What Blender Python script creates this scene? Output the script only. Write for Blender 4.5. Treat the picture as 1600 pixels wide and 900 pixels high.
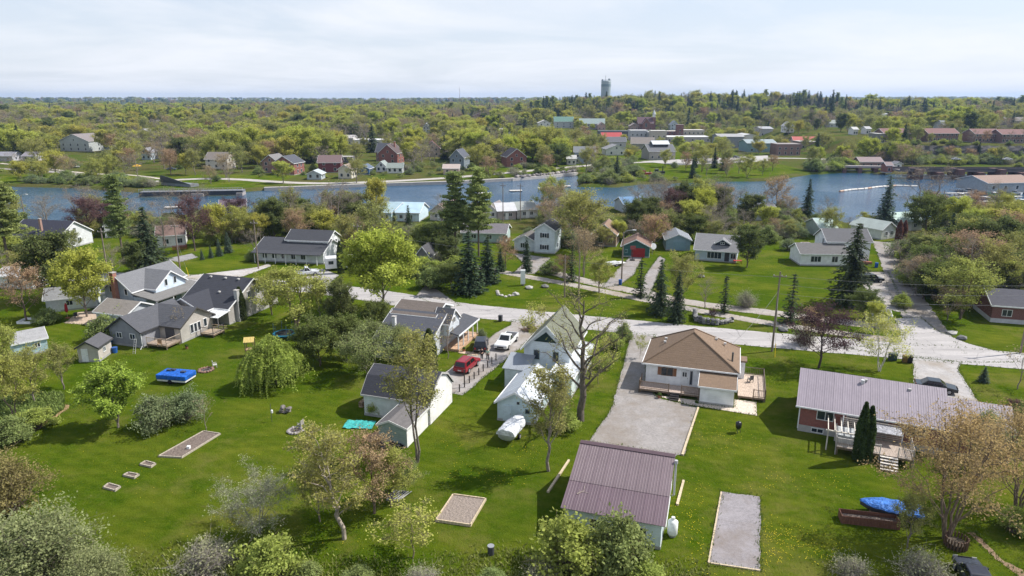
import bpy, bmesh, math, random
import numpy as np
from mathutils import Vector, Matrix, noise as mnoise
R = math.radians
scene = bpy.context.scene
for o in list(bpy.data.objects): bpy.data.objects.remove(o)
COL = scene.collection

# ---------------------------------------------------------------- camera, sky, sun, exposure
CAMH = 35.0; FPX = 1067.0; PITCH = math.atan((450 - 154) / FPX)
cd = bpy.data.cameras.new('camera'); cam = bpy.data.objects.new('camera', cd); COL.objects.link(cam)
cam.location = (0, 0, CAMH); cam.rotation_euler = (math.pi / 2 - PITCH, 0, 0)
cd.sensor_width = 36; cd.lens = 36 * FPX / 1600; cd.clip_start = 0.5; cd.clip_end = 30000
scene.camera = cam
SUN_AZ, SUN_EL = 14.0, 49.0            # azimuth counter-clockwise from +X
world = bpy.data.worlds.new('World'); scene.world = world; world.use_nodes = True
wn = world.node_tree; wn.nodes.clear()
def wnode(t, **k):
    n = wn.nodes.new(t)
    for a, b in k.items(): setattr(n, a, b)
    return n
sky = wnode('ShaderNodeTexSky', sky_type='NISHITA', sun_disc=False)
sky.sun_elevation = R(SUN_EL); sky.sun_rotation = R(90 - SUN_AZ)
sky.air_density = 1.0; sky.dust_density = .8; sky.ozone_density = 1.5; sky.altitude = 300
tc = wnode('ShaderNodeTexCoord'); sp = wnode('ShaderNodeSeparateXYZ')
zc_ = wnode('ShaderNodeMath', operation='MAXIMUM'); zc_.inputs[1].default_value = .012
zd = wnode('ShaderNodeMath', operation='ADD'); zd.inputs[1].default_value = .10
dx_ = wnode('ShaderNodeMath', operation='DIVIDE'); dy_ = wnode('ShaderNodeMath', operation='DIVIDE'); cb_ = wnode('ShaderNodeCombineXYZ')
nz = wnode('ShaderNodeTexNoise'); nz.inputs['Scale'].default_value = .42; nz.inputs['Detail'].default_value = 8; nz.inputs['Roughness'].default_value = .56; nz.inputs['Distortion'].default_value = .4
rp = wnode('ShaderNodeValToRGB'); rp.color_ramp.elements[0].position = .42; rp.color_ramp.elements[1].position = .60
rp.color_ramp.elements[0].color = (.10, .10, .10, 1); rp.color_ramp.elements[1].color = (.78, .78, .78, 1)
mx = wnode('ShaderNodeMix', data_type='RGBA'); mx.inputs[7].default_value = (6.3, 6.45, 6.8, 1)
vl = wnode('ShaderNodeMapRange'); vl.interpolation_type = 'SMOOTHSTEP'; vl.inputs[1].default_value = 0; vl.inputs[2].default_value = .42; vl.inputs[3].default_value = .80; vl.inputs[4].default_value = 0
vmx = wnode('ShaderNodeMath', operation='MAXIMUM'); mx2 = wnode('ShaderNodeMix', data_type='RGBA'); mx2.inputs[7].default_value = (4.9, 5.25, 6.0, 1)
bg = wnode('ShaderNodeBackground'); bg.inputs['Strength'].default_value = 0.125; wo = wnode('ShaderNodeOutputWorld')
L = wn.links.new
L(tc.outputs['Generated'], sp.inputs[0]); L(sp.outputs[2], zc_.inputs[0]); L(zc_.outputs[0], zd.inputs[0]); L(sp.outputs[0], dx_.inputs[0]); L(zd.outputs[0], dx_.inputs[1]); L(sp.outputs[1], dy_.inputs[0]); L(zd.outputs[0], dy_.inputs[1]); L(dx_.outputs[0], cb_.inputs[0]); L(dy_.outputs[0], cb_.inputs[1]); L(cb_.outputs[0], nz.inputs['Vector']); L(nz.outputs['Fac'], rp.inputs[0])
L(sp.outputs[2], vl.inputs[0]); L(vl.outputs[0], mx2.inputs[0]); L(sky.outputs[0], mx2.inputs[6]); L(rp.outputs[0], mx.inputs[0]); L(mx2.outputs[2], mx.inputs[6]); L(mx.outputs[2], bg.inputs[0]); L(bg.outputs[0], wo.inputs[0])
sd = bpy.data.lights.new('sun', 'SUN'); sd.energy = 5.0; sd.angle = R(.53); sd.color = (1, .95, .87)
sun = bpy.data.objects.new('sun', sd); COL.objects.link(sun); sun.location = (200, 60, 300)
sv = Vector((math.cos(R(SUN_EL)) * math.cos(R(SUN_AZ)), math.cos(R(SUN_EL)) * math.sin(R(SUN_AZ)), math.sin(R(SUN_EL))))
sun.rotation_euler = sv.to_track_quat('Z', 'Y').to_euler()
scene.view_settings.view_transform = 'Standard'; scene.view_settings.look = 'None'
scene.view_settings.exposure = 0.33; scene.view_settings.gamma = 1.0; scene.view_settings.use_curve_mapping = False
scene.cycles.max_bounces = 6; scene.cycles.transparent_max_bounces = 8; scene.cycles.volume_bounces = 1
scene.cycles.use_denoising = True

# ---------------------------------------------------------------- materials
MATS = {}
def _mat(key):
    m = bpy.data.materials.new('_'.join(str(k) for k in key if isinstance(k, str))); m.use_nodes = True
    MATS[key] = m; nt = m.node_tree; b = nt.nodes['Principled BSDF']
    return m, nt, b
def N(nt, t, ins=None, **k):
    n = nt.nodes.new(t)
    for a, v in k.items(): setattr(n, a, v)
    for a, v in (ins or {}).items(): n.inputs[a].default_value = v
    return n
def c4(c, f=1.0): return (min(1, c[0] * f), min(1, c[1] * f), min(1, c[2] * f), 1)
def noise_mix(nt, vec, scale, a, b, detail=4, lo=.35, hi=.65, rough=.55):
    n = N(nt, 'ShaderNodeTexNoise', {'Scale': scale, 'Detail': detail, 'Roughness': rough}); nt.links.new(vec, n.inputs['Vector'])
    r = N(nt, 'ShaderNodeMapRange', {1: lo, 2: hi}); nt.links.new(n.outputs['Fac'], r.inputs[0])
    m = N(nt, 'ShaderNodeMix', data_type='RGBA'); nt.links.new(r.outputs[0], m.inputs[0])
    for s, v in ((6, a), (7, b)):
        if isinstance(v, tuple): m.inputs[s].default_value = v
        else: nt.links.new(v, m.inputs[s])
    return m.outputs[2]
def bump(nt, b, h, strength, dist=.02):
    n = N(nt, 'ShaderNodeBump', {'Strength': strength, 'Distance': dist}); nt.links.new(h, n.inputs['Height']); nt.links.new(n.outputs[0], b.inputs['Normal'])
def M(kind, col=(.5, .5, .5), rough=None):
    key = (kind, tuple(round(c, 3) for c in col), rough)
    if key in MATS: return MATS[key]
    m, nt, b = _mat(key); lk = nt.links.new
    t = N(nt, 'ShaderNodeTexCoord'); ob = t.outputs['Object']
    b.inputs['Roughness'].default_value = .8 if rough is None else rough
    b.inputs['Specular IOR Level'].default_value = .25
    if kind in ('shingle', 'metal'): col = tuple(v * .84 for v in col)
    if kind == 'siding':
        lk(noise_mix(nt, ob, 1.1, c4(col, .86), c4(col, 1.06), 6), b.inputs['Base Color'])
        w = N(nt, 'ShaderNodeTexWave', {'Scale': 1.3, 'Distortion': 0}, bands_direction='Z', wave_profile='SAW'); lk(ob, w.inputs['Vector'])
        bump(nt, b, w.outputs['Fac'], .7, .03)
    elif kind == 'shingle':
        c = noise_mix(nt, ob, 9, c4(col, .62), c4(col, 1.3), 3, .3, .7)
        mp_ = N(nt, 'ShaderNodeMapping', {'Scale': (1, 1, 7)}); lk(ob, mp_.inputs[0])
        c2 = noise_mix(nt, mp_.outputs[0], 1.4, c4(col, .8), c4(col, 1.15), 5)
        mm = N(nt, 'ShaderNodeMix', data_type='RGBA', blend_type='MIX'); mm.inputs[0].default_value = .5; lk(c, mm.inputs[6]); lk(c2, mm.inputs[7])
        lk(mm.outputs[2], b.inputs['Base Color']); b.inputs['Roughness'].default_value = .9
        w = N(nt, 'ShaderNodeTexWave', {'Scale': 1.6, 'Distortion': .3}, bands_direction='Z', wave_profile='SAW'); lk(ob, w.inputs['Vector']); bump(nt, b, w.outputs['Fac'], .5, .03)
    elif kind == 'metal':
        oi = N(nt, 'ShaderNodeObjectInfo'); mr = N(nt, 'ShaderNodeMapRange', {3: .95, 4: 1.05}); lk(oi.outputs['Random'], mr.inputs[0])
        c = noise_mix(nt, ob, .7, c4(col, .84), c4(col, 1.1), 8, .3, .7, .7)
        h = N(nt, 'ShaderNodeHueSaturation'); lk(mr.outputs[0], h.inputs['Value']); lk(c, h.inputs['Color']); lk(h.outputs[0], b.inputs['Base Color'])
        b.inputs['Roughness'].default_value = .42 if rough is None else rough; b.inputs['Specular IOR Level'].default_value = .5
    elif kind == 'brick':
        mp_ = N(nt, 'ShaderNodeVectorMath', operation='DOT_PRODUCT'); mp_.inputs[1].default_value = (1, 1, 0); lk(ob, mp_.inputs[0])
        sx = N(nt, 'ShaderNodeSeparateXYZ'); lk(ob, sx.inputs[0]); cx = N(nt, 'ShaderNodeCombineXYZ'); lk(mp_.outputs['Value'], cx.inputs[0]); lk(sx.outputs[2], cx.inputs[1])
        br = N(nt, 'ShaderNodeTexBrick', {'Color1': c4(col, .8), 'Color2': c4(col, 1.2), 'Mortar': (.3, .26, .23, 1), 'Scale': 1, 'Mortar Size': .008, 'Brick Width': .22, 'Row Height': .075})
        lk(cx.outputs[0], br.inputs['Vector']); lk(br.outputs['Color'], b.inputs['Base Color'])
    elif kind == 'wood':
        mp_ = N(nt, 'ShaderNodeMapping', {'Scale': (9, 1.2, 1.2)}); lk(ob, mp_.inputs[0])
        lk(noise_mix(nt, mp_.outputs[0], 1.5, c4(col, .68), c4(col, 1.18), 6), b.inputs['Base Color'])
    elif kind == 'gravel':
        geo = t.outputs['Object']
        a = noise_mix(nt, geo, 4.0, c4(col, .62), c4(col, 1.22), 10, .34, .66, .8)
        a = noise_mix(nt, geo, .7, a, c4(col, 1.22), 8, .46, .74, .7)
        c = noise_mix(nt, geo, .22, a, c4((col[0] * .74, col[1] * .67, col[2] * .57)), 8, .44, .68, .7)
        c = noise_mix(nt, geo, 1.6, c, (.10, .10, .04, 1), 9, .66, .80, .8)
        lk(c, b.inputs['Base Color']); b.inputs['Roughness'].default_value = .95
        n = N(nt, 'ShaderNodeTexNoise', {'Scale': 14, 'Detail': 5}); lk(geo, n.inputs['Vector']); bump(nt, b, n.outputs['Fac'], .5, .05)
    elif kind == 'road':
        mp_ = N(nt, 'ShaderNodeMapping', {'Rotation': (0, 0, R(17)), 'Scale': (.05, .9, 1)}); lk(ob, mp_.inputs[0])
        a = noise_mix(nt, ob, 3.0, c4(col, .85), c4(col, 1.1), 8, .3, .7, .7)
        c = noise_mix(nt, mp_.outputs[0], 1.0, a, c4(col, .66), 8, .42, .70, .65)
        c = noise_mix(nt, ob, .16, c, c4(col, .78), 8, .46, .66, .7)
        cr = N(nt, 'ShaderNodeTexVoronoi', {'Scale': .22}, feature='DISTANCE_TO_EDGE'); lk(noise_mix(nt, ob, .5, ob, c4((20, 30, 0)), 4, 0, 30), cr.inputs['Vector'])
        mr = N(nt, 'ShaderNodeMapRange', {1: .004, 2: .014, 3: .75, 4: 1}); lk(cr.outputs['Distance'], mr.inputs[0])
        mu = N(nt, 'ShaderNodeMix', data_type='RGBA', blend_type='MULTIPLY'); mu.inputs[0].default_value = 1; lk(c, mu.inputs[6]); lk(mr.outputs[0], mu.inputs[7])
        lk(mu.outputs[2], b.inputs['Base Color']); b.inputs['Roughness'].default_value = .9
    elif kind == 'concrete':
        lk(noise_mix(nt, ob, .9, c4(col, .78), c4(col, 1.1), 8, .3, .7, .65), b.inputs['Base Color'])
    elif kind == 'soil':
        lk(noise_mix(nt, ob, 6, c4(col, .55), c4(col, 1.4), 8, .3, .7, .7), b.inputs['Base Color'])
        n = N(nt, 'ShaderNodeTexNoise', {'Scale': 5, 'Detail': 6}); lk(ob, n.inputs['Vector']); bump(nt, b, n.outputs['Fac'], 1, .15)
    elif kind == 'tarp':
        lk(noise_mix(nt, ob, 2.2, c4(col, .7), c4(col, 1.2), 5), b.inputs['Base Color']); b.inputs['Roughness'].default_value = .45
        n = N(nt, 'ShaderNodeTexNoise', {'Scale': 3, 'Detail': 4, 'Distortion': 1.5}); lk(ob, n.inputs['Vector']); bump(nt, b, n.outputs['Fac'], .9, .25)
    elif kind == 'glass':
        b.inputs['Base Color'].default_value = c4(col); b.inputs['Roughness'].default_value = .06; b.inputs['Specular IOR Level'].default_value = .6
    elif kind == 'paint':
        b.inputs['Base Color'].default_value = c4(col); b.inputs['Roughness'].default_value = .3; b.inputs['Coat Weight'].default_value = .6; b.inputs['Coat Roughness'].default_value = .08
    elif kind == 'bark':
        mp_ = N(nt, 'ShaderNodeMapping', {'Scale': (5, 5, 1)}); lk(ob, mp_.inputs[0])
        lk(noise_mix(nt, mp_.outputs[0], 2, c4(col, .6), c4(col, 1.3), 5), b.inputs['Base Color'])
    elif kind == 'leaf':
        col = tuple(min(.6, v * 1.38) for v in col)
        nt.nodes.remove(b); out = nt.nodes['Material Output']
        oi = N(nt, 'ShaderNodeObjectInfo'); at = N(nt, 'ShaderNodeAttribute', attribute_name='tint')
        h1 = N(nt, 'ShaderNodeHueSaturation', {'Color': c4(col), 'Saturation': .86})
        mh = N(nt, 'ShaderNodeMapRange', {3: .486, 4: .506}); lk(oi.outputs['Random'], mh.inputs[0]); lk(mh.outputs[0], h1.inputs['Hue'])
        mv = N(nt, 'ShaderNodeMapRange', {3: .6, 4: 1.4}); lk(at.outputs['Fac'], mv.inputs[0]); lk(mv.outputs[0], h1.inputs['Value'])
        d = N(nt, 'ShaderNodeBsdfDiffuse'); tr = N(nt, 'ShaderNodeBsdfTranslucent'); ms = N(nt, 'ShaderNodeMixShader'); ms.inputs[0].default_value = .42
        lk(h1.outputs[0], d.inputs[0]); lk(h1.outputs[0], tr.inputs[0]); lk(d.outputs[0], ms.inputs[1]); lk(tr.outputs[0], ms.inputs[2]); lk(ms.outputs[0], out.inputs[0])
    else:
        lk(noise_mix(nt, ob, 2.5, c4(col, .9), c4(col, 1.06), 4), b.inputs['Base Color'])
    return m
WHITE = (.74, .75, .76); GLASS = (.025, .035, .045)

# ---------------------------------------------------------------- camera-ray to ground helpers (give metric positions of things in the place)
def G(px, py, z=0.0):
    a = (px - 800) / FPX; b = (450 - py) / FPX
    dy = math.cos(PITCH) + b * math.sin(PITCH); dz = -math.sin(PITCH) + b * math.cos(PITCH)
    t = (z - CAMH) / min(dz, -1e-4)
    return (a * t, dy * t)
def sst(a, b, x):
    t = np.clip((np.asarray(x, float) - a) / (b - a), 0, 1); return t * t * (3 - 2 * t)
def hz(x, y):
    x = np.asarray(x, float); y = np.asarray(y, float)
    z = 5.0 * sst(480, 950, y) + 14 * sst(1300, 5000, y)
    z = z + 17 * sst(850, 1060, y) * (1 - sst(1250, 1700, y)) * sst(-40, 130, x) * (1 - sst(420, 620, x) * .55)
    z = z + 9.5 * sst(396, 401, y + 0 * x) * sst(195, 225, x) * (1 - sst(560, 760, y) * .6)
    z = z + 8 * sst(1500, 2600, y) * np.sin(x * .0021 + 1.2) * .5
    return z
def GT(px, py):
    z = 0.0
    for _ in range(25):
        x, y = G(px, py, z); z = .5 * z + .5 * float(hz(x, y))
    return x, y, float(hz(x, y))
C18, S18 = math.cos(R(18)), math.sin(R(18))
def lot(u, v): return (u * C18 + v * S18, -u * S18 + v * C18)      # the street's own grid, turned 18 degrees
def W2(x, y, z):
    yy = y * math.cos(PITCH) - (z - CAMH) * math.sin(PITCH); zz = y * math.sin(PITCH) + (z - CAMH) * math.cos(PITCH)
    return (800 + FPX * x / yy, 450 - FPX * zz / yy, yy)

# ---------------------------------------------------------------- mesh helpers
class MB:
    def __init__(s): s.v = []; s.f = []
    def quad(s, *p):
        n = len(s.v); s.v += [tuple(q) for q in p]; s.f.append(tuple(range(n, n + len(p)))); return s
    def box(s, x0, x1, y0, y1, z0, z1):
        n = len(s.v); s.v += [(x, y, z) for z in (z0, z1) for x, y in ((x0, y0), (x1, y0), (x1, y1), (x0, y1))]
        s.f += [tuple(n + i for i in q) for q in ((3, 2, 1, 0), (4, 5, 6, 7), (0, 1, 5, 4), (1, 2, 6, 5), (2, 3, 7, 6), (3, 0, 4, 7))]; return s
    def ext(s, prof, a0, a1, ax='x'):            # closed profile [(t,z)] extruded along ax
        n = len(s.v); k = len(prof)
        for a in (a0, a1): s.v += [((a, t, z) if ax == 'x' else (t, a, z)) for t, z in prof]
        s.f += [tuple(n + i for i in range(k)), tuple(n + k + i for i in reversed(range(k)))]
        s.f += [(n + i, n + k + i, n + k + (i + 1) % k, n + (i + 1) % k) for i in range(k)]; return s
    def tube(s, pts, r, k=6, cap=True):
        pts = [Vector(p) for p in pts]; rs = r if isinstance(r, (list, tuple)) else [r] * len(pts); n = len(s.v)
        for i, p in enumerate(pts):
            d = (pts[min(i + 1, len(pts) - 1)] - pts[max(i - 1, 0)]).normalized()
            a = d.orthogonal().normalized(); b = d.cross(a)
            if abs(d.z) > .9: a = Vector((1, 0, 0)) - d * d.x; a.normalize(); b = d.cross(a)
            s.v += [tuple(p + (a * math.cos(j * 2 * math.pi / k) + b * math.sin(j * 2 * math.pi / k)) * rs[i]) for j in range(k)]
        for i in range(len(pts) - 1):
            s.f += [(n + i * k + j, n + i * k + (j + 1) % k, n + (i + 1) * k + (j + 1) % k, n + (i + 1) * k + j) for j in range(k)]
        if cap: s.f += [tuple(n + j for j in reversed(range(k))), tuple(n + (len(pts) - 1) * k + j for j in range(k))]
        return s
    def mesh(s, name, mat, smooth=False):
        m = bpy.data.meshes.new(name); m.from_pydata(s.v, [], s.f)
        bm = bmesh.new(); bm.from_mesh(m); bmesh.ops.recalc_face_normals(bm, faces=bm.faces); bm.to_mesh(m); bm.free()
        if mat: m.materials.append(mat)
        if smooth: m.polygons.foreach_set('use_smooth', [True] * len(m.polygons))
        return m
    def build(s, name, mat, parent=None, smooth=False):
        return link(name, s.mesh(name, mat, smooth), parent)
def link(name, mesh, parent=None, loc=None, rot=None):
    o = bpy.data.objects.new(name, mesh); COL.objects.link(o)
    if parent is not None: o.parent = parent
    if loc is not None: o.location = loc
    if rot is not None: o.rotation_euler = rot
    return o
LABELS = {}
def tag(o, label, cat, group=None):
    o['label'] = label; o['category'] = cat
    if group: o['group'] = group
    return o
def thing(name, label, cat, loc=(0, 0, 0), rz=0, group=None):
    o = link(name, None, None, loc, (0, 0, R(rz))); return tag(o, label, cat, group)
def struct(o): o['kind'] = 'structure'; return o
def mesh_np(name, V, F, mat, tint=None, smooth=False):
    V = np.asarray(V, np.float32); F = np.asarray(F, np.int32); m = bpy.data.meshes.new(name); k = F.shape[1]
    m.vertices.add(len(V)); m.vertices.foreach_set('co', V.ravel())
    m.loops.add(F.size); m.loops.foreach_set('vertex_index', F.ravel())
    m.polygons.add(len(F)); m.polygons.foreach_set('loop_start', np.arange(0, F.size, k, dtype=np.int32))
    m.update(calc_edges=True); m.validate()
    if smooth: m.polygons.foreach_set('use_smooth', np.ones(len(F), bool))
    if mat: m.materials.append(mat)
    if tint is not None and len(tint) == len(m.polygons):
        a = m.attributes.new('tint', 'FLOAT', 'FACE'); a.data.foreach_set('value', np.asarray(tint, np.float32))
    return m
# wire a bevel on small hard things
def bevel(o, w=.03, seg=2):
    b = o.modifiers.new('bevel', 'BEVEL'); b.width = w; b.segments = seg; b.limit_method = 'ANGLE'; return o

# ---------------------------------------------------------------- ground, river
near_bank = [(0, 352), (100, 350), (200, 345), (350, 337), (550, 333), (700, 335), (830, 325), (1000, 327), (1150, 330), (1250, 335), (1320, 350), (1385, 362), (1430, 356), (1470, 332), (1520, 322), (1600, 318)]
far_bank = [(1600, 272), (1500, 272), (1400, 272), (1320, 270), (1262, 273), (1200, 283), (1120, 284), (1070, 286), (1000, 288), (960, 293), (905, 292), (904, 273), (860, 277), (800, 282), (700, 287), (600, 290), (500, 294), (415, 297), (380, 300), (300, 301), (225, 302), (180, 298), (110, 294), (0, 291)]
RIV = [(-900, 175), (-300, 190)] + [G(*p, -1) for p in near_bank] + [(300, 255), (900, 260), (900, 350)] + [G(*p, -1) for p in far_bank] + [(-300, 300), (-900, 310)]
def poly_sd(X, Y, poly):
    inside = np.zeros(X.shape, bool); d = np.full(X.shape, 1e9)
    n = len(poly)
    for i in range(n):
        (x0, y0), (x1, y1) = poly[i], poly[(i + 1) % n]
        c = ((y0 > Y) != (y1 > Y)); xx = (x1 - x0) * (Y - y0) / ((y1 - y0) or 1e-9) + x0
        inside ^= c & (X < xx)
        ex, ey = x1 - x0, y1 - y0; t = np.clip(((X - x0) * ex + (Y - y0) * ey) / (ex * ex + ey * ey + 1e-9), 0, 1)
        d = np.minimum(d, np.hypot(X - x0 - t * ex, Y - y0 - t * ey))
    return np.where(inside, -d, d)
def geo(a, b, n, p=1.6): return a + (b - a) * (np.linspace(0, 1, n) ** p)
xs = np.concatenate([-geo(345, 9000, 26, 3)[:0:-1], np.arange(-345, 346, 2.5), geo(345, 9000, 26, 3)[1:]])
ys = np.concatenate([[-400, -150, -50], np.arange(0, 180, 4), np.arange(180, 406, 2), geo(408, 8600, 46, 3)])
X, Y = np.meshgrid(xs, ys)
SD = poly_sd(X, Y, RIV)
rng = np.random.default_rng(5)
Z = hz(X, Y) - 3.2 * sst(-.6, 2.6, -SD + rng.uniform(-.5, .5, SD.shape))
nx, ny = len(xs), len(ys)
idx = np.arange(nx * ny).reshape(ny, nx)
Fq = np.stack([idx[:-1, :-1], idx[:-1, 1:], idx[1:, 1:], idx[1:, :-1]], -1).reshape(-1, 4)
gm, nt, b = _mat(('ground',)); lk = nt.links.new
tcg = N(nt, 'ShaderNodeTexCoord'); gv = tcg.outputs['Object']
a1 = noise_mix(nt, gv, 1.1, (.044, .085, .0040, 1), (.082, .124, .0075, 1), 10, .32, .68, .78)
a1 = noise_mix(nt, gv, .42, a1, (.030, .066, .0030, 1), 9, .50, .70, .75)
a2 = noise_mix(nt, gv, .10, a1, (.122, .142, .0150, 1), 10, .42, .64, .75)
mwm = N(nt, 'ShaderNodeMapping', {'Rotation': (0, 0, R(-62)), 'Scale': (1, 1, 1)}); lk(gv, mwm.inputs[0])
mw = N(nt, 'ShaderNodeTexWave', {'Scale': .22, 'Distortion': 4.5, 'Detail': 4, 'Detail Scale': .5}, bands_direction='X'); lk(mwm.outputs[0], mw.inputs['Vector'])
mwr = N(nt, 'ShaderNodeMapRange', {3: .94, 4: 1.07}); lk(mw.outputs['Fac'], mwr.inputs[0])
mwh = N(nt, 'ShaderNodeHueSaturation'); lk(mwr.outputs[0], mwh.inputs['Value']); lk(a2, mwh.inputs['Color'])
mpg = N(nt, 'ShaderNodeMapping', {'Rotation': (0, 0, R(62)), 'Scale': (.14, 1.1, 1)}); lk(gv, mpg.inputs[0])
a3 = noise_mix(nt, mpg.outputs[0], .5, mwh.outputs[0], (.038, .076, .0040, 1), 6, .46, .84, .65)
a4 = noise_mix(nt, gv, .07, a3, (.165, .152, .042, 1), 11, .51, .69, .78)
a4 = noise_mix(nt, gv, .030, a4, (.042, .084, .0045, 1), 7, .50, .72, .62)
a4 = noise_mix(nt, gv, 2.6, a4, (.105, .140, .016, 1), 6, .55, .72, .7)
a4 = noise_mix(nt, gv, .19, a4, (.150, .108, .055, 1), 12, .615, .70, .82)
wild = noise_mix(nt, gv, .3, (.070, .078, .020, 1), (.125, .105, .045, 1), 8, .3, .7, .7)
wild2 = noise_mix(nt, gv, .06, wild, (.060, .095, .012, 1), 6, .40, .66)
wa = N(nt, 'ShaderNodeAttribute', attribute_name='wild')
nn = N(nt, 'ShaderNodeTexNoise', {'Scale': .5, 'Detail': 6}); lk(gv, nn.inputs['Vector'])
mad = N(nt, 'ShaderNodeMath', operation='MULTIPLY_ADD'); mad.inputs[1].default_value = .8; mad.inputs[2].default_value = -.4; lk(nn.outputs['Fac'], mad.inputs[0])
ad = N(nt, 'ShaderNodeMath', operation='ADD', use_clamp=True); lk(mad.outputs[0], ad.inputs[0]); lk(wa.outputs['Fac'], ad.inputs[1])
mrw = N(nt, 'ShaderNodeMapRange', {1: .3, 2: .7}); lk(ad.outputs[0], mrw.inputs[0])
gmx = N(nt, 'ShaderNodeMix', data_type='RGBA'); lk(mrw.outputs[0], gmx.inputs[0]); lk(a4, gmx.inputs[6]); lk(wild2, gmx.inputs[7])
lk(gmx.outputs[2], b.inputs['Base Color']); b.inputs['Roughness'].default_value = .95; b.inputs['Specular IOR Level'].default_value = .0
nb = N(nt, 'ShaderNodeTexNoise', {'Scale': 4.5, 'Detail': 8, 'Roughness': .75}); lk(gv, nb.inputs['Vector']); bump(nt, b, nb.outputs['Fac'], 1.0, .22)
g = mesh_np('ground', np.stack([X, Y, Z], -1).reshape(-1, 3), Fq, gm, smooth=True)
wildv = np.where(Y < 165, 0.05, .75) * 1.0
wildv = np.where((Y > 195) & (Y < 235) & (SD > 0), .8, wildv)
wildv = np.where((Y > 285) & (Y < 480) & (X > -20) & (X < 150), .25, wildv)
wildv = np.where((Y > 260) & (Y < 330) & (X < -100), .2, wildv)
wildv = np.where((Y > 160) & (Y < 182) & (np.abs(X) < 140), .3, wildv)
wildv = np.where(SD < 4, .95, wildv)
at_ = g.attributes.new('wild', 'FLOAT', 'POINT'); at_.data.foreach_set('value', wildv.astype(np.float32).ravel())
struct(link('ground', g))
wm, nt, b = _mat(('water',)); lk = nt.links.new
tcw = N(nt, 'ShaderNodeTexCoord'); b.inputs['Base Color'].default_value = (.026, .080, .150, 1); b.inputs['Roughness'].default_value = .09; b.inputs['IOR'].default_value = 1.33
mpw = N(nt, 'ShaderNodeMapping', {'Scale': (.5, 1.3, 1)}); lk(tcw.outputs['Object'], mpw.inputs[0])
n1 = N(nt, 'ShaderNodeTexNoise', {'Scale': 1.1, 'Detail': 6, 'Roughness': .65}); lk(mpw.outputs[0], n1.inputs['Vector'])
n2 = N(nt, 'ShaderNodeTexNoise', {'Scale': .03, 'Detail': 3}); lk(tcw.outputs['Object'], n2.inputs['Vector'])
mrb = N(nt, 'ShaderNodeMapRange', {1: .35, 2: .65, 3: .25, 4: 1.0}); lk(n2.outputs['Fac'], mrb.inputs[0])
bw = N(nt, 'ShaderNodeBump', {'Distance': .35}); lk(mrb.outputs[0], bw.inputs['Strength']); lk(n1.outputs['Fac'], bw.inputs['Height']); lk(bw.outputs[0], b.inputs['Normal'])
struct(MB().quad((-900, 160, -1), (900, 160, -1), (900, 362, -1), (-900, 362, -1)).build('river_water', wm))

# ---------------------------------------------------------------- roads, drives, paths (sheets a little above the ground, uneven edges)
def resample(pts, step):
    out = [pts[0]]
    for a, b_ in zip(pts[:-1], pts[1:]):
        n = max(1, int(math.dist(a, b_) / step))
        out += [(a[0] + (b_[0] - a[0]) * i / n, a[1] + (b_[1] - a[1]) * i / n) for i in range(1, n + 1)]
    return out
def smooth_pts(p, it=2):
    for _ in range(it):
        q = [p[0]]
        for a, b_ in zip(p[:-1], p[1:]): q += [(a[0] * .75 + b_[0] * .25, a[1] * .75 + b_[1] * .25), (a[0] * .25 + b_[0] * .75, a[1] * .25 + b_[1] * .75)]
        p = q + [p[-1]]
    return p
EDGE = []
def ribbon(name, pts, w, mat, z, jit=.18, step=.8, w2=None):
    p = resample(smooth_pts(pts), step); rnd = random.Random(len(p)); mb = MB(); prev = None
    for i, q in enumerate(p):
        a, c = p[max(i - 1, 0)], p[min(i + 1, len(p) - 1)]
        d = Vector((c[0] - a[0], c[1] - a[1])).normalized(); n = Vector((-d.y, d.x)); ww = (w + ((w2 or w) - w) * i / len(p)) / 2
        j1 = mnoise.noise(Vector((q[0] * .9, q[1] * .9, 1))) * jit * 1.2 + rnd.uniform(-jit, jit) * .4; j2 = mnoise.noise(Vector((q[0] * .9, q[1] * .9, 9))) * jit * 1.2 + rnd.uniform(-jit, jit) * .4
        zz = float(hz(*q)) + z
        l = (q[0] + n.x * (ww + j1), q[1] + n.y * (ww + j1), zz); r_ = (q[0] - n.x * (ww + j2), q[1] - n.y * (ww + j2), zz)
        EDGE.extend([(l[0], l[1], -n.x, -n.y), (r_[0], r_[1], n.x, n.y)])
        if prev: mb.quad(prev[1], r_, l, prev[0])
        prev = (l, r_)
    return struct(mb.build(name, mat))
def pad(name, pts, mat, z, jit=.15, step=.3):
    p = resample(list(pts) + [pts[0]], step)[:-1]
    q = [(x + mnoise.fractal(Vector((x * .5, y * .5, 3)), .7, 2.2, 6) * jit * .8, y + mnoise.fractal(Vector((x * .5, y * .5, 7)), .7, 2.2, 6) * jit * .8, float(hz(x, y)) + z) for x, y in p]
    cxy = (sum(v[0] for v in q) / len(q), sum(v[1] for v in q) / len(q))
    for v in q: dd = Vector((cxy[0] - v[0], cxy[1] - v[1])).normalized(); EDGE.append((v[0], v[1], dd.x, dd.y))
    m = bpy.data.meshes.new(name); bm = bmesh.new(); f = bm.faces.new([bm.verts.new(v) for v in q])
    bmesh.ops.triangulate(bm, faces=[f]); bmesh.ops.recalc_face_normals(bm, faces=bm.faces); bm.to_mesh(m); bm.free(); m.materials.append(mat)
    for pl in m.polygons:
        if pl.normal.z < 0: m.flip_normals(); break
    return struct(link(name, m))
PX = lambda *p: [G(*q) for q in p]
ROAD = M('road', (.43, .41, .405)); GRAV = M('gravel', (.282, .264, .256)); DRY = M('gravel', (.42, .35, .27)); ASPH = M('gravel', (.27, .265, .27)); CONC = M('concrete', (.52, .46, .40))
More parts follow.
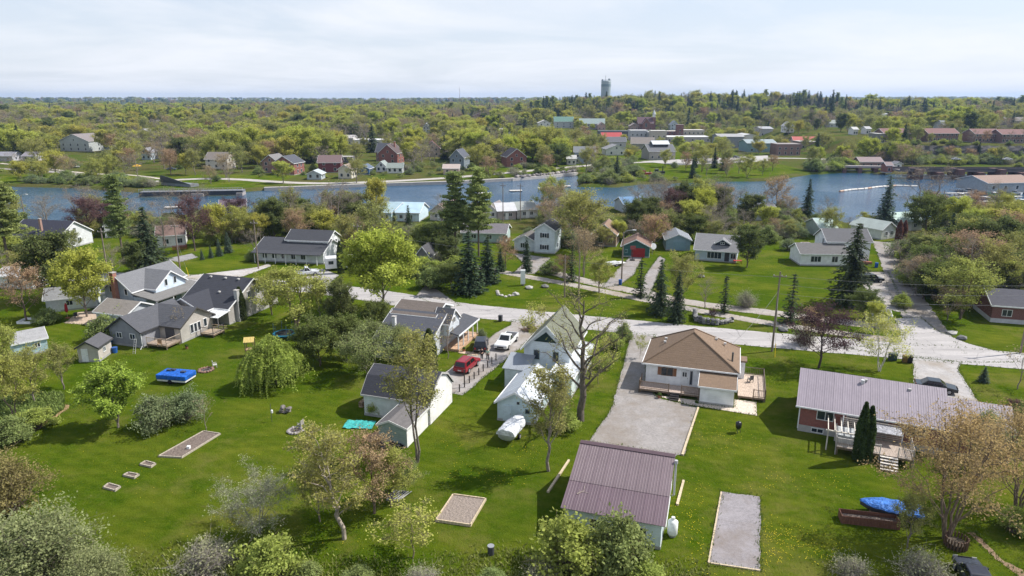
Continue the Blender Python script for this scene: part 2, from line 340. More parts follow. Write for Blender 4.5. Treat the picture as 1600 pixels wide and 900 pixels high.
ribbon('street', PX((-160, 431), (0, 431), (150, 432), (300, 436), (480, 448), (600, 463), (700, 482), (850, 497), (1000, 512), (1200, 531), (1400, 547), (1600, 564), (1760, 580)), 7.0, ROAD, .022)
ribbon('gravel_lane', PX((1470, 548), (1440, 500), (1410, 450), (1398, 415), (1388, 392), (1380, 378)), 5.6, GRAV, .028, .3, w2=5)
ribbon('gravel_lane', PX((645, 392), (720, 412), (800, 428), (900, 446), (1015, 470), (1100, 487), (1200, 505), (1320, 522), (1420, 534)), 2.6, M('gravel', (.36, .33, .30)), .012, .15)
ribbon('gravel_lane', PX((838, 408), (850, 422), (905, 437), (960, 449), (1010, 458), (1080, 474), (1200, 488), (1330, 505), (1410, 512)), 3.4, M('gravel', (.35, .32, .295)), .008, .2)
pad('street_junction', PX((1398, 498), (1438, 496), (1462, 516), (1510, 536), (1560, 550), (1600, 555), (1600, 566), (1500, 566), (1400, 556), (1320, 544), (1392, 538), (1408, 520)), ROAD, .034)
pad('side_street', PX((650, 462), (665, 445), (680, 450), (720, 478), (690, 480)), GRAV, .016)
pad('driveway', PX((985, 520), (1024, 524), (1012, 545), (1008, 603), (1030, 622), (1090, 637), (1069, 712), (920, 690), (955, 640), (966, 600), (977, 560)), GRAV, .012)
pad('driveway', PX((800, 500), (860, 508), (838, 522), (792, 560), (722, 618), (690, 612), (672, 600), (775, 520), (798, 508)), M('gravel', (.33, .31, .30)), .012)
pad('driveway', PX((1424, 556), (1503, 567), (1497, 578), (1545, 655), (1500, 660), (1427, 600), (1428, 575)), M('gravel', (.37, .355, .35)), .012)
pad('driveway', PX((985, 400), (1004, 402), (990, 430), (968, 446), (940, 450), (955, 432)), GRAV, .016)
pad('driveway', PX((1030, 400), (1040, 405), (1024, 440), (1012, 470), (1000, 466), (1008, 430)), GRAV, .018)
pad('driveway', PX((800, 395), (860, 403), (836, 428), (800, 428), (818, 412)), GRAV, .02)
pad('driveway', PX((1350, 425), (1388, 425), (1402, 455), (1415, 490), (1372, 480), (1345, 440)), M('gravel', (.36, .34, .33)), .02)
pad('driveway', PX((440, 452), (462, 425), (505, 420), (530, 430), (500, 456)), M('gravel', (.38, .37, .37)), .017)
pad('driveway', PX((255, 405), (300, 396), (310, 402), (280, 410)), ASPH, .012)
pad('driveway', PX((285, 435), (300, 430), (345, 425), (400, 418), (420, 412), (424, 416), (380, 432), (330, 438)), M('gravel', (.44, .42, .41)), .026)
ribbon('dirt_path', PX((-40, 712), (25, 682), (70, 660), (97, 643), (105, 632)), 1.1, M('gravel', (.32, .22, .12)), .008, .35, w2=.5)
ribbon('dirt_path', PX((1600, 900), (1570, 880), (1550, 862), (1530, 845), (1515, 832)), .7, M('gravel', (.24, .17, .11)), .008, .3)
ribbon('street', PX((200, 287), (330, 277), (480, 288), (600, 284), (720, 277), (880, 262), (960, 255), (1060, 252), (1200, 246), (1330, 250)), 6, M('road', (.46, .43, .40)), .05, .3, 2)
ribbon('street', PX((-40, 262), (100, 268), (200, 287)), 5, GRAV, .04, .3, 2)
ribbon('footpath', PX((0, 255), (60, 262), (140, 272), (210, 273), (280, 284)), 2.5, M('gravel', (.5, .46, .41)), .045, .2, 2)
pad('parking_lot', PX((1000, 252), (1130, 246), (1200, 243), (1200, 252), (1060, 258)), M('concrete', (.42, .40, .39)), .06, 0, 3)
# ---------------------------------------------------------------- buildings
FOOT = []        # footprints (x, y, radius) so that scattered trees keep clear
KEEP = []        # picture boxes of buildings with distance, so that scattered trees do not bury them
WCACHE = {}
def face_mat(face, a, z, plane):
    if face == 'f': return Matrix(((1, 0, 0, a), (0, 1, 0, plane), (0, 0, 1, z), (0, 0, 0, 1)))
    if face == 'b': return Matrix(((-1, 0, 0, a), (0, -1, 0, plane), (0, 0, 1, z), (0, 0, 0, 1)))
    if face == 'r': return Matrix(((0, -1, 0, plane), (1, 0, 0, a), (0, 0, 1, z), (0, 0, 0, 1)))
    return Matrix(((0, 1, 0, plane), (-1, 0, 0, a), (0, 0, 1, z), (0, 0, 0, 1)))
class Bld:
    def __init__(s, name, label, cat, u, v, rot=-18, z=0, group=None, world=False):
        s.x, s.y = (u, v) if world else lot(u, v)
        s.ou, s.ov = (0, 0) if world else (u, v)
        s.o = thing(name, label, cat, (s.x, s.y, z), rot, group); s.z = z; s.rot = rot
    def L(s, u, v): return u - s.ou, v - s.ov
    def block(s, u0, u1, v0, v1, prof, wall, roof, axis='u', over=.35, thick=.16, z0=0, trim=WHITE, panels=None, roof_name='roof', wall_name='wall', foundation=True, keep=True):
        """prof: roof line across the block as [(t, z)...] in 0..1 across the non-ridge direction"""
        (u0, v0), (u1, v1) = s.L(u0, v0), s.L(u1, v1)
        a0, a1, t0, t1, ax = (u0, u1, v0, v1, 'x') if axis == 'u' else (v0, v1, u0, u1, 'y')
        P = [(t0 + (t1 - t0) * t, z) for t, z in prof]
        mb = MB(); mb.ext([(t0, z0)] + [(t, z - .02) for t, z in P] + [(t1, z0)], a0, a1, ax); w = mb.build(wall_name, wall, s.o)
        if foundation and z0 == 0: MB().box(u0 - .04, u1 + .04, v0 - .04, v1 + .04, -.2, .28).build('foundation', M('concrete', (.36, .36, .35)), s.o)
        def extend(p, q, d):
            l = math.dist(p, q); return (p[0] - (q[0] - p[0]) * d / l, p[1] - (q[1] - p[1]) * d / l)
        Pe = [extend(P[0], P[1], over)] + P[1:-1] + [extend(P[-1], P[-2], over)]
        top = [(t, z + thick) for t, z in Pe]
        r = None
        if panels:
            deck = MB().ext([(t, z + .05) for t, z in Pe] + list(reversed([(t, z - .01) for t, z in Pe])), a0 - over, a1 + over, ax).build(roof_name, M('paint2', (.3, .3, .3)), s.o); r = deck
            for i in range(len(Pe) - 1):
                s.metal_slope(Pe[i], Pe[i + 1], a0 - over, a1 + over, ax, panels[min(i, len(panels) - 1)], deck, .056)
        elif roof:
            r = MB().ext(top + list(reversed([(t, z) for t, z in Pe])), a0 - over, a1 + over, ax).build(roof_name, roof, s.o)
        if trim and roof or trim and panels:
            tm = M('plain', trim); q = MB(); e = .05
            for aa, bb in ((a0 - over - e, a0 - over - .002), (a1 + over + .002, a1 + over + e)):
                q.ext([(t, z + thick + .015) for t, z in Pe] + list(reversed([(t, z - .06) for t, z in Pe])), aa, bb, ax)
            for (t, z), sgn in ((Pe[0], -1), (Pe[-1], 1)):
                lo, hi = sorted((t + sgn * .002, t + sgn * .07))
                q.ext([(lo, z - .06), (hi, z - .06), (hi, z + thick - .02), (lo, z + thick - .02)], a0 - over, a1 + over, ax)
            q.build('fascia', tm, s.o)
        s.b = (u0, u1, v0, v1); s.reg(u0, u1, v0, v1, max(z for t, z in P), keep)
        return w, r
    def reg(s, u0, u1, v0, v1, h, keep=True):
        c, n = math.cos(R(s.rot)), math.sin(R(s.rot)); P = []
        for u in (u0, u1):
            for v in (v0, v1):
                x, y = s.x + u * c - v * n, s.y + u * n + v * c
                P += [W2(x, y, s.z), W2(x, y, s.z + h)]
        cx, cy = (u0 + u1) / 2, (v0 + v1) / 2; x, y = s.x + cx * c - cy * n, s.y + cx * n + cy * c
        FOOT.append((x, y, math.hypot(u1 - u0, v1 - v0) / 2 * .9))
        if keep: KEEP.append((min(p[0] for p in P), min(p[1] for p in P), max(p[0] for p in P), max(p[1] for p in P), min(p[2] for p in P)))
    def metal_slope(s, p, q, a0, a1, ax, col, parent, lift):
        """sheet-metal panels side by side on the slope p -> q ((t,z) points)"""
        n = max(2, round((a1 - a0) / .92)); w = (a1 - a0) / n; Ls = math.dist(p, q)
        key = ('panel', round(w, 3), round(Ls, 2), col)
        if key not in WCACHE:
            mb = MB(); k = max(3, round(w / .23)); prof = []
            for i in range(k):
                c0 = w * i / k; d = w / k
                big = .030 if i == 0 else .020
                prof += [(c0, big), (c0 + .035, big), (c0 + .06, 0), (c0 + d - .012, 0)]
            prof[-1] = (w - .001, 0)
            base = [(x, -.012) for x, _ in (prof[0], prof[-1])]
            for (xa, za), (xb, zb) in zip(prof[:-1], prof[1:]): mb.quad((xa, 0, za), (xb, 0, zb), (xb, Ls, zb), (xa, Ls, za))
            mb.quad((0, 0, -.012), (w - .001, 0, -.012), (w - .001, Ls, -.012), (0, Ls, -.012)); mb.quad((0, 0, -.012), (0, 0, .030), (0, Ls, .030), (0, Ls, -.012))
            WCACHE[key] = mb.mesh('roof_panel', M('metal', col))
        # orientation: x along eave, y up the slope, z normal
        d = Vector((0, (q[0] - p[0]) / Ls, (q[1] - p[1]) / Ls)) if ax == 'x' else Vector(((q[0] - p[0]) / Ls, 0, (q[1] - p[1]) / Ls))
        e = Vector((1, 0, 0)) if ax == 'x' else Vector((0, 1, 0))
        nrm = e.cross(d)
        for i in range(n):
            st = a0 + i * w; org = Vector((st, p[0], p[1])) if ax == 'x' else Vector((p[0], st, p[1])); ee = e
            if nrm.z < 0: ee = -e; org = org + e * w
            nn = ee.cross(d); org = org + nn * lift
            o = link('roof_panel', WCACHE[key], parent)
            o.matrix_local = Matrix(((ee.x, d.x, nn.x, org.x), (ee.y, d.y, nn.y, org.y), (ee.z, d.z, nn.z, org.z), (0, 0, 0, 1)))
    def hip(s, u0, u1, v0, v1, h, zr, ridge, wall, roof, over=.45, trim=WHITE):
        (u0, v0), (u1, v1) = s.L(u0, v0), s.L(u1, v1); r0, r1 = s.L(*ridge[0]), s.L(*ridge[1])
        MB().box(u0, u1, v0, v1, 0, h).build('wall', wall, s.o); MB().box(u0 - .04, u1 + .04, v0 - .04, v1 + .04, -.2, .28).build('foundation', M('concrete', (.36, .36, .35)), s.o)
        E = [(u0 - over, v0 - over), (u1 + over, v0 - over), (u1 + over, v1 + over), (u0 - over, v1 + over)]
        mb = MB(); z0 = h + .03; mb.v = [(x, y, z0) for x, y in E] + [(r0[0], r0[1], zr), (r1[0], r1[1], zr)]
        same = math.dist(r0, r1) < .01
        if ridge[2] == 'u': mb.f = [(0, 1, 5, 4), (1, 2, 5), (2, 3, 4, 5), (3, 0, 4), (3, 2, 1, 0)]
        else: mb.f = [(0, 1, 4), (1, 2, 5, 4), (2, 3, 5), (3, 0, 4, 5), (3, 2, 1, 0)]
        r = mb.build('roof', roof, s.o)
        q = MB(); o2 = over
        q.box(u0 - o2 - .08, u1 + o2 + .08, v0 - o2 - .08, v0 - o2 + .002, h - .12, h + .06); q.box(u0 - o2 - .08, u1 + o2 + .08, v1 + o2, v1 + o2 + .08, h - .12, h + .06)
        q.box(u0 - o2 - .08, u0 - o2, v0 - o2, v1 + o2, h - .12, h + .06); q.box(u1 + o2, u1 + o2 + .08, v0 - o2, v1 + o2, h - .12, h + .06)
        q.build('gutter', M('plain', trim), s.o)
        # hip caps
        hc = MB()
        for i, k in ((0, 4), (1, 5 if ridge[2] == 'u' else 4), (2, 5), (3, 4 if ridge[2] == 'u' else 5)):
            a, b_ = Vector(mb.v[i]), Vector(mb.v[k]); hc.tube([a + Vector((0, 0, .02)), b_ + Vector((0, 0, .02))], .1, 5)
        hc.build('ridge_cap', roof, r)
        s.b = (u0, u1, v0, v1); s.reg(u0, u1, v0, v1, zr)
        return r
    def win(s, face, a, z, w=1.1, h=1.0, frame=WHITE, bars=1, b=None, shutters=None, glass=GLASS):
        u0, u1, v0, v1 = b or s.b
        plane = {'f': v0, 'b': v1, 'r': u1, 'l': u0}[face]
        a = (u0 if face in 'fb' else v0) + a
        key = ('win', w, h, frame, bars)
        if key not in WCACHE:
            t, d = .07, .07; mb = MB()
            mb.box(-w / 2 - t, w / 2 + t, -d, .02, -t, 0).box(-w / 2 - t, w / 2 + t, -d, .02, h, h + t).box(-w / 2 - t, -w / 2, -d, .02, 0, h).box(w / 2, w / 2 + t, -d, .02, 0, h)
            for i in range(bars): c = -w / 2 + w * (i + 1) / (bars + 1); mb.box(c - .03, c + .03, -d + .01, .02, 0, h)
            WCACHE[key] = mb.mesh('window', M('plain', frame)); WCACHE[key + (1,)] = MB().box(-w / 2, w / 2, -.025, .01, 0, h).mesh('pane', M('glass', glass))
        o = link('window', WCACHE[key], s.o); o.matrix_local = face_mat(face, a, z, plane); link('pane', WCACHE[key + (1,)], o)
        if shutters:
            for sg in (-1, 1):
                x = sg * (w / 2 + .28); MB().box(x - .19, x + .19, -.05, .01, -.05, h + .05).build('shutter', M('plain', shutters), o)
        return o
    def door(s, face, a, z=0.25, w=.95, h=2.05, col=WHITE, b=None, name='door'):
        u0, u1, v0, v1 = b or s.b; plane = {'f': v0, 'b': v1, 'r': u1, 'l': u0}[face]; a = (u0 if face in 'fb' else v0) + a
        mb = MB(); mb.box(-w / 2, w / 2, -.05, .01, 0, h)
        if w < 1.6:
            for zz in (.15, .55): mb.box(-w / 2 + .12, w / 2 - .12, -.065, -.051, h * zz, h * (zz + .33))
        else:
            k = 4
            for i in range(k): mb.box(-w / 2 + .05, w / 2 - .05, -.07, -.051, h * i / k + .04, h * (i + 1) / k - .04)
        o = mb.build(name, M('plain', col), s.o); o.matrix_local = face_mat(face, a, z, plane)
        MB().box(w / 2 - .14, w / 2 - .08, -.12, -.05, h * .46, h * .5).build('handle', M('plain', (.2, .2, .2)), o)
        return o
    def part(s, name, mb, mat, parent=None): return mb.build(name, mat, parent or s.o)
    def vent(s, u, v, z, w=.35):
        u, v = s.L(u, v); MB().box(u - w / 2, u + w / 2, v - w / 2, v + w / 2, z, z + .22).build('roof_vent', M('plain', (.45, .44, .43)), s.o)
    def chimney(s, u, v, z0, z1, w=.6, col=(.32, .12, .08), kind='brick'):
        u, v = s.L(u, v); c = MB().box(u - w / 2, u + w / 2, v - w / 2, v + w / 2, z0, z1).build('chimney', M(kind, col), s.o)
        MB().box(u - w / 2 - .06, u + w / 2 + .06, v - w / 2 - .06, v + w / 2 + .06, z1, z1 + .12).build('chimney_cap', M('concrete', (.4, .38, .36)), c)
def gab(h, r, e=None): return [(0, h), (.5, h + r), (1, h if e is None else e)]
def mono(a, b_): return [(0, a), (1, b_)]
def railing(b, pts, z, h=.95, col=(.2, .15, .11), name='railing', step=.14):
    mb = MB()
    for p, q in zip(pts[:-1], pts[1:]):
        p, q = Vector(b.L(*p) + (0,)), Vector(b.L(*q) + (0,)); l = (q - p).length; d = (q - p) / l
        for zz in (z + h, z + .12): mb.tube([p + Vector((0, 0, zz)), q + Vector((0, 0, zz))], .045, 4)
        for i in range(int(l / step) + 1): c = p + d * i * step; mb.tube([c + Vector((0, 0, z + .12)), c + Vector((0, 0, z + h))], .018, 4, False)
        for c in (p, q): mb.tube([c + Vector((0, 0, 0)), c + Vector((0, 0, z + h + .1))], .06, 4)
    return mb.build(name, M('wood', col), b.o)
def deck(b, u0, u1, v0, v1, z, col=(.42, .33, .26), along='u'):
    (u0, v0), (u1, v1) = b.L(u0, v0), b.L(u1, v1); mb = MB(); w = .15
    n = int(((v1 - v0) if along == 'u' else (u1 - u0)) / w)
    for i in range(n):
        if along == 'u': mb.box(u0, u1, v0 + i * w, v0 + (i + 1) * w - .012, z - .05, z)
        else: mb.box(u0 + i * w, u0 + (i + 1) * w - .012, v0, v1, z - .05, z)
    o = mb.build('deck_floor', M('wood', col), b.o); o['kind'] = 'stuff'
    MB().box(u0 + .02, u1 - .02, v0 + .02, v1 - .02, z - .26, z - .055).build('deck_frame', M('wood', (.2, .15, .1)), b.o)
    for x in (u0 + .2, u1 - .2):
        for y in (v0 + .2, v1 - .2): MB().box(x - .07, x + .07, y - .07, y + .07, -.1, z - .26).build('deck_post', M('wood', (.2, .15, .1)), b.o)
SID = lambda c: M('siding', c)
SHG = lambda c: M('shingle', c)
DKROOF = SHG((.075, .078, .09)); GRROOF = SHG((.17, .17, .18)); BRROOF = SHG((.235, .165, .115))
WSID = SID((.80, .82, .85)); GSID = SID((.30, .31, .34)); BSID = SID((.42, .50, .58))

# A. bungalow with brown hip roof
A = Bld('bungalow', 'white bungalow with brown shingled hip roof, decks and gravel drive beside the street', 'house', -8.7, 81.3)
hr = A.hip(-8.7, 2.0, 81.3, 89.8, 3.15, 6.5, ((-3.35, 84.9), (-3.35, 86.3), 'v'), WSID, BRROOF)
A.win('f', 2.6, 1.75, 1.35, .95, (.2, .13, .09), 1, shutters=(.24, .12, .07)); A.door('f', 4.75, .65, .95, 2.05, (.68, .7, .72)); A.win('f', 4.75, 1.85, .5, .6, b=(0 , 10.7, -.06, 8.5)); A.win('f', 5.55, .9, .22, 1.7, (.3, .3, .32), 0)
A.win('f', 6.6, 1.6, .3, .7); A.win('r', 2.0, 1.4, 1.3, 1.1); A.win('r', 6.0, 1.4, 1.3, 1.1); A.win('l', 3, 1.4, 1.3, 1.1)
for u, v, z in ((-6.9, 86.6, 4.6), (-6.9, 85.3, 4.6), (-.6, 87.3, 5.0), (.5, 87.2, 4.5)): A.vent(u, v, z, .32)
A.block(-1.9, 1.95, 78.0, 81.28, mono(2.2, 2.75), WSID, BRROOF, 'u', .25, roof_name='annex_roof', wall_name='annex_wall')
deck(A, -9.2, -1.95, 78.9, 81.25, .6, (.46, .37, .32)); railing(A, [(-9.15, 81.2), (-9.15, 78.95), (-5.6, 78.95)], .6); railing(A, [(-4.1, 78.95), (-2.0, 78.95)], .6)
deck(A, 2.45, 5.6, 80.6, 88.0, .5, (.52, .42, .34), 'v'); railing(A, [(2.6, 87.95), (5.55, 87.95), (5.55, 80.65)], .5, col=(.16, .13, .11), step=.22); railing(A, [(5.55, 80.65), (4.2, 80.65)], .5, step=.22)
st = MB()
for i in range(4): u, v = A.L(-4.85, 78.88 - i * .3); st.box(u - .55, u + .55, v - .3, v, -.05, .6 - i * .16)
A.part('steps', st, M('wood', (.045, .04, .04)))
u, v = A.L(2.6, 86.9); A.part('bay_roof', MB().box(u - .5, u + .75, v - .9, v + .9, 2.75, 2.95), BRROOF); A.part('bay_wall', MB().box(u - .5, u + .55, v - .75, v + .75, 0, 2.75), WSID)
u, v = A.L(1.5, 83.4); A.part('flue_pipe', MB().tube([(u, v, 3.3), (u, v, 4.9)], .11, 8), M('metal', (.1, .1, .1)))
q_ = MB(); a, c = lot(-7.8, 78.0)
pad('patio', [lot(-7.4, 78.75), lot(-1.9, 78.7), lot(-1.9, 77.95), lot(2.1, 77.95), lot(2.1, 80.5), lot(4.6, 80.4), lot(4.6, 76.6), lot(-3.2, 77.2)], M('wood', (.60, .52, .44)), .03, .02)

# B. garage with purple-brown steel roof
B = Bld('garage', 'white garage with purple-brown ribbed steel roof at the end of the gravel drive', 'garage', -11.2, 49.4)
MET = (.205, .155, .170); MET_NO_GLARE = (.166, .116, .137)  # same steel; upper slope's glare painted in as a darker lean-to colour
B.block(-11.2, -3.3, 51.7, 58.3, [(0, 3.3), (.62, 4.65), (1, 3.45)], SID((.72, .75, .77)), None, 'u', .3, trim=None, panels=[MET])
B.block(-11.2, -3.3, 48.7, 51.68, mono(2.42, 3.25), SID((.60, .70, .74)), None, 'u', .3, trim=None, panels=[MET_NO_GLARE], roof_name='lean_to_roof', wall_name='lean_to_wall')
u, v = B.L(-11.5, 55.8); B.part('ridge_cap', MB().ext([(v - .3, 4.66), (v, 4.8), (v + .3, 4.66), (v + .3, 4.7), (v, 4.84), (v - .3, 4.7)], u, u + 8.5, 'x'), M('metal', (.13, .085, .10)))
B.b = (B.L(-11.2, 52)[0], B.L(-3.3, 52)[0], B.L(0, 51.7)[1], B.L(0, 58.3)[1]); B.door('b', 2.4, .1, 2.7, 2.2); B.door('b', 5.8, .1, 2.7, 2.2); B.door('r', 5.6, .1, .95, 2.05); B.win('r', 3.0, 1.3, .8, .7)
B.b = (B.L(-11.2, 49)[0], B.L(-3.3, 49)[0], B.L(0, 48.7)[1], B.L(0, 51.7)[1]); B.win('f', 2.9, .9, 1.5, .8, bars=1); B.win('f', 6.2, .9, 1.0, .8)
u, v = B.L(-2.98, 48.5); B.part('barge_board', MB().ext([(v, 2.1), (v + 3.1, 2.98), (v + 3.1, 3.2), (v, 2.32)], u, u + .05, 'x'), M('plain', WHITE))
u, v = B.L(-3.1, 55.0); B.part('flue_pipe', MB().tube([(u + .1, v, 1.2), (u + .25, v, 1.3), (u + .25, v, 4.4)], .09, 8).tube([(u + .25, v, 4.4), (u + .25, v, 4.7)], .15, 8), M('metal', (.55, .55, .56)))

# C. brick ranch with steel roof
ang = -24
C = Bld('ranch_house', 'long red brick ranch house with pale mauve ribbed steel roof and rear deck', 'house', 31.3, 67.9, ang, world=True)
MV = (.34, .295, .34)
C.block(0, 13.4, 0, 9.6, [(0, 3.15), (.5, 5.45), (1, 3.15)], M('brick', (.24, .052, .040)), None, 'u', .45, trim=None, panels=[MV])
C.part('eave_trim', MB().box(-.5, 13.8, -.52, -.46, 2.9, 3.06), M('plain', WHITE)); C.part('corner_trim', MB().box(-.12, .0, -.1, .06, .3, 3.1), M('plain', WHITE)); C.part('base_course', MB().box(-.06, 13.42, -.07, 9.66, -.1, .75), M('concrete', (.42, .41, .40)))
C.b = (0, 13.4, 0, 9.6); C.win('f', 2.5, 1.75, 1.55, 1.0); C.win('f', 1.9, .2, 1.1, .42, b=(0, 13.4, -.07, 9.6)); C.win('f', 5.2, 1.5, 1.2, 1.1); C.door('f', 7.6, .9, 1.7, 2.0, (.2, .2, .22)); C.win('f', 11, 1.7, 1.6, 1.0); C.win('l', 4, 1.7, 1.3, 1.0)
C.block(13.45, 19.4, .8, 8.8, [(0, 2.6), (.5, 4.5), (1, 2.6)], M('brick', (.24, .052, .040)), None, 'u', .35, trim=None, panels=[MV], wall_name='garage_wall', roof_name='garage_roof')
for u, v, z in ((6.2, 4.2, 5.25), (10.4, 3.9, 5.0)): C.vent(u, v, z, .3)
C.part('roof_fan', MB().tube([(5.9, 3.9, 5.0), (5.9, 3.9, 5.45)], .2, 8), M('metal', (.75, .75, .76)))
sl = MB()
for i in range(9): sl.box(4.1, 9.8, -1.0 + .02 * i, -.95 + .02 * i, .95 + i * .24, 1.07 + i * .24)
sc_ = None
for i in range(9): MB().box(4.2, 9.8, -.75, -.70, .95 + i * .21, 1.07 + i * .21).build('screen_slat', M('wood', (.46, .40, .35)), C.o)
for x in (4.2, 7.0, 9.8): C.part('screen_post', MB().box(x - .06, x + .06, -.82, -.75, 0, 2.9), M('plain', WHITE))
deck(C, 3.6, 10.6, -4.2, -.9, .95, (.40, .33, .28)); railing(C, [(3.65, -.95), (3.65, -4.15), (7.6, -4.15)], .95, col=(.62, .58, .55)); railing(C, [(9.2, -4.15), (10.55, -4.15), (10.55, -1)], .95, col=(.5, .46, .42))
for i in range(5): C.part('pergola_rafter', MB().box(2.75 + i * .62, 2.83 + i * .62, -3.6, -.1, 2.3, 2.42), M('wood', (.70, .64, .56)))
for x in (2.8, 5.3): C.part('pergola_post', MB().box(x - .06, x + .06, -3.5, -3.38, 0, 2.3), M('wood', (.62, .56, .50)))
C.part('pergola_beam', MB().box(2.6, 5.5, -3.56, -3.44, 2.18, 2.3), M('wood', (.66, .60, .52)))
hb = MB().box(3.7, 6.2, -3.3, -1.2, .96, 1.75); bevel(C.part('hot_tub', hb, M('plain', (.45, .46, .47))), .08); C.part('hot_tub_cover', MB().box(3.65, 6.25, -3.35, -1.15, 1.75, 1.87), M('tarp', (.42, .44, .45)))
st = MB()
for i in range(5): st.box(7.7, 9.15, -4.2 - (i + 1) * .32, -4.2 - i * .32, -.05, .82 - i * .17)
C.part('steps', st, M('wood', (.12, .10, .09)))
for i in range(5): C.part('step_board', MB().box(7.65, 9.2, -4.2 - (i + 1) * .32 - .02, -4.2 - i * .32 - .06, .83 - i * .17, .87 - i * .17), M('wood', (.62, .58, .54)))
C.part('window_awning', MB().ext([(-1.9, 2.2), (-.75, 2.55), (-.75, 2.6), (-1.9, 2.25)], 7.0, 9.6, 'x'), M('tarp', (.40, .40, .43)))

# D. white and green steep-roofed house with metal sheds
D = Bld('barn_house', 'tall steep-roofed house with grey-green shingles and white walls behind the big bare tree', 'house', -24, 78.5)
D.block(-23.9, -17.9, 78.5, 86.9, [(0, 4.5), (.5, 7.6), (1, 4.5)], SID((.66, .72, .76)), SHG((.19, .20, .15)), 'v', .45)
D.win('f', 1.7, 3.0, .7, 1.2, (.35, .42, .42), 0); D.win('f', 4.2, 3.0, .7, 1.2, (.35, .42, .42), 0); u, v = D.L(-22.6, 78.44); D.part('gable_board', MB().quad((u, v, 5.4), (u + 3.0, v, 5.4), (u + 1.6, v, 6.75)), M('plain', (.02, .04, .036)))
D.block(-25.4, -22.6, 75.2, 78.4, mono(2.7, 3.4), SID((.62, .70, .74)), None, 'u', .25, trim=None, panels=[(.30, .33, .37)], roof_name='lean_to_roof', wall_name='lean_to_wall')
D.block(-19.0, -16.7, 74.5, 86.6, mono(3.1, 2.6), SID((.58, .66, .64)), None, 'v', .25, trim=WHITE, panels=[(.66, .69, .71)], roof_name='side_roof', wall_name='side_wall')
D.win('f', 1.2, .5, .8, 1.5, (.3, .4, .38), 0); D.win('r', 4, .8, 1.1, 1.1); D.win('r', 8, .8, 1.1, 1.1)
D2 = Bld('metal_shed', 'pale blue shed with white sheet-metal roof beside the covered boat', 'shed', -23.3, 66.4)
D2.block(-23.3, -19.0, 66.4, 74.9, [(0, 2.35), (.5, 3.65), (1, 2.35)], SID((.56, .68, .74)), None, 'v', .3, panels=[(.66, .70, .74)])
D2.door('f', 1.15, .1, 1.0, 1.9, (.55, .66, .72)); D2.win('f', 3.55, 1.35, .45, .45, (.2, .25, .25), 0); D2.win('f', 2.45, 2.35, .16, .16, (.1, .1, .1), 0); D2.win('r', 3.0, 1.0, .8, .8)

# E. old gambrel barn and lean shed
E_ = Bld('gambrel_barn', 'old barn garage with dark shingled gambrel roof and weathered white end wall', 'barn', -38.2, 62.9)
E_.block(-38.2, -30.1, 62.9, 69.3, [(0, 2.7), (.24, 4.25), (.5, 4.95), (.76, 4.25), (1, 2.7)], SID((.62, .61, .60)), SHG((.062, .064, .078)), 'u', .25, trim=(.42, .41, .40))
E_.door('r', 4.9, .1, 2.1, 2.2, (.66, .64, .6)); E_.win('f', 5.6, 1.1, .9, .7, (.5, .5, .5))
u, v = E_.L(-30.04, 63.0); E_.b = (E_.b[0], E_.b[1] + .06, E_.b[2], E_.b[3])
E_.part('end_boards', MB().ext([(v, .02), (v, 2.6), (v + 1.5, 4.1), (v + 3.15, 4.75), (v + 4.8, 4.1), (v + 6.2, 2.6), (v + 6.2, .02)], u, u + .04, 'x'), M('concrete', (.78, .77, .75)))
E2 = Bld('shed', 'weathered green shed with grey shingle roof against the gambrel barn', 'shed', -33.4, 57.5)
E2.block(-33.4, -30.2, 57.5, 62.6, [(0, 2.15), (.42, 2.75), (1, 2.15)], SID((.30, .37, .34)), SHG((.16, .15, .15)), 'v', .18, trim=(.62, .62, .60))
u, v = E2.L(-30.16, 57.5); E2.part('side_boards', MB().box(u, u + .05, v, v + 5.1, .02, 2.05), M('concrete', (.78, .77, .75))); E2.door('f', 1.0, .05, .9, 1.8, (.28, .34, .32))
FB = [(-.2, 0), (3.4, -1.2), (3.4, -1.9), (-.2, -.8)]

# F. house with porch and upper storey
F_ = Bld('porch_house', 'grey house with dark shingle roof, upper storey and post porch beside the parked cars', 'house', -46, 79.5)
F_.block(-46, -38.0, 79.5, 91, [(0, 2.6), (.55, 5.2), (1, 2.8)], SID((.52, .55, .58)), SHG((.10, .105, .125)), 'u', .35)
F_.win('r', 2.2, 1.1, .9, 1.2); F_.win('r', 4.6, 1.1, .9, 1.2); F_.win('r', 5.0, 3.2, .7, 1.0); F_.win('f', 3.0, 1, 1.1, 1.1); F_.door('r', 7.0, .3)
F_.block(-45.8, -39.3, 85.0, 91, [(0, 4.9), (.55, 5.9), (1, 4.9)], SID((.33, .36, .36)), SHG((.16, .135, .12)), 'u', .35, z0=2.6, wall_name='upper_wall', roof_name='upper_roof')
F_.win('f', 1.3, 3.95, 1.0, .5)
F_.block(-39.2, -36.9, 84.6, 88.4, [(0, 4.2), (.5, 5.8), (1, 4.2)], SID((.60, .64, .68)), SHG((.085, .088, .10)), 'u', .25, z0=2.4, wall_name='gable_wall', roof_name='gable_roof')
F_.win('r', 1.9, 3.9, .8, .8)
u0, v0 = F_.L(-38, 85); F_.part('porch_roof', MB().ext([(u0 - .05, 3.05), (u0 + 2.5, 2.45), (u0 + 2.5, 2.6), (u0 - .05, 3.2)], v0 - .2, v0 + 8, 'y'), SHG((.09, .095, .11)))
F_.part('porch_fascia', MB().box(u0 + 2.5, u0 + 2.58, v0 - .2, v0 + 8, 2.38, 2.6), M('plain', WHITE)); F_.part('porch_floor', MB().box(u0, u0 + 2.4, v0, v0 + 7.9, 0, .35), M('wood', (.5, .33, .22)))
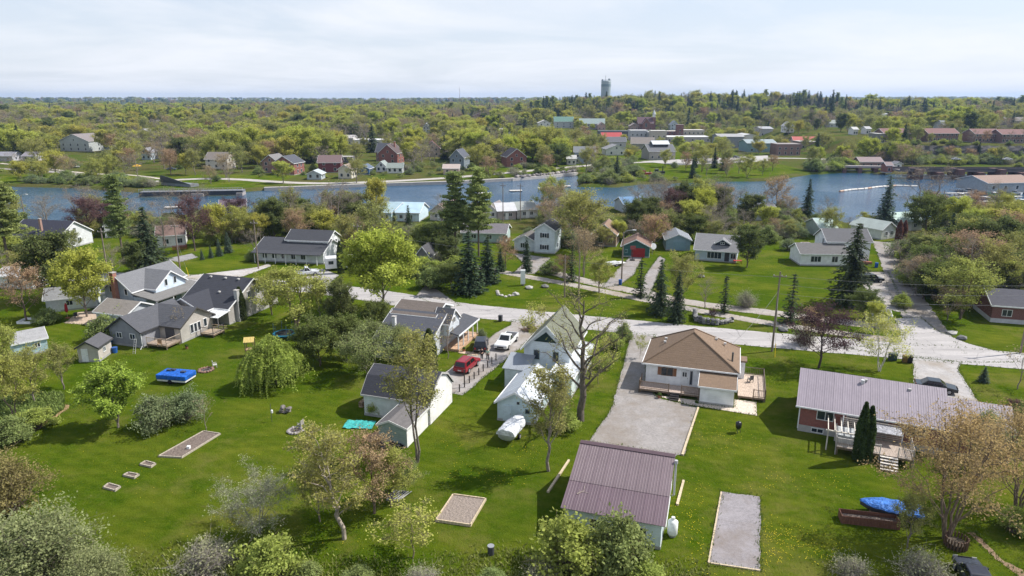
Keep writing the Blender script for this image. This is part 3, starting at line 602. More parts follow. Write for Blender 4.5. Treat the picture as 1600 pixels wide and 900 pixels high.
for i in range(5): F_.part('porch_post', MB().box(u0 + 2.2, u0 + 2.34, v0 + .05 + i * 1.9, v0 + .19 + i * 1.9, .35, 2.5), M('plain', WHITE))
pad('walkway', [lot(-35.6, 84.6), lot(-32.6, 84.4), lot(-32.6, 85.4), lot(-35.6, 85.6)], M('concrete', (.62, .47, .36)), .03, .03)
F_.chimney(-44.4, 82.5, 3, 5.2, .5, (.6, .6, .6), 'plain')

# G. beige-grey house on the left and its dark L-shaped neighbour
G_ = Bld('grey_house', 'grey house with crossing dark shingled gables and small wooden deck by the lawn', 'house', -85.9, 72.3)
G_.block(-85.9, -80.0, 72.3, 81.5, gab(2.55, 1.9), SID((.27, .28, .31)), SHG((.105, .108, .122)), 'v', .4, trim=(.05, .05, .055))
G_.win('f', 1.8, 1.2, .9, .75); G_.win('f', 4.3, 1.2, .9, .75)
G_.block(-83, -76.1, 75.7, 82.3, gab(2.55, 1.95), SID((.46, .43, .40)), SHG((.105, .108, .122)), 'u', .4, trim=(.07, .065, .06))
G_.b = (G_.L(-83, 0)[0], G_.L(-76.1, 0)[0], G_.L(0, 75.7)[1], G_.L(0, 82.3)[1])
for i in range(3): G_.win('r', 2.2 + i * .75, .9, .55, 1.3, bars=0)
G_.win('r', 5.0, 1.1, .6, 1.2, bars=0); G_.door('f', 4.9, .3, 1.7, 2.0, (.08, .08, .09))
deck(G_, -79.6, -75.9, 72.6, 75.4, .65, (.42, .33, .26)); railing(G_, [(-79.55, 72.7), (-76, 72.7), (-76, 75.4)], .65, col=(.45, .37, .30))
u, v = G_.L(-79.9, 72.2); G_.part('downspout', MB().tube([(u, v, 2.5), (u, v, .4), (u + .3, v - .7, .08)], .06, 5), M('plain', WHITE))
deck(G_, -75.7, -73.2, 79.0, 81.5, .55, (.5, .4, .3)); railing(G_, [(-75.6, 79.05), (-73.3, 79.05), (-73.3, 81.4)], .55, col=(.08, .08, .09))
K_ = Bld('dark_roof_house', 'beige house with big charcoal shingle roof behind the grey house', 'house', -84.5, 85)
K_.block(-84.6, -75.3, 85, 97.5, gab(2.75, 3.3), SID((.40, .38, .36)), SHG((.055, .058, .072)), 'u', .4)
K_.win('f', 7.6, 1.2, 1.1, .8); K_.win('r', 5.2, 3.2, .8, 1.0); K_.win('r', 7.4, 3.2, .8, 1.0); K_.win('r', 3, 1, 1, 1.2)
K_.block(-85.3, -78.0, 82.4, 88.4, gab(2.7, 1.8), SID((.40, .38, .36)), SHG((.055, .058, .072)), 'v', .3, wall_name='wing_wall', roof_name='wing_roof')
for u in (-83, -80, -77.4): K_.vent(u, 90.6, 5.9, .35)
K_.vent(-79, 87.7, 4.35, .35); K_.chimney(-75.0, 87.0, 0, 5.2, .6, (.42, .42, .42), 'concrete')
u, v = K_.L(-77.6, 82.4); K_.part('awning', MB().ext([(v - .6, 2.1), (v + 2.4, 2.5), (v + 2.4, 2.56), (v - .6, 2.16)], u, u + 3, 'x'), M('tarp', (.72, .73, .74)))
for x in (u + .1, u + 2.9): K_.part('awning_post', MB().box(x - .04, x + .04, v - .55, v - .47, 0, 2.1), M('plain', (.2, .2, .2)))
u, v = K_.L(-76.6, 82.0); K_.part('fence_rail', MB().box(u, u + 3.4, v - .03, v + .03, .5, .62).box(u, u + 3.4, v - .03, v + .03, .9, 1.02), M('wood', (.48, .38, .28)))

# H. blue-grey house with brick chimney
H_ = Bld('blue_grey_house', 'blue-grey two storey house with tall brick chimney and long side porch', 'house', -101, 85.4)
H_.block(-101, -95, 85.4, 97, gab(3.7, 2.4), SID((.30, .36, .44)), SHG((.20, .205, .22)), 'v', .35)
H_.win('f', 1.5, 3.3, .55, 1.0, bars=0); H_.win('f', 4.7, 3.0, .55, 1.0, bars=0); H_.win('f', 1.5, .9, .6, 1.0, bars=0); H_.chimney(-98.2, 85.0, 0, 6.8, .75)
H_.block(-98, -92.6, 88, 94.8, gab(3.7, 2.3), SID((.62, .72, .82)), SHG((.20, .205, .22)), 'u', .35, wall_name='cross_wall', roof_name='cross_roof')
H_.win('r', 2.4, 3.7, .55, 1.1, bars=0); H_.win('r', 4.4, 3.7, .55, 1.1, bars=0)
u0, v0 = H_.L(-95, 85.2); H_.part('porch_roof', MB().ext([(u0 - .1, 3.2), (u0 + 5.2, 2.4), (u0 + 5.2, 2.55), (u0 - .1, 3.35)], v0, v0 + 11.5, 'y'), SHG((.21, .205, .20))); H_.part('porch_wall', MB().box(u0, u0 + 2.6, v0 + .3, v0 + 11.3, 0, 2.75), SID((.33, .40, .47)))
H_.b = (u0, u0 + 2.6, v0 + .3, v0 + 11.3); H_.win('r', 3, 1, .9, 1.1); H_.win('r', 6, 1, .9, 1.1); H_.door('r', 8.2)
for i in range(4): H_.part('porch_post', MB().box(u0 + 4.95, u0 + 5.1, v0 + .1 + i * 3.6, v0 + .25 + i * 3.6, 0, 2.45), M('plain', WHITE))
H_.block(-103.2, -101.05, 86.2, 89.4, mono(2.3, 2.7), SID((.50, .56, .58)), GRROOF, 'v', .2, wall_name='lean_to_wall', roof_name='lean_to_roof'); H_.door('f', 1.1, .1, .8, 1.9, (.68, .7, .72))
H3 = Bld('garage', 'low garage with brown-grey gable roof between the blue-grey and grey houses', 'garage', -95.6, 80.0); H3.block(-95.6, -89.4, 78.6, 84.2, gab(2.2, 1.3), SID((.45, .48, .52)), SHG((.26, .235, .21)), 'u', .35); H3.win('f', 2, 1, .9, .7); H3.door('l', 2.8, .05, 2.4, 1.9)
# sheds on the left
S1 = Bld('shed', 'pale blue garden shed with light grey roof at the left edge', 'shed', -92, 62); x, y = G(24, 560); S1b = None
bpy.data.objects.remove(S1.o)
S1 = Bld('shed', 'pale blue garden shed with light grey roof at the left edge', 'shed', x, y, 44, world=True); S1.block(0, 4.0, 0, 3.2, gab(2.1, 1.1), SID((.40, .54, .60)), SHG((.36, .36, .37)), 'u', .2); S1.door('l', 1.5, .1, .9, 1.8, (.4, .52, .57)); S1.win('f', 2.8, 1.0, .6, .6)
x, y = G(124, 566)
S2 = Bld('shed', 'small beige shed with dark roof and white door beside blue bins', 'shed', x, y, 4, world=True); S2.block(0, 2.7, 0, 3.6, gab(2.1, .8), SID((.50, .46, .42)), SHG((.11, .11, .12)), 'v', .25, trim=(.06, .06, .06)); S2.door('f', .9, .08, .85, 1.85); S2.win('r', 1.6, 1.0, .6, .6)
x, y = G(74, 489)
S3 = Bld('garage', 'white detached garage with grey roof under the yellow-green maple', 'garage', x, y, 25, world=True); S3.block(0, 7.5, 0, 6, gab(2.3, 1.2), SID((.64, .68, .70)), SHG((.25, .255, .26)), 'u', .35); S3.door('f', 1.4, .1, 1.1, 2, (.62, .64, .66)); S3.win('f', 3.4, 1.0, .9, .8); S3.door('l', 3, .1, 2.4, 2)

# mid-distance houses: (left base px, right base px) give front wall ends
def midhouse(name, label, cat, pa, pb, depth, prof, wall, roof, axis='u', wins=(), doors=(), over=.35, trim=WHITE, z=0, group=None, panels=None):
    a, b_ = G(*pa, z), G(*pb, z); rot = math.degrees(math.atan2(b_[1] - a[1], b_[0] - a[0])); w = math.dist(a, b_)
    h = Bld(name, label, cat, a[0], a[1], rot, z, group, world=True)
    h.block(0, w, 0, depth, prof, wall, roof, axis, over, trim=trim, panels=panels)
    for x in wins: h.win(*x)
    for x in doors: h.door(*x)
    h.w = w; return h
J = midhouse('long_house', 'long white house with charcoal roof and full-width veranda beyond the street', 'house', (402, 408), (506, 413), 8, [(0, 2.7), (.55, 4.6), (1, 3.0)], WSID, DKROOF, 'u', [('f', 2 + i * 2.3, .9, 1.0, 1.2) for i in range(5)], [('f', 7.2, .2)])
J.block(6.0, J.w - .1, 2.8, 9, gab(4.6, 1.7), WSID, DKROOF, 'u', .35, z0=2, wall_name='upper_wall', roof_name='upper_roof'); J.win('r', 2, 3.2, .8, 1.1); J.win('r', 4.2, 3.2, .8, 1.1); J.win('r', 3.1, .8, .8, 1.1)
for i in range(7): J.part('veranda_post', MB().box(.3 + i * J.w / 6.5, .42 + i * J.w / 6.5, -1.5, -1.38, 0, 2.3), M('plain', WHITE))
J.part('veranda_roof', MB().ext([(-1.8, 2.25), (0, 2.68), (0, 2.8), (-1.8, 2.37)], -.3, J.w + .2, 'x'), DKROOF)
K2 = midhouse('white_house', 'white gabled house with navy roof near the water at far left', 'house', (94, 392), (146, 379), 14, gab(3.2, 3.0), SID((.68, .70, .72)), SHG((.05, .052, .075)), 'v', [('f', 3, 3.6, .7, 1.1), ('f', 5, 3.6, .7, 1.1), ('f', 2, .9, .9, 1.2), ('f', 6, .9, .9, 1.2)])
K2.chimney(1.6, 6, 4, 7.2, .5, (.35, .2, .16)); K2.win('l', 4, 1, 1, 1.1)
L1 = midhouse('white_house', 'white house with brown roof behind the bare tree and red fence', 'house', (247, 388), (290, 385), 8, gab(3.0, 1.7), SID((.70, .70, .70)), SHG((.22, .15, .13)), 'u', [('f', 2, 1, 1, 1.1), ('f', 5, 1, 1, 1.1)], [('f', 3.6, .2)])
L2 = midhouse('white_house', 'small white gable end between the purple tree and the tall fir', 'house', (165, 372), (190, 370), 8, gab(3.2, 2.0), SID((.68, .68, .70)), SHG((.3, .3, .3)), 'v', [('f', 2.5, 1, .9, 1.1)])
L3 = midhouse('white_garage', 'low white garage with pale roof at the far left edge', 'garage', (-5, 450), (52, 452), 6, gab(2.4, 1.0), SID((.7, .7, .7)), SHG((.55, .55, .55)), 'u', [('f', 3, 1, .9, .8)], [('f', 5.6, .05, 2.4, 2)])
M1 = midhouse('two_storey_house', 'pale blue two storey house with black shutters and dark hip roof', 'house', (835, 395), (866, 397), 7, gab(5.6, 1.5), SID((.60, .67, .72)), SHG((.06, .06, .065)), 'v', [('f', 2.4, 3.8, 1.1, 1.0, WHITE, 1, None, (.02, .02, .02)), ('f', 2.4, 1.0, 1.1, 1.0, WHITE, 1, None, (.02, .02, .02)), ('r', 3.5, 3.8, .9, 1.0), ('r', 3.5, 1, .9, 1.0)])
M1.block(-5.2, -.03, .8, 6.5, gab(2.6, 1.3), SID((.60, .66, .70)), SHG((.15, .14, .13)), 'v', .35, wall_name='wing_wall', roof_name='wing_roof'); M1.win('f', 2.6, .9, 2.0, 1.1, bars=3)
N1 = midhouse('green_garage', 'teal green garage with red double doors and brown roof', 'garage', (972, 401), (1014, 403), 7, gab(2.6, 1.5), SID((.05, .13, .125)), SHG((.24, .155, .125)), 'v', [], [('f', 3.6, .05, 3.0, 2.1, (.30, .03, .03))], .45)
N1.win('f', .9, 1, .5, .7, (.3, .5, .5)); N1.win('r', 3, 1, .9, .8)
O1 = midhouse('blue_shed', 'slate blue garage with closed roll door right of the teal garage', 'garage', (1040, 391), (1078, 392), 8, gab(2.6, 1.3), SID((.25, .35, .42)), SHG((.25, .27, .30)), 'v', [], [('f', 3.2, .05, 2.9, 2.1, (.22, .33, .40))])
P1 = midhouse('grey_bungalow', 'grey bungalow with low roof and black dormer on the open lawn', 'house', (1085, 406), (1150, 411), 9, [(0, 2.5), (.5, 5.2), (1, 2.5)], SID((.42, .50, .56)), SHG((.26, .26, .27)), 'u', [('f', 4.2, .7, 3.0, 1.4, WHITE, 3), ('f', 8.2, .9, 1.0, 1.1)], [('f', 6.9, .2, 1, 2, (.05, .05, .05))])
P1.block(4.2, 7.2, 1.3, 4.5, gab(3.9, .9), M('plain', (.03, .035, .05)), SHG((.26, .26, .27)), 'v', .25, z0=2.6, wall_name='dormer_wall', roof_name='dormer_roof'); P1.win('f', 1.5, 3.75, .8, .4)
Q1 = midhouse('white_house', 'white house with slate roof and low wing behind the big dark spruce', 'house', (1250, 415), (1322, 416), 7, [(0, 2.7), (.5, 4.2), (1, 2.7)], WSID, SHG((.17, .165, .165)), 'u', [('f', 3.2, .9, 2.1, 1.2, WHITE, 2), ('f', 7.2, .9, 1.2, 1.2)])
Q1.block(6.5, 15.8, 3.2, 10.5, gab(4.8, 2.1), WSID, SHG((.155, .155, .165)), 'u', .35, wall_name='main_wall', roof_name='main_roof'); Q1.win('l', 2.4, 3.8, .7, 1.2); Q1.win('r', 3, 3.4, .8, 1.1); Q1.win('f', 7.5, 1.0, 1, 1.2); Q1.chimney(15.0, 7, 5.5, 7.8, .5, (.08, .07, .07))
Q1.part('planter', MB().box(12.5, 16.2, 2.2, 3.0, 0, .5), M('brick', (.3, .1, .06)))
R1 = midhouse('brick_house', 'dark red brick house with charcoal roof at the right edge', 'house', (1547, 503), (1625, 509), 8, gab(2.9, 1.7), M('brick', (.13, .022, .022)), SHG((.10, .10, .12)), 'u', [('f', 2.1, 1.2, 1.3, 1.0), ('f', 6.5, 1.2, 1.3, 1.0)])
R1.part('base_course', MB().box(-.06, R1.w + .06, -.06, 8.06, -.1, .7), M('concrete', (.5, .5, .52)))
T1 = midhouse('brown_house', 'brown-roofed house half hidden behind the bare brown trees', 'house', (925, 384), (962, 386), 8, gab(3.0, 2.4), SID((.3, .22, .17)), SHG((.28, .19, .14)), 'v', [('f', 2, 1, 1, 1.1), ('f', 4.5, 1, 1, 1.1), ('f', 3.2, 3.4, .7, .9)])
U1 = midhouse('low_house', 'long low house with mauve-grey roof behind the blue spruces', 'house', (722, 378), (790, 380), 8, gab(2.5, 1.6), SID((.40, .50, .50)), SHG((.20, .185, .20)), 'u', [('f', 3, 1, 1.2, 1), ('f', 7, 1, 1.2, 1), ('f', 11, 1, 1.2, 1)])
V1 = midhouse('dark_shed', 'small dark house with white trimmed gable among shrubs near the bright maple', 'house', (650, 418), (672, 419), 6, gab(2.6, 2.0), SID((.2, .2, .21)), SHG((.09, .09, .10)), 'v', [('f', 1.5, 1, .8, .9)])
V2 = midhouse('well_house', 'small grey pump house beside the gravel lane', 'shed', (1362, 508), (1388, 511), 2.6, gab(2.0, .7), SID((.36, .40, .44)), SHG((.12, .12, .14)), 'v', [('f', 1.1, 1.0, .4, .4)], [('r', 1.2, .05, .8, 1.7)])
# boathouses on the near shore
BH = [((590, 345), (612, 347), (.48, .66, .74), (.48, .64, .72), 'metal boathouse with pale turquoise roof, the smaller of two behind the maple'),
      ((612, 346), (655, 347), (.55, .68, .74), (.52, .70, .80), 'boathouse with broad pale blue metal roof on the near shore'),
      ((672, 344), (700, 346), (.55, .50, .47), (.22, .14, .12), 'boathouse with maroon hip-like roof and white gable on the shore'),
      ((756, 342), (776, 343), (.70, .70, .70), (.22, .19, .18), 'white gabled cottage with small window right of the tall pines'),
      ((778, 344), (806, 343), (.46, .40, .40), (.62, .62, .64), 'boathouse with white metal roof and mauve wall right of the tall pines'),
      ((808, 342), (840, 340), (.56, .58, .58), (.34, .36, .34), 'cottage with grey-green roof at the water by the hydro pole'),
      ((975, 333), (1005, 332), (.40, .45, .5), (.14, .27, .45), 'boathouse with bright blue roof among bare trees'),
      ((345, 338), (385, 336), (.42, .44, .46), (.16, .12, .14), 'dark roofed boathouse under the swing bridge'),
      ((1280, 372), (1305, 372), (.38, .46, .42), (.42, .54, .50), 'boathouse with pale green roof left of the big spruce'),
      ((1376, 375), (1398, 372), (.62, .65, .62), (.52, .58, .54), 'white cottage with pale green roof at the end of the lane'),
      ((1402, 362), (1440, 360), (.60, .64, .62), (.50, .66, .58), 'boathouse with wide mint green roof at the end of the gravel lane'),
      ((1180, 345), (1215, 344), (.4, .44, .46), (.16, .16, .17), 'dark grey roofed cottage hidden in trees by the bay')]
for i, (pa, pb, wc, rc, lb) in enumerate(BH):
    w_ = math.dist(G(*pa), G(*pb)); midhouse('boathouse', lb, 'boathouse', pa, pb, 11 if i < 3 else 9, gab(2.7, 2.2 if i < 3 else 1.7), SID(wc), M('metal', rc), 'v' if i in (2, 3, 9) else 'u', [('f', w_ * .35, 1, .9, 1.0), ('f', w_ * .7, 1, .9, 1.0)], [('f', w_ * .5, .1)], group=None)
# ---------------------------------------------------------------- town across the river
def far(name, label, px0, px1, pyb, h, rise, wall, roof, axis='u', depth=10, rot=0, cat='house', wins=2, floors=1, flat=False, kind='siding', chim=None, wf=WHITE):
    x0, y0, z0 = GT(px0, pyb); x1 = G(px1, pyb, z0)[0]; w = x1 - x0
    b_ = Bld(name, label, cat, x0, y0, rot, z0, world=True)
    if flat: b_.block(0, w, 0, depth, mono(h, h + .05), M(kind, wall), M('plain', roof), 'u', .2, trim=None)
    else: b_.block(0, w, 0, depth, gab(h, rise), M(kind, wall), M('shingle', roof), axis, .5)
    for f in range(floors):
        for i in range(wins): b_.win('f', w * (i + .5) / wins, .9 + f * 2.8, 1.1, 1.4, wf, 0)
        b_.win('r', depth * .35, .9 + f * 2.8, 1.1, 1.4, wf, 0); b_.win('r', depth * .7, .9 + f * 2.8, 1.1, 1.4, wf, 0)
    if axis == 'v' and not flat and rise > 2: b_.win('f', w / 2, h + .1, .9, 1.1, wf, 0)
    if chim: b_.chimney(w * chim, depth * .5, h, h + rise + 1.4, .8)
    b_.w = w; return b_
RB = (.22, .055, .045); DG = (.10, .105, .125); BK = 'brick'
far('brick_house', 'red brick house with grey roof, left of the pair on the far shore', 411, 436, 270, 5.6, 3, (.26, .14, .11), (.22, .21, .21), 'v', 10, -8, floors=2, kind=BK)
far('brick_house', 'red brick house with front gable, right of the pair on the far shore', 429, 463, 273, 5.6, 3.2, RB, DG, 'v', 10, -12, floors=2, kind=BK)
LODGE = far('lodge', 'large pale grey lodge with broad low gable above the left bank', 95, 150, 236, 7, 4.5, (.46, .49, .50), (.26, .23, .23), 'v', 24, -14, 'building', 4, 2)
far('farmhouse', 'white farmhouse with central gable near the left end of the far road', 322, 357, 264, 5, 3.2, (.6, .58, .54), (.25, .22, .2), 'u', 9, -6, floors=2, wins=3)
far('house', 'grey-roofed house high on the wooded slope at upper left', 222, 243, 190, 5.5, 3.5, (.4, .36, .33), (.24, .24, .26), 'u', 12, 5, floors=2)
far('house', 'brown house with white roof edge on the left slope', 217, 234, 217, 5.5, 3, (.26, .20, .19), (.4, .4, .42), 'v', 10, 4, floors=2)
far('house', 'low brown-roofed house far up the left slope', 325, 342, 193, 3.5, 2.5, (.4, .36, .33), (.2, .17, .16), 'u', 12)
far('house', 'pale house glimpsed among trees left of centre', 346, 358, 208, 4, 2.5, (.5, .46, .44), (.3, .2, .2), 'v', 9)
far('house', 'grey bungalow at the far left bank with pale drive', -8, 20, 252, 3, 2, (.5, .5, .55), (.33, .33, .38), 'u', 9)
far('house', 'purple-grey roofed bungalow near the left bank park', 36, 56, 252, 3, 2, (.4, .38, .4), (.28, .26, .3), 'u', 9)
far('house', 'small blue and white house behind the left bank trees', 222, 236, 250, 4.5, 2.5, (.42, .5, .58), (.3, .3, .33), 'v', 9, floors=2)
far('house', 'pale gabled house on the slope left of centre', 408, 423, 192, 5, 3.4, (.5, .46, .4), (.26, .23, .22), 'v', 11, 6, floors=2)
far('maroon_house', 'long maroon clad house behind the bare shore trees', 498, 532, 270, 5, 3, (.17, .055, .06), (.2, .14, .14), 'u', 10, 6, floors=2)
far('cream_house', 'cream cottage with dark windows beside the maroon house', 529, 550, 279, 4.2, 2, (.60, .56, .46), (.33, .26, .23), 'v', 8, -5)
far('flat_garage', 'dark carport with pale flat roof edge behind the cream cottage', 522, 550, 254, 3, 0, (.12, .12, .13), (.36, .34, .33), depth=8, flat=True, cat='building')
far('blue_shed', 'small bright blue shed on the far shore', 559, 577, 273, 3, 1.6, (.05, .12, .25), (.13, .17, .24), 'v', 7, -6)
far('blue_garage', 'pale blue tarpaulin garage by the far road', 480, 502, 281, 2.6, 1.5, (.45, .52, .56), (.48, .54, .58), 'v', 7)
far('brick_mansion', 'tall brick house with steep dark roof and white gable trim mid-shore', 592, 622, 256, 6, 4.6, RB, (.13, .10, .10), 'v', 12, -10, floors=2, kind=BK, chim=.7)
far('brick_wing', 'dark roofed side house left of the tall brick mansion', 588, 606, 252, 5.5, 4.5, (.2, .1, .09), DG, 'u', 10, -10, floors=2, kind=BK)
far('white_cottage', 'white cottage with steep white gable below the brick mansion', 588, 604, 269, 2.8, 2.4, (.7, .7, .7), (.3, .34, .33), 'v', 7, -4)
far('white_cottage', 'long white cottage with grey-green roof below the brick mansion', 605, 629, 271, 2.8, 1.8, (.7, .7, .7), (.26, .3, .28), 'u', 7, 3, wins=3)
far('red_roof_house', 'house with steep red gable roof among far shore trees', 663, 688, 245, 5, 4.5, (.42, .35, .3), (.23, .075, .075), 'v', 10, 8, floors=2)
far('dark_house', 'slate house with steep roof and white window trim right of the red gable', 703, 726, 264, 6, 3.8, (.2, .24, .28), (.11, .12, .15), 'v', 10, -14, floors=2)
far('pink_cottage', 'pale pink stucco cottage behind the far quay', 693, 717, 273, 3, 1.6, (.56, .42, .38), (.5, .42, .38), 'u', 7)
far('brick_house', 'red brick house with dark steep roof near the stone quay', 792, 824, 262, 5.6, 4, RB, (.08, .075, .09), 'v', 11, 16, floors=2, kind=BK)
far('red_house', 'dark red house high among trees above the far shore', 740, 762, 187, 6, 4, (.22, .06, .05), (.16, .07, .07), 'v', 13, 6, floors=2)
far('white_house', 'white steep-gabled house in the woods above mid-shore', 661, 671, 207, 5, 4, (.66, .68, .7), (.5, .55, .58), 'v', 9, floors=2)
far('white_house', 'small white house below the steep white gable', 683, 694, 217, 4.5, 2.5, (.66, .68, .7), (.34, .3, .3), 'v', 9)
far('white_house', 'pale house with flat looking roof right of mid-shore trees', 781, 797, 210, 3.6, 2, (.6, .6, .58), (.45, .44, .42), 'u', 10)
far('low_hall', 'long white low building seen through the trees behind mid-shore', 553, 606, 226, 3.6, .1, (.68, .68, .68), (.7, .7, .72), depth=16, flat=True, cat='building', wins=5)
far('low_hall', 'grey-white hall left of the long white building', 530, 552, 226, 5, 2, (.5, .48, .46), (.52, .5, .5), 'u', 14, cat='building')
far('green_roof_hall', 'stone hall with long green roof on the town hill', 866, 896, 200, 7, 5, (.4, .42, .42), (.15, .26, .22), 'u', 16, 0, 'building', 3, 2)
far('green_roof_hall', 'wide hall with pale green hip-like roof on the town hill', 905, 944, 202, 6, 5, (.44, .40, .38), (.30, .37, .36), 'u', 16, -6, 'building', 4, 2)
far('white_hall', 'white building left of the green roofs', 841, 861, 201, 6, 3, (.66, .64, .62), (.6, .58, .57), 'v', 12, 4, 'building', 2, 2)
far('pink_hall', 'pinkish building right of the pale green roof', 934, 946, 203, 5, 3, (.5, .34, .33), (.5, .42, .42), 'v', 12)
far('red_roof_shop', 'shop with bright red roof in the town centre', 941, 972, 222, 4.4, 3, (.5, .47, .45), (.48, .10, .10), 'u', 10, 4, 'shop')
far('slate_roof_shop', 'slate roofed house just below the bright red roof', 945, 978, 230, 4, 3, (.5, .5, .5), (.16, .165, .18), 'u', 10, 0, 'shop')
far('white_garage', 'white garage block with grey gable behind yellow trees', 947, 980, 243, 4, 2.5, (.62, .62, .6), (.3, .3, .31), 'v', 12, 6, 'garage', 2)
far('store_block', 'long dark flat-roofed store row on the main street', 936, 985, 216, 6, .1, (.12, .12, .14), (.1, .11, .13), depth=14, flat=True, cat='shop', wins=5)
far('store_block', 'pale grey flat-roofed store with upper windows on the main street', 985, 1012, 219, 8, .1, (.45, .46, .48), (.5, .5, .5), depth=14, flat=True, cat='shop', wins=4, floors=2)
far('store_block', 'grey three-bay store left of the cream block', 1012, 1033, 220, 7, .1, (.3, .31, .32), (.4, .4, .4), depth=14, flat=True, cat='shop', wins=3, floors=2)
far('store_block', 'cream two storey block left of the brick tower', 1017, 1041, 222, 9, .1, (.5, .45, .4), (.6, .58, .55), depth=10, flat=True, cat='shop', wins=3, floors=2)
far('brick_store', 'dark red brick store with pale cornice on the main street', 1040, 1066, 216, 6, .1, (.2, .06, .055), (.55, .5, .48), depth=12, flat=True, cat='shop', wins=4, floors=2, kind=BK)
far('brick_tower', 'dark red brick tower beside the brick store', 1057, 1067, 217, 12, .1, (.17, .055, .05), (.25, .2, .2), depth=6, flat=True, cat='tower', wins=1, floors=3, kind=BK)
far('store_block', 'long cream store row right of the brick tower', 1067, 1100, 216, 7, .1, (.5, .46, .41), (.58, .55, .52), depth=12, flat=True, cat='shop', wins=5, floors=2)
far('supermarket', 'low building with wide white flat roof in the middle of town', 1040, 1112, 222, 4, .1, (.4, .38, .37), (.58, .58, .58), depth=22, flat=True, cat='shop', wins=6)
far('brown_roof_hall', 'hall with broad brown-grey roof in front of the shops', 986, 1020, 233, 4, 4, (.3, .28, .26), (.27, .24, .22), 'u', 13, -10, 'building')
lb = far('library', 'modern dark-roofed building with raised white clerestory near the park', 1014, 1056, 250, 5, 3.5, (.35, .33, .31), (.17, .175, .19), 'u', 16, 6, 'building', 4)
lb.block(4, lb.w - 3, 5, 12, gab(9, 1.6), M('plain', (.05, .05, .055)), M('metal', (.7, .74, .78)), 'u', .8, z0=6, wall_name='clerestory_wall', roof_name='clerestory_roof')
ch = far('church', 'brick church with steep dark red roof and small white steeple', 997, 1020, 203, 7, 6, (.2, .07, .06), (.17, .11, .12), 'u', 12, 0, 'church', 3, 1, kind=BK)
w = ch.w; ch.part('steeple_base', MB().box(w - .5, w + 3, 2, 5.5, 0, 13), M('brick', (.2, .07, .06))); ch.part('belfry', MB().box(w, w + 2.5, 2.5, 5, 13, 16), M('plain', WHITE))
ch.part('spire', MB().tube([(w + 1.25, 3.75, 16), (w + 1.25, 3.75, 21)], [2.0, .05], 8), M('metal', (.6, .63, .66)))
ch.block(w * .25, w * .75, -3, 6, gab(7, 5), M('brick', (.2, .07, .06)), SHG((.19, .09, .09)), 'v', .4, wall_name='gable_wall', roof_name='gable_roof'); ch.win('f', w * .25, 3, 2, 4, bars=2)
far('gable_house', 'pale blue house with white front gable right of the church', 1047, 1061, 203, 5, 4.4, (.5, .55, .6), (.32, .36, .42), 'v', 10, 0, floors=2)
far('arched_hall', 'hall with curved pale porch roof left of the church', 984, 998, 203, 4, 3, (.35, .25, .22), (.4, .33, .31), 'v', 10)
far('blue_house', 'blue-grey two storey house with hip-like roof behind the peninsula', 897, 929, 256, 6.5, 2.6, (.22, .27, .33), (.22, .235, .26), 'u', 10, -5, floors=2, wins=3)
far('white_shed', 'white boathouse building at the left end of the peninsula trees', 886, 900, 258, 3.5, 1.5, (.6, .6, .58), (.5, .5, .5), 'u', 8, cat='building')
far('warehouse', 'big grey warehouse with pale roof at the edge of town', 1122, 1160, 231, 8, 1.5, (.24, .25, .27), (.4, .4, .41), 'u', 22, -4, 'building', 3)
far('warehouse', 'white metal warehouse right of the grey one', 1161, 1180, 226, 7, 1.0, (.62, .6, .58), (.6, .6, .6), 'v', 20, 0, 'building', 2)
far('warehouse', 'blue-green metal warehouse left of the brick block', 1167, 1212, 238, 6, 2, (.22, .33, .36), (.36, .42, .44), 'u', 18, 0, 'building', 3)
far('warehouse', 'pale roofed warehouse far right of the shops', 1188, 1215, 214, 6, 1.5, (.45, .45, .46), (.42, .43, .45), 'u', 18, 0, 'building', 3)
far('brick_block', 'two storey brown brick block by the bay', 1213, 1250, 243, 7, .1, (.2, .11, .1), (.28, .25, .24), depth=12, flat=True, cat='building', wins=4, floors=2, kind=BK)
far('long_store', 'long flat-roofed brown building right of the brick block', 1250, 1296, 233, 5, .1, (.27, .21, .19), (.42, .4, .38), depth=14, flat=True, cat='building', wins=5)
far('red_roof_house', 'house with faded red metal roof above the bay', 1241, 1273, 218, 4, 3, (.45, .36, .33), (.55, .17, .15), 'u', 10, -4)
far('white_house', 'white gabled house just above the faded red roof', 1240, 1258, 211, 5, 3, (.66, .66, .68), (.55, .55, .56), 'v', 10, floors=2)
far('house', 'pale green roofed house on the wooded right slope', 1296, 1310, 199, 4, 3, (.5, .52, .5), (.42, .46, .43), 'u', 10)
far('white_house', 'tiny white gabled house high among right-hand spruces', 1335, 1344, 184, 5, 4, (.7, .7, .72), (.6, .6, .63), 'v', 9)
far('white_house', 'white shed among trees right of the faded red roof', 1333, 1340, 211, 4, 1.5, (.7, .7, .7), (.6, .6, .6), 'u', 8)
far('white_house', 'second white shed right of the first among trees', 1353, 1360, 210, 4, 1.5, (.66, .66, .68), (.5, .5, .52), 'u', 8)
far('grey_hall', 'grey flat building left of the maroon condominiums', 1370, 1410, 229, 6, .1, (.22, .22, .2), (.42, .42, .40), depth=12, flat=True, cat='building', wins=4)
for (a, b_, py, lb) in ((1380, 1424, 222, 'leftmost long condominium with maroon roof above the rock cut'), (1449, 1496, 222, 'middle long condominium with maroon roof above the rock cut'), (1522, 1562, 223, 'third maroon roofed condominium from the left above the rock cut'), (1564, 1604, 224, 'rightmost maroon roofed condominium at the picture edge')):
    far('condominium', lb, a, b_, py, 5.2, 2.6, (.17, .085, .075), (.25, .145, .135), 'u', 12, 0, 'building', 7, 2, kind=BK)
far('house', 'blue-grey roofed house above the middle condominium', 1474, 1503, 206, 5, 3.5, (.4, .42, .46), (.3, .33, .39), 'u', 12, 6)
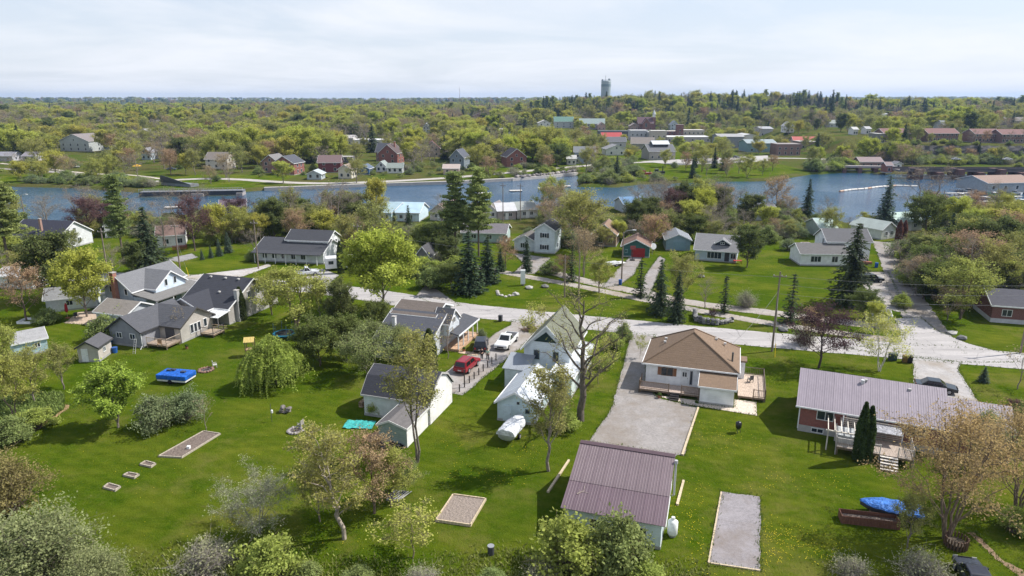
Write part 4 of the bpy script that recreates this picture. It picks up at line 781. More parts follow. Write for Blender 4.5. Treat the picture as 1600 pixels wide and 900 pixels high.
far('house', 'low brown house with wide roof at the upper right edge', 1572, 1602, 196, 5, 3.5, (.36, .32, .28), (.3, .27, .25), 'u', 14, -6)
far('house', 'pinkish roofed house above the right condominium', 1522, 1540, 197, 5, 3.5, (.4, .34, .32), (.34, .26, .26), 'v', 12)
far('lock_office', 'low brown lock building behind the dam', 1343, 1378, 263, 3.4, 2, (.25, .15, .13), (.33, .26, .26), 'u', 8, 0, 'building', 3)
far('lock_office', 'red brick lock kiosk with white door on the dam', 1384, 1393, 270, 3.6, 1.4, (.3, .14, .11), (.3, .24, .24), 'u', 5, 0, 'building', 1)
far('white_kiosk', 'small white kiosk beside the brick lock kiosk', 1398, 1408, 265, 3, 1, (.66, .67, .68), (.25, .25, .27), 'v', 4, 0, 'building', 1)
mr_ = far('marina_building', 'marina storage building with rusty red-brown roof over the docks', 1542, 1625, 300, 3.4, 2.0, (.34, .38, .42), (.34, .245, .205), 'u', 16, 8, 'building', 4)
far('flat_cabin', 'pale flat-roofed shelter in the left bank woods', 168, 178, 222, 3, .1, (.6, .6, .58), (.7, .7, .7), depth=8, flat=True, cat='building', wins=1)
# water tower on the hill
tx, ty = 140.0, 1060.0; tz = float(hz(tx, ty))
wt = thing('water_tower', 'tall pale blue cylindrical water tower rising above the wooded hill', 'water tower', (tx, ty, tz))
MB().tube([(0, 0, -1), (0, 0, 37.5), (0, 0, 38.6)], [7.2, 7.2, 6.4], 28).build('tank', M('metal', (.42, .50, .53), .5), wt)
MB().tube([(0, 0, 30.2), (0, 0, 33.6)], 7.36, 28).build('band', M('metal', (.24, .32, .36), .5), wt)
rl = MB()
for i in range(20): a = i * math.pi / 10; rl.tube([(7 * math.cos(a), 7 * math.sin(a), 38), (7 * math.cos(a), 7 * math.sin(a), 39.6)], .1, 4)
rl.tube([(7 * math.cos(i * math.pi / 10), 7 * math.sin(i * math.pi / 10), 39.6) for i in range(21)], .12, 4); rl.build('railing', M('metal', (.2, .24, .26)), wt)
MB().tube([(-1, 0, 38), (-1, 0, 46)], .3, 6).build('antenna', M('metal', (.35, .38, .4)), wt); MB().box(3, 5.6, -1, 1, 38.4, 41.5).build('equipment_cabinet', M('metal', (.3, .36, .38)), wt); MB().box(-6.6, -4.6, -1, 1, 38.3, 40.5).build('equipment_cabinet', M('metal', (.3, .36, .38)), wt)
mst = thing('radio_mast', 'thin radio mast on the horizon left of the water tower', 'mast', (-170, 2300, float(hz(-170, 2300)))); MB().tube([(0, 0, 0), (0, 0, 62)], [.9, .25], 5).build('pole', M('metal', (.3, .2, .2)), mst); MB().box(-1, 1, -1, 1, 50, 52).build('antenna', M('metal', (.4, .4, .4)), mst)

# dam with piers, road bridge, swing bridge, quay, boom, docks
BIT = M('concrete', (.34, .31, .30)); BRN = M('concrete', (.15, .085, .075))
x0, y0 = G(1318, 270, -1); x1, y1 = G(1392, 271, -1)
dm = thing('dam', 'concrete dam with three sluice openings beside the lock kiosk', 'dam', (x0, y0, 0), math.degrees(math.atan2(y1 - y0, x1 - x0))); w = math.dist((x0, y0), (x1, y1))
MB().box(-2, w + 2, 0, 3.5, 1.6, 2.5).build('deck', BIT, dm)
for i in range(4): MB().box(i * w / 3 - .9, i * w / 3 + .9, -1.2, 3.8, -3, 1.6).build('pier', BRN, dm)
for i in range(3): MB().box(i * w / 3 + .9, (i + 1) * w / 3 - .9, 2.2, 2.6, -3, .3).build('sluice_gate', M('concrete', (.62, .64, .66)), dm)
rl = MB()
for i in range(14): rl.tube([(i * w / 13, .15, 2.5), (i * w / 13, .15, 3.6)], .05, 4)
rl.tube([(0, .15, 3.6), (w, .15, 3.6)], .06, 4).build('railing', M('metal', (.2, .2, .2)), dm)
x0, y0 = G(1432, 276, 0); rb = thing('road_bridge', 'long low concrete bridge on brown piers across the right side of the bay', 'bridge', (x0, y0, 0), -2); w = 92
MB().box(-8, w, 0, 7, 2.2, 3.0).build('deck', M('concrete', (.16, .14, .14)), rb); MB().box(-8, w, -3.5, -2.9, .5, 1.0).build('walkway', M('metal', (.10, .09, .09)), rb)
for i in range(9): MB().box(i * 9.3 - 1.4, i * 9.3 + 1.4, -3.0, 6, -3, 2.2 if i % 2 else 3.6).build('pier', BRN, rb)
for s_ in (-.1, 6.6): MB().box(-8, w, s_, s_ + .35, 3.0, 3.9).build('parapet', M('concrete', (.09, .085, .09)), rb)
for i in range(8): MB().box(i * 9.3 + 1.4, (i + 1) * 9.3 - 1.4, 2, 2.4, -3, .2).build('sluice_gate', M('concrete', (.60, .62, .64)), rb)
x0, y0 = G(224, 303, 0); x1, y1 = G(384, 300, 0)
sb = thing('swing_bridge', 'dark steel swing bridge with pale railing low over the left river', 'bridge', (x0, y0 - 3, 0), math.degrees(math.atan2(y1 - y0, x1 - x0))); w = math.dist((x0, y0), (x1, y1))
MB().box(0, w, 0, 4.5, .2, 1.0).build('deck', M('concrete', (.17, .18, .2)), sb); MB().box(0, w, -.15, 0, -.6, 1.0).build('girder', M('metal', (.035, .04, .05)), sb)
rl = MB()
for i in range(22): rl.tube([(i * w / 21, 0, 1), (i * w / 21, 0, 2.1)], .06, 4)
rl.tube([(0, 0, 2.1), (w, 0, 2.1)], .07, 4).tube([(0, 0, 1.55), (w, 0, 1.55)], .05, 4).build('railing', M('plain', (.55, .55, .55)), sb); MB().box(w * .5, w * .62, -1, 5, -3, .2).build('pier', BIT, sb); MB().box(w * .94, w, -1, 5, -3, .2).build('pier', BIT, sb)
x0, y0 = G(252, 289, 0); x1, y1 = G(298, 293, 0); sw = thing('bridge_span', 'dark steel approach span with sloping top behind the swing bridge', 'bridge', (x0, y0, 0), math.degrees(math.atan2(y1 - y0, x1 - x0))); w = math.dist((x0, y0), (x1, y1))
MB().box(0, w, 0, 4, .1, 1.2).build('deck', M('concrete', (.2, .22, .24)), sw); MB().ext([(0, 1.2), (w, 1.2), (w * .1, 4.0), (0, 4.0)], -.1, .1, 'y').build('truss', M('metal', (.05, .055, .065)), sw); MB().box(1, w - 1, 1, 3, -3, .1).build('pier', BIT, sw)
def strip_wall(name, label, cat, pts, z0, z1, t, mat, kids=0):
    o = thing(name, label, cat, (pts[0][0], pts[0][1], 0)); ox, oy = pts[0]
    for a, b_ in zip(pts[:-1], pts[1:]):
        d = Vector((b_[0] - a[0], b_[1] - a[1])); n = Vector((-d.y, d.x)).normalized() * t; mb = MB(); mb.v = [(p[0] - ox, p[1] - oy, z) for z in (z0, z1) for p in (a, b_, (b_[0] + n.x, b_[1] + n.y), (a[0] + n.x, a[1] + n.y))]
        mb.f = [(3, 2, 1, 0), (4, 5, 6, 7), (0, 1, 5, 4), (1, 2, 6, 5), (2, 3, 7, 6), (3, 0, 4, 7)]; mb.build('wall_section', mat, o)
    return o
strip_wall('quay_wall', 'long pale concrete quay along the far bank of the river', 'wall', [G(*p, -1) for p in ((413, 298), (500, 295), (600, 291), (700, 288), (800, 283))], -3, .25, 2.2, M('concrete', (.44, .41, .38)))
qw = strip_wall('quay_wall', 'pale quay with boulder bank curving up to the peninsula', 'wall', [G(*p, -1) for p in ((801, 283), (860, 278), (903, 273.5))], -3, .3, 2.0, M('concrete', (.50, .47, .44)))
def rock(mb, x, y, z, r, rnd, flat=.7):
    n = len(mb.v); t = (1 + 5 ** .5) / 2
    for a, b_, c in ((-1, t, 0), (1, t, 0), (-1, -t, 0), (1, -t, 0), (0, -1, t), (0, 1, t), (0, -1, -t), (0, 1, -t), (t, 0, -1), (t, 0, 1), (-t, 0, -1), (-t, 0, 1)):
        k = r * rnd.uniform(.7, 1.2) / 1.9; mb.v.append((x + a * k, y + b_ * k, z + c * k * flat))
    mb.f += [tuple(n + i for i in f) for f in ((0, 11, 5), (0, 5, 1), (0, 1, 7), (0, 7, 10), (0, 10, 11), (1, 5, 9), (5, 11, 4), (11, 10, 2), (10, 7, 6), (7, 1, 8), (3, 9, 4), (3, 4, 2), (3, 2, 6), (3, 6, 8), (3, 8, 9), (4, 9, 5), (2, 4, 11), (6, 2, 10), (8, 6, 7), (9, 8, 1))]
rnd = random.Random(3); ox, oy = qw.location.x, qw.location.y
for a, b_ in ((G(805, 279), G(862, 274)), (G(862, 274), G(900, 269))):
    for i in range(45):
        t = rnd.random(); mb = MB(); rock(mb, a[0] + (b_[0] - a[0]) * t - ox, a[1] + (b_[1] - a[1]) * t + rnd.uniform(0, 3) - oy, .7, rnd.uniform(.6, 1.2), rnd); mb.build('boulder', M('concrete', rnd.choice([(.24, .22, .21), (.34, .31, .29), (.16, .15, .15)])), qw)
# rock cut
cl = MB(); rnd = random.Random(8); nxx = 60; rows = 7; pv = []
for j in range(rows + 1):
    for i in range(nxx + 1): pv.append((205 + i * 2.6 + rnd.uniform(-.8, .8), 399 - (rows - j) * .55 + rnd.uniform(-.8, .5), 9.3 * j / rows * float(sst(195, 225, 205 + i * 2.6)) - .3 + rnd.uniform(-.3, .3)))
cl.v = pv; cl.f = [(j * (nxx + 1) + i, j * (nxx + 1) + i + 1, (j + 1) * (nxx + 1) + i + 1, (j + 1) * (nxx + 1) + i) for j in range(rows) for i in range(nxx)]
struct(cl.build('rock_cliff', M('soil', (.085, .08, .078))))
# floating boom, docks, rafts
pts = [G(*p, -1) for p in ((1312, 300), (1330, 297.5), (1350, 296), (1372, 293), (1400, 291), (1435, 292))]; bo = thing('floating_boom', 'line of white and orange floats across the bay in front of the dam', 'boom', (pts[0][0], pts[0][1], -1))
p = resample(pts, 2.6)
for i, (q, r_) in enumerate(zip(p[:-1], p[1:])): MB().tube([(q[0] - pts[0][0], q[1] - pts[0][1], .2), (q[0] + (r_[0] - q[0]) * .85 - pts[0][0], q[1] + (r_[1] - q[1]) * .85 - pts[0][1], .2)], .5, 6).build('float', M('plain', (.66, .62, .57) if i % 6 else (.50, .34, .25)), bo)
for px, py, w, lb in ((624, 319, 7, 'white swim raft off the pale blue boathouse'), (757, 303, 5, 'small pale raft right of the tall pines'), (806, 299, 5, 'dark raft nearest the stone quay, left of two'), (850, 295, 5, 'dark raft right of the other one near the quay'), (884, 292, 4, 'small raft by the tip of the peninsula'), (272, 325, 6, 'pale floating dock under bare trees at left')):
    x, y = G(px, py, -1); t = thing('raft', lb, 'raft', (x, y, -1), random.Random(px).uniform(-12, 12)); MB().box(-w / 2, w / 2, -1.3, 1.3, .25, .45).build('deck', M('wood', (.60, .57, .53)), t)
    for s_ in (-1, 1): MB().tube([(s_ * w * .42, -1.2, .05), (s_ * w * .42, 1.2, .05)], .28, 6).build('float', M('plain', (.2, .2, .22)), t)
for k, (px, py, w, lb) in enumerate(((1520, 303, 22, 'upper long marina dock right of the bay'), (1545, 309, 26, 'middle long marina dock right of the bay'), (1560, 316, 24, 'lower long marina dock right of the bay'))):
    x, y = G(px, py, -1); t = thing('marina_dock', lb, 'dock', (x, y, -1), 4); MB().box(-w / 2, w / 2, -.9, .9, .3, .5).build('deck', M('wood', (.5, .48, .45)), t)
    for i in range(5): MB().tube([(-w / 2 + i * w / 4, 1, -2), (-w / 2 + i * w / 4, 1, 1.6)], .14, 6).build('pile', M('wood', (.2, .17, .14)), t)
def hull(L_, W_, H_, n=10):
    mb = MB(); k = 7
    for i in range(n + 1):
        t = i / n; wd = W_ / 2 * (1 - max(0, (t - .45) / .55) ** 2.2) + .02; kz = H_ * .55 * max(0, (t - .7) / .3) ** 2
        for j in range(k): a = math.pi * j / (k - 1); mb.v.append((-L_ / 2 + L_ * t, wd * math.cos(a), H_ - (H_ - kz) * math.sin(a) ** .6 if 0 < j < k - 1 else H_ * (1 + .12 * t)))
    for i in range(n):
        for j in range(k - 1): mb.f.append((i * k + j, i * k + j + 1, (i + 1) * k + j + 1, (i + 1) * k + j))
    mb.f.append(tuple(range(k))); return mb
bl = ['white motor boat moored at the upper marina dock', 'green striped boat at the middle marina dock', 'white cruiser nearest the marina building', 'small white boat at the left end of the docks', 'blue hulled boat at the lower dock', 'white boat at the right end of the lower dock', 'grey boat at the picture edge by the docks']
for i, (px, py) in enumerate(((1512, 300), (1552, 306), (1582, 303), (1500, 308), (1540, 314), (1582, 313), (1596, 318))):
    x, y = G(px, py, -1); t = thing('motor_boat', bl[i], 'boat', (x, y, -1.1), 80 + i * 23, 'boats at the marina docks'); col = [(.7, .7, .7), (.1, .35, .25), (.7, .7, .7), (.7, .7, .7), (.1, .16, .3), (.7, .7, .7), (.4, .42, .44)][i]
    hull(6, 2.2, 1.0).build('hull', M('paint', col), t); MB().box(-2.6, 1.2, -.9, .9, .75, .82).build('deck', M('plain', (.62, .6, .56)), t); MB().ext([(-1.0, .8), (.9, .8), (.3, 1.5), (-1.0, 1.5)], -.75, .75, 'y').build('cabin', M('glass', (.06, .08, .1)), t); MB().box(-1.1, .35, -.8, .8, 1.5, 1.58).build('cabin_roof', M('plain', WHITE), t)

# ---------------------------------------------------------------- vehicles
def wheel(parent, x, y, r, col=(.35, .35, .36)):
    t = MB().tube([(x, y - .11, r), (x, y + .11, r)], r, 14).build('tyre', M('plain', (.015, .015, .016)), parent, True); s_ = 1 if y > 0 else -1
    MB().tube([(x, y + s_ * .09, r), (x, y + s_ * .13, r)], r * .62, 10).build('rim', M('metal', col), t)
def vehicle(name, label, loc, heading, kind, col, L_=4.7, W_=1.85, cat='car', group=None, z=0):
    o = thing(name, label, cat, (loc[0], loc[1], z + .015), heading, group); p = M('paint', col); gl = M('glass', (.012, .014, .018)); h = L_ / 2; hw = W_ / 2
    if kind == 'pickup': prof = [(-h, .42), (-h, .95), (-.35, 1.0), (h - 1.55, 1.08), (h - .15, .98), (h, .8), (h, .42)]; cb = (-.45, h - 1.55, -.15, h - 2.35, 1.0, 1.82)
    elif kind == 'suv': prof = [(-h, .4), (-h, .98), (h - 1.25, 1.02), (h - .12, .9), (h, .72), (h, .36)]; cb = (-h + .05, h - 1.2, -h + .4, h - 1.95, .99, 1.72)
    else: prof = [(-h, .36), (-h + .05, .86), (h - 1.15, .9), (h - .15, .76), (h, .58), (h, .32)]; cb = (-h + .65, h - 1.15, -h + 1.35, h - 1.95, .86, 1.42)
    bm_ = MB()
    rings = [(-hw + .06, .0), (-hw, .04), (hw, .04), (hw - .06, .0)]
    bd = MB().ext(prof, -hw, hw, 'y').build('body', p, o); bevel(bd, .09, 3)
    a0, a1, c0, c1, z0, z1 = cb; i_ = .2
    cab = MB(); cab.v = [(a0, -hw + .05, z0), (a1, -hw + .05, z0), (a1, hw - .05, z0), (a0, hw - .05, z0), (c0, -hw + i_, z1), (c1, -hw + i_, z1), (c1, hw - i_, z1), (c0, hw - i_, z1)]
    cab.f = [(3, 2, 1, 0), (4, 5, 6, 7), (0, 1, 5, 4), (1, 2, 6, 5), (2, 3, 7, 6), (3, 0, 4, 7)]
    cbo = cab.build('cabin', p, o); bevel(cbo, .06, 2); V = [Vector(v) for v in cab.v]
    def glass(q, nm, e0=.1, e1=.9, f0=.16, f1=.86):
        A_, B_, C_, D_ = [V[i] for i in q]; n = (B_ - A_).cross(D_ - A_).normalized() * .012
        P_ = lambda s, t: (A_ * (1 - s) + B_ * s) * (1 - t) + (D_ * (1 - s) + C_ * s) * t + n
        MB().quad(P_(e0, f0), P_(e1, f0), P_(e1, f1), P_(e0, f1)).build(nm, gl, o)
    glass((1, 2, 6, 5), 'windscreen'); glass((3, 0, 4, 7), 'rear_window')
    for q in ((0, 1, 5, 4), (2, 3, 7, 6)): glass(q, 'side_window', .08, .47); glass(q, 'side_window', .52, .9)
    if kind == 'pickup':
        MB().box(-h + .12, -.52, -hw + .12, hw - .12, .97, 1.0).build('bed_liner', M('plain', (.07, .07, .075)), o)
        for y in (-hw + .02, hw - .1): MB().box(-h + .02, -.5, y, y + .08, .93, 1.14).build('bed_rail', p, o)
        MB().box(-h + .01, -h + .09, -hw + .1, hw - .1, .9, 1.14).build('tailgate', p, o)
    if kind == 'suv':
        for y in (-.6, .6): MB().box(-h + .7, h - 2.3, y - .03, y + .03, 1.75, 1.81).build('roof_rail', M('plain', (.1, .1, .1)), o)
    r = .38 if kind != 'sedan' else .33
    for x in (-h + .95, h - .95):
        for y in (-hw + .06, hw - .06): wheel(o, x, y, r)
    for y in (-hw + .25, hw - .25):
        MB().box(h - .03, h + .015, y - .17, y + .17, .62, .78).build('headlight', M('glass', (.5, .5, .48)), o); MB().box(-h - .015, -h + .03, y - .12, y + .12, .68, .92).build('taillight', M('paint', (.3, .01, .01)), o)
    MB().box(h - .02, h + .02, -.5, .5, .5, .74).build('grille', M('plain', (.04, .04, .045)), o); MB().box(-h - .02, -h + .02, -.25, .25, .55, .68).build('number_plate', M('plain', (.6, .6, .6)), o)
    for y in (-hw - .1, hw + .02): MB().box(h - 1.75, h - 1.6, y, y + .1, .98, 1.12).build('mirror', p, o)
    return o
def head(pa, pb): a, b_ = G(*pa), G(*pb); return ((a[0] + b_[0]) / 2, (a[1] + b_[1]) / 2), math.degrees(math.atan2(a[1] - b_[1], a[0] - b_[0]))
lc, hd = head((779, 552), (803, 527)); vehicle('pickup_truck', 'white pickup truck facing the camera in the shared drive', lc, hd, 'pickup', (.72, .73, .74), 5.7, 2.0, 'truck')
lc, hd = head((757, 533), (746, 556)); vehicle('dark_suv', 'black suv with two people standing behind it', lc, hd + 6, 'suv', (.012, .014, .022), 4.7, 1.9)
lc, hd = head((742, 566), (717, 587)); vehicle('red_suv', 'dark red minivan parked by the wooden fence posts', lc, hd, 'suv', (.24, .006, .014), 4.7, 1.9)
lc, hd = head((486, 425), (470, 436)); vehicle('pickup_truck', 'white pickup truck on the drive below the long white house', lc, 20, 'pickup', (.66, .68, .70), 5.5, 1.95, 'truck')
lc, hd = head((1368, 438), (1352, 444)); vehicle('dark_suv', 'black suv parked beside the big spruce and white house', lc, 8, 'suv', (.015, .017, .022), 4.7, 1.9)
x, y = G(1461, 610); vehicle('sedan', 'black car parked behind the mauve steel roof', (x, y), -24, 'sedan', (.02, .025, .03), 4.6, 1.8)
x, y = G(1513, 903); vehicle('sedan', 'dark car roof cut off by the bottom edge at right', (x, y - .6), 75, 'sedan', (.03, .035, .05), 4.4, 1.8)
far_cars = [(1342, 258, (.6, .6, .62), 'silver car left of the lock building'), (1492, 259, (.5, .52, .55), 'silver car crossing the road bridge, left one'), (1572, 259, (.65, .65, .66), 'white car crossing the road bridge, right one'), (770, 273, (.05, .05, .06), 'dark car on the far shore road near the quay'), (952, 258, (.65, .65, .66), 'white van by the peninsula trees'), (1075, 252, (.4, .42, .45), 'grey car at the left of the park car park'), (1098, 250, (.65, .65, .66), 'white car in the middle of the park car park'), (1120, 249, (.3, .05, .05), 'red car at the right of the park car park'), (1150, 247, (.06, .07, .09), 'dark car near the end of the park car park'), (118, 262, (.65, .65, .66), 'white car on the left bank lane'), (268, 266, (.1, .12, .16), 'dark car near the yellow canopy')]
for i, (px, py, c, lb) in enumerate(far_cars):
    x, y, z = GT(px, py); vehicle('sedan', lb, (x, y), i * 37 % 360 if i not in (1, 2) else 0, 'sedan', c, z=z + (3.0 if i in (1, 2) else .08), group='cars across the river')
# trailers, campers, boats
x, y = G(268, 601); pc = thing('folded_camper', 'folded camping trailer under a bright blue tarpaulin on the lawn', 'camper', (x, y, 0), -10)
bevel(MB().box(-2.0, 2.0, -.0, 2.2, .35, .75).build('trailer_body', M('plain', (.66, .67, .68)), pc), .06); tb = MB(); n = 16; rnd = random.Random(4)
tb.box(-2.08, 2.08, -.08, 2.28, .6, 1.25); t_ = tb.build('tarpaulin', M('tarp', (.015, .12, .52)), pc); bevel(t_, .12, 3)
for x_, y_ in ((-1.1, 1.4), (1.0, 1.2), (-.7, 1.6)): MB().box(x_ - .3, x_ + .3, y_ - .2, y_ + .2, 1.25, 1.45).build('weight', M('plain', (.05, .07, .12)), pc)
for y_ in (.1, 2.1): wheel(pc, -.2, y_, .32)
x, y = G(803, 686); cb_ = thing('covered_boat', 'boat wrapped in crumpled white tarpaulin on a trailer by the pale blue shed', 'boat', (x, y + .9, 0), 68)
hb = hull(4.6, 1.9, .9, 14); hb.v = [(a, b_, c + .45) for a, b_, c in hb.v]; hb.build('hull', M('plain', (.5, .52, .55)), cb_, True)
cv = MB(); n, k = 16, 8; rnd = random.Random(9)
for i in range(n + 1):
    t = i / n; wd = 1.0 * (1 - max(0, (t - .5) / .5) ** 2.4) + .03
    for j in range(k + 1): a = math.pi * j / k; cv.v.append((-2.4 + 4.85 * t, wd * 1.03 * math.cos(a), 1.1 + (.75 - .25 * abs(t - .4)) * math.sin(a) ** .8 * (1 - .5 * t ** 3) + rnd.uniform(-.06, .06)))
cv.f = [(i * (k + 1) + j, i * (k + 1) + j + 1, (i + 1) * (k + 1) + j + 1, (i + 1) * (k + 1) + j) for i in range(n) for j in range(k)] + [tuple(range(k + 1))]
cv.build('tarpaulin', M('tarp', (.70, .72, .75)), cb_)
for y_ in (-.85, .85): wheel(cb_, -.6, y_, .3)
MB().tube([(-2, 0, .4), (2.9, 0, .4)], .05, 5).build('trailer_beam', M('metal', (.3, .3, .3)), cb_)
x, y = G(1390, 806); bt = thing('tarp_covered_boat', 'small boat under crinkled blue tarpaulin in the right corner brush', 'boat', (x, y, 0), -22 + 180)
hb = hull(4.8, 1.8, .9, 12); hb.v = [(a, b_, c * .8 + .2) for a, b_, c in hb.v]; hb.build('hull', M('plain', (.07, .07, .08)), bt, True)
cv2 = MB(); cv2.v = [(a, b_ * 1.02, .95 + (c - 1.1) * .45 + rnd.uniform(-.05, .05)) for a, b_, c in cv.v]; cv2.f = cv.f; cv2.build('tarpaulin', M('tarp', (.06, .20, .60)), bt)
for x_ in (-1.4, 1.4): MB().box(x_ - .2, x_ + .2, -.5, .5, 0, .35).build('support_block', M('wood', (.2, .15, .1)), bt)
x, y = G(961, 415); tr_ = thing('utility_trailer', 'flat white utility trailer on the drive below the teal garage', 'trailer', (x, y, 0), 28); MB().box(-2.3, 2.3, -.95, .95, .5, .62).build('trailer_bed', M('plain', (.62, .62, .6)), tr_); MB().box(-2.3, .6, -.8, .8, .62, .9).build('load', M('tarp', (.6, .62, .64)), tr_); MB().tube([(2.3, 0, .5), (3.3, 0, .5)], .06, 5).build('hitch', M('metal', (.1, .1, .1)), tr_)
for y_ in (-.95, .95): wheel(tr_, -.3, y_, .3)
x, y = G(533, 421); tv = thing('travel_trailer', 'white travel trailer parked right of the long white house', 'trailer', (x, y, 0), 16); bevel(MB().box(-3.2, 3.2, -1.2, 1.2, .5, 2.9).build('trailer_body', M('plain', (.72, .73, .74)), tv), .2, 3)
for x_ in (-2, 1.6): MB().box(x_ - .5, x_ + .5, -1.23, -1.19, 1.5, 2.2).build('window', M('glass', GLASS), tv)
MB().box(-.4, .3, -1.23, -1.19, .6, 2.4).build('door', M('plain', (.55, .56, .58)), tv)
for y_ in (-1.1, 1.1): wheel(tv, 0, y_, .34)
# red tractor and black engine on the peninsula lawn
for px, py, c, nm, lb in ((1010, 275, (.30, .05, .04), 'display_tractor', 'red display tractor on the peninsula lawn'), (1030, 273, (.02, .02, .025), 'display_engine', 'black display engine with funnel on the peninsula lawn')):
    x, y, z = GT(px, py); t = thing(nm, lb, 'tractor', (x, y, 0), 4); bevel(MB().box(-2.6, 2.6, -.8, .8, .7, 1.7).build('body', M('paint', c), t), .1); MB().box(-2.2, -.6, -.75, .75, 1.7, 2.7).build('cab', M('paint', c), t); MB().tube([(1.6, 0, 1.6), (1.6, 0, 4.2 if 'engine' in nm else 2.6)], .22, 8).build('funnel', M('plain', (.03, .03, .03)), t)
    for x_ in (-1.7, 1.6):
        for y_ in (-.85, .85): wheel(t, x_, y_, .75 if x_ < 0 else .5)

# ---------------------------------------------------------------- people beside the black suv
def person(label, loc, rz, shirt, trousers, hairc, arm):
    o = thing('person', label, 'person', (loc[0], loc[1], .015), rz); sk = M('plain', (.5, .32, .24))
    def skin(name, V, E_, Rr, mat, parent, root=0):
        m = bpy.data.meshes.new(name); m.from_pydata(V, E_, []); ob = link(name, m, parent); sm = ob.modifiers.new('skin', 'SKIN'); sm.use_smooth_shade = True
        for i, r in enumerate(Rr): m.skin_vertices[0].data[i].radius = (r, r)
        m.skin_vertices[0].data[root].use_root = True; ss = ob.modifiers.new('sub', 'SUBSURF'); ss.levels = ss.render_levels = 1; m.materials.append(mat); return ob
    V = [(0, 0, .95), (0, 0, 1.2), (0, 0, 1.42), (0, 0, 1.52), (0, .02, 1.62), (0, .02, 1.72)]; Rr = [.14, .13, .13, .055, .085, .08]; E_ = [(i, i + 1) for i in range(5)]
    for s_ in (-1, 1):
        b0 = len(V); V += [(s_ * .19, 0, 1.40), (s_ * .25, -.02, 1.13), (s_ * (.2 if arm else .28), .22 if arm else .08, 1.1 if arm else .90)]; Rr += [.06, .045, .035]; E_ += [(2, b0), (b0, b0 + 1), (b0 + 1, b0 + 2)]
        w = Vector(V[b0 + 2]); d = (w - Vector(V[b0 + 1])).normalized()
        for f in range(5): V.append(tuple(w + d * (.17 - .02 * abs(f - 2)) + Vector(((f - 2) * .022, (.05 if f == 0 else 0), 0)))); Rr.append(.01); E_.append((b0 + 2, len(V) - 1))
        l0 = len(V); V += [(s_ * .1, 0, .88), (s_ * .12, .02, .48), (s_ * .12, -.02, .08), (s_ * .13, .14, .04)]; Rr += [.09, .06, .045, .04]; E_ += [(0, l0), (l0, l0 + 1), (l0 + 1, l0 + 2), (l0 + 2, l0 + 3)]
    bd = skin('body', V, E_, Rr, sk, o)
    skin('shirt', [(0, 0, .9), (0, 0, 1.2), (0, 0, 1.42), (-.19, 0, 1.41), (-.245, -.02, 1.16), (.19, 0, 1.41), (.245, -.02, 1.16)], [(0, 1), (1, 2), (2, 3), (3, 4), (2, 5), (5, 6)], [.16, .155, .145, .08, .065, .08, .065], M('plain', shirt), o)
    skin('trousers', [(0, 0, .97), (-.1, 0, .86), (-.12, .02, .48), (-.12, -.02, .1), (.1, 0, .86), (.12, .02, .48), (.12, -.02, .1)], [(0, 1), (1, 2), (2, 3), (0, 4), (4, 5), (5, 6)], [.15, .11, .085, .07, .11, .085, .07], M('plain', trousers), o)
    MB().tube([(0, 0, 1.68), (0, 0, 1.76), (0, 0, 1.81)], [.1, .1, .05], 10).build('hair', M('plain', hairc), o, True)
    for s_ in (-1, 1): MB().box(s_ * .035 - .012, s_ * .035 + .012, .1, .112, 1.66, 1.675).build('eye', M('plain', (.02, .02, .02)), o)
    MB().box(-.012, .012, .1, .125, 1.62, 1.655).build('nose', sk, o); MB().box(-.03, .03, .098, .108, 1.585, 1.597).build('mouth', M('plain', (.35, .12, .1)), o)
x, y = G(753, 562); person('person in dark clothes standing at the back of the black suv', (x, y), 150, (.02, .02, .022), (.05, .05, .06), (.04, .03, .02), True)
x, y = G(762, 563); person('person in pale green and white shirt and dark trousers beside the black suv', (x, y), 160, (.42, .60, .45), (.035, .035, .04), (.1, .07, .04), False)
# ---------------------------------------------------------------- yard things
def bed(label, pts, soil, frame, hgt=.22, name='garden_bed', thick=.1, z=.1):
    P = [G(*p) for p in pts]; ox, oy = P[0]; o = thing(name, label, 'garden bed', (ox, oy, 0)); mb = MB()
    mb.quad(*[(x - ox, y - oy, z) for x, y in P]).build('soil', soil, o)
    for a, b_ in zip(P, P[1:] + P[:1]):
        d = Vector((b_[0] - a[0], b_[1] - a[1], 0)); l = d.length; t = MB().box(-thick / 2, l + thick / 2, -thick / 2, thick / 2, -.05, hgt).build('board', frame, o); t.location = (a[0] - ox, a[1] - oy, 0); t.rotation_euler = (0, 0, math.atan2(d.y, d.x))
    return o
SOIL = M('soil', (.17, .135, .115)); SOIL2 = M('soil', (.26, .215, .185)); LUM = M('wood', (.56, .46, .32)); OLD = M('wood', (.42, .37, .30))
bd_ = bed('long dark soil garden bed with weathered board edging on the left lawn', [(248, 714), (284, 716), (344, 679), (318, 675)], SOIL, OLD, .18)
MB().box(2.2, 2.5, 1.4, 1.7, .1, .4).build('white_pot', M('plain', WHITE), bd_)
bed('square framed soil bed nearest the long bed', [(219, 727), (236, 731), (243, 726), (228, 722)], SOIL, OLD, .2)
bed('square framed soil bed in the middle of three', [(193, 744), (210, 748), (217, 743), (201, 740)], SOIL, OLD, .2)
bed('square framed soil bed farthest left of three', [(162, 763), (180, 768), (188, 762), (170, 757)], SOIL, OLD, .2)
bed('large framed bed of bare grey soil with new pale boards at bottom centre', [(681, 815), (735, 823), (759, 782), (708, 775)], SOIL2, LUM, .26, z=.16)
gp = pad('gravel_pad', PX((1107, 880), (1187, 892), (1188, 776), (1127, 769)), M('gravel', (.262, .245, .258)), .014, .16)
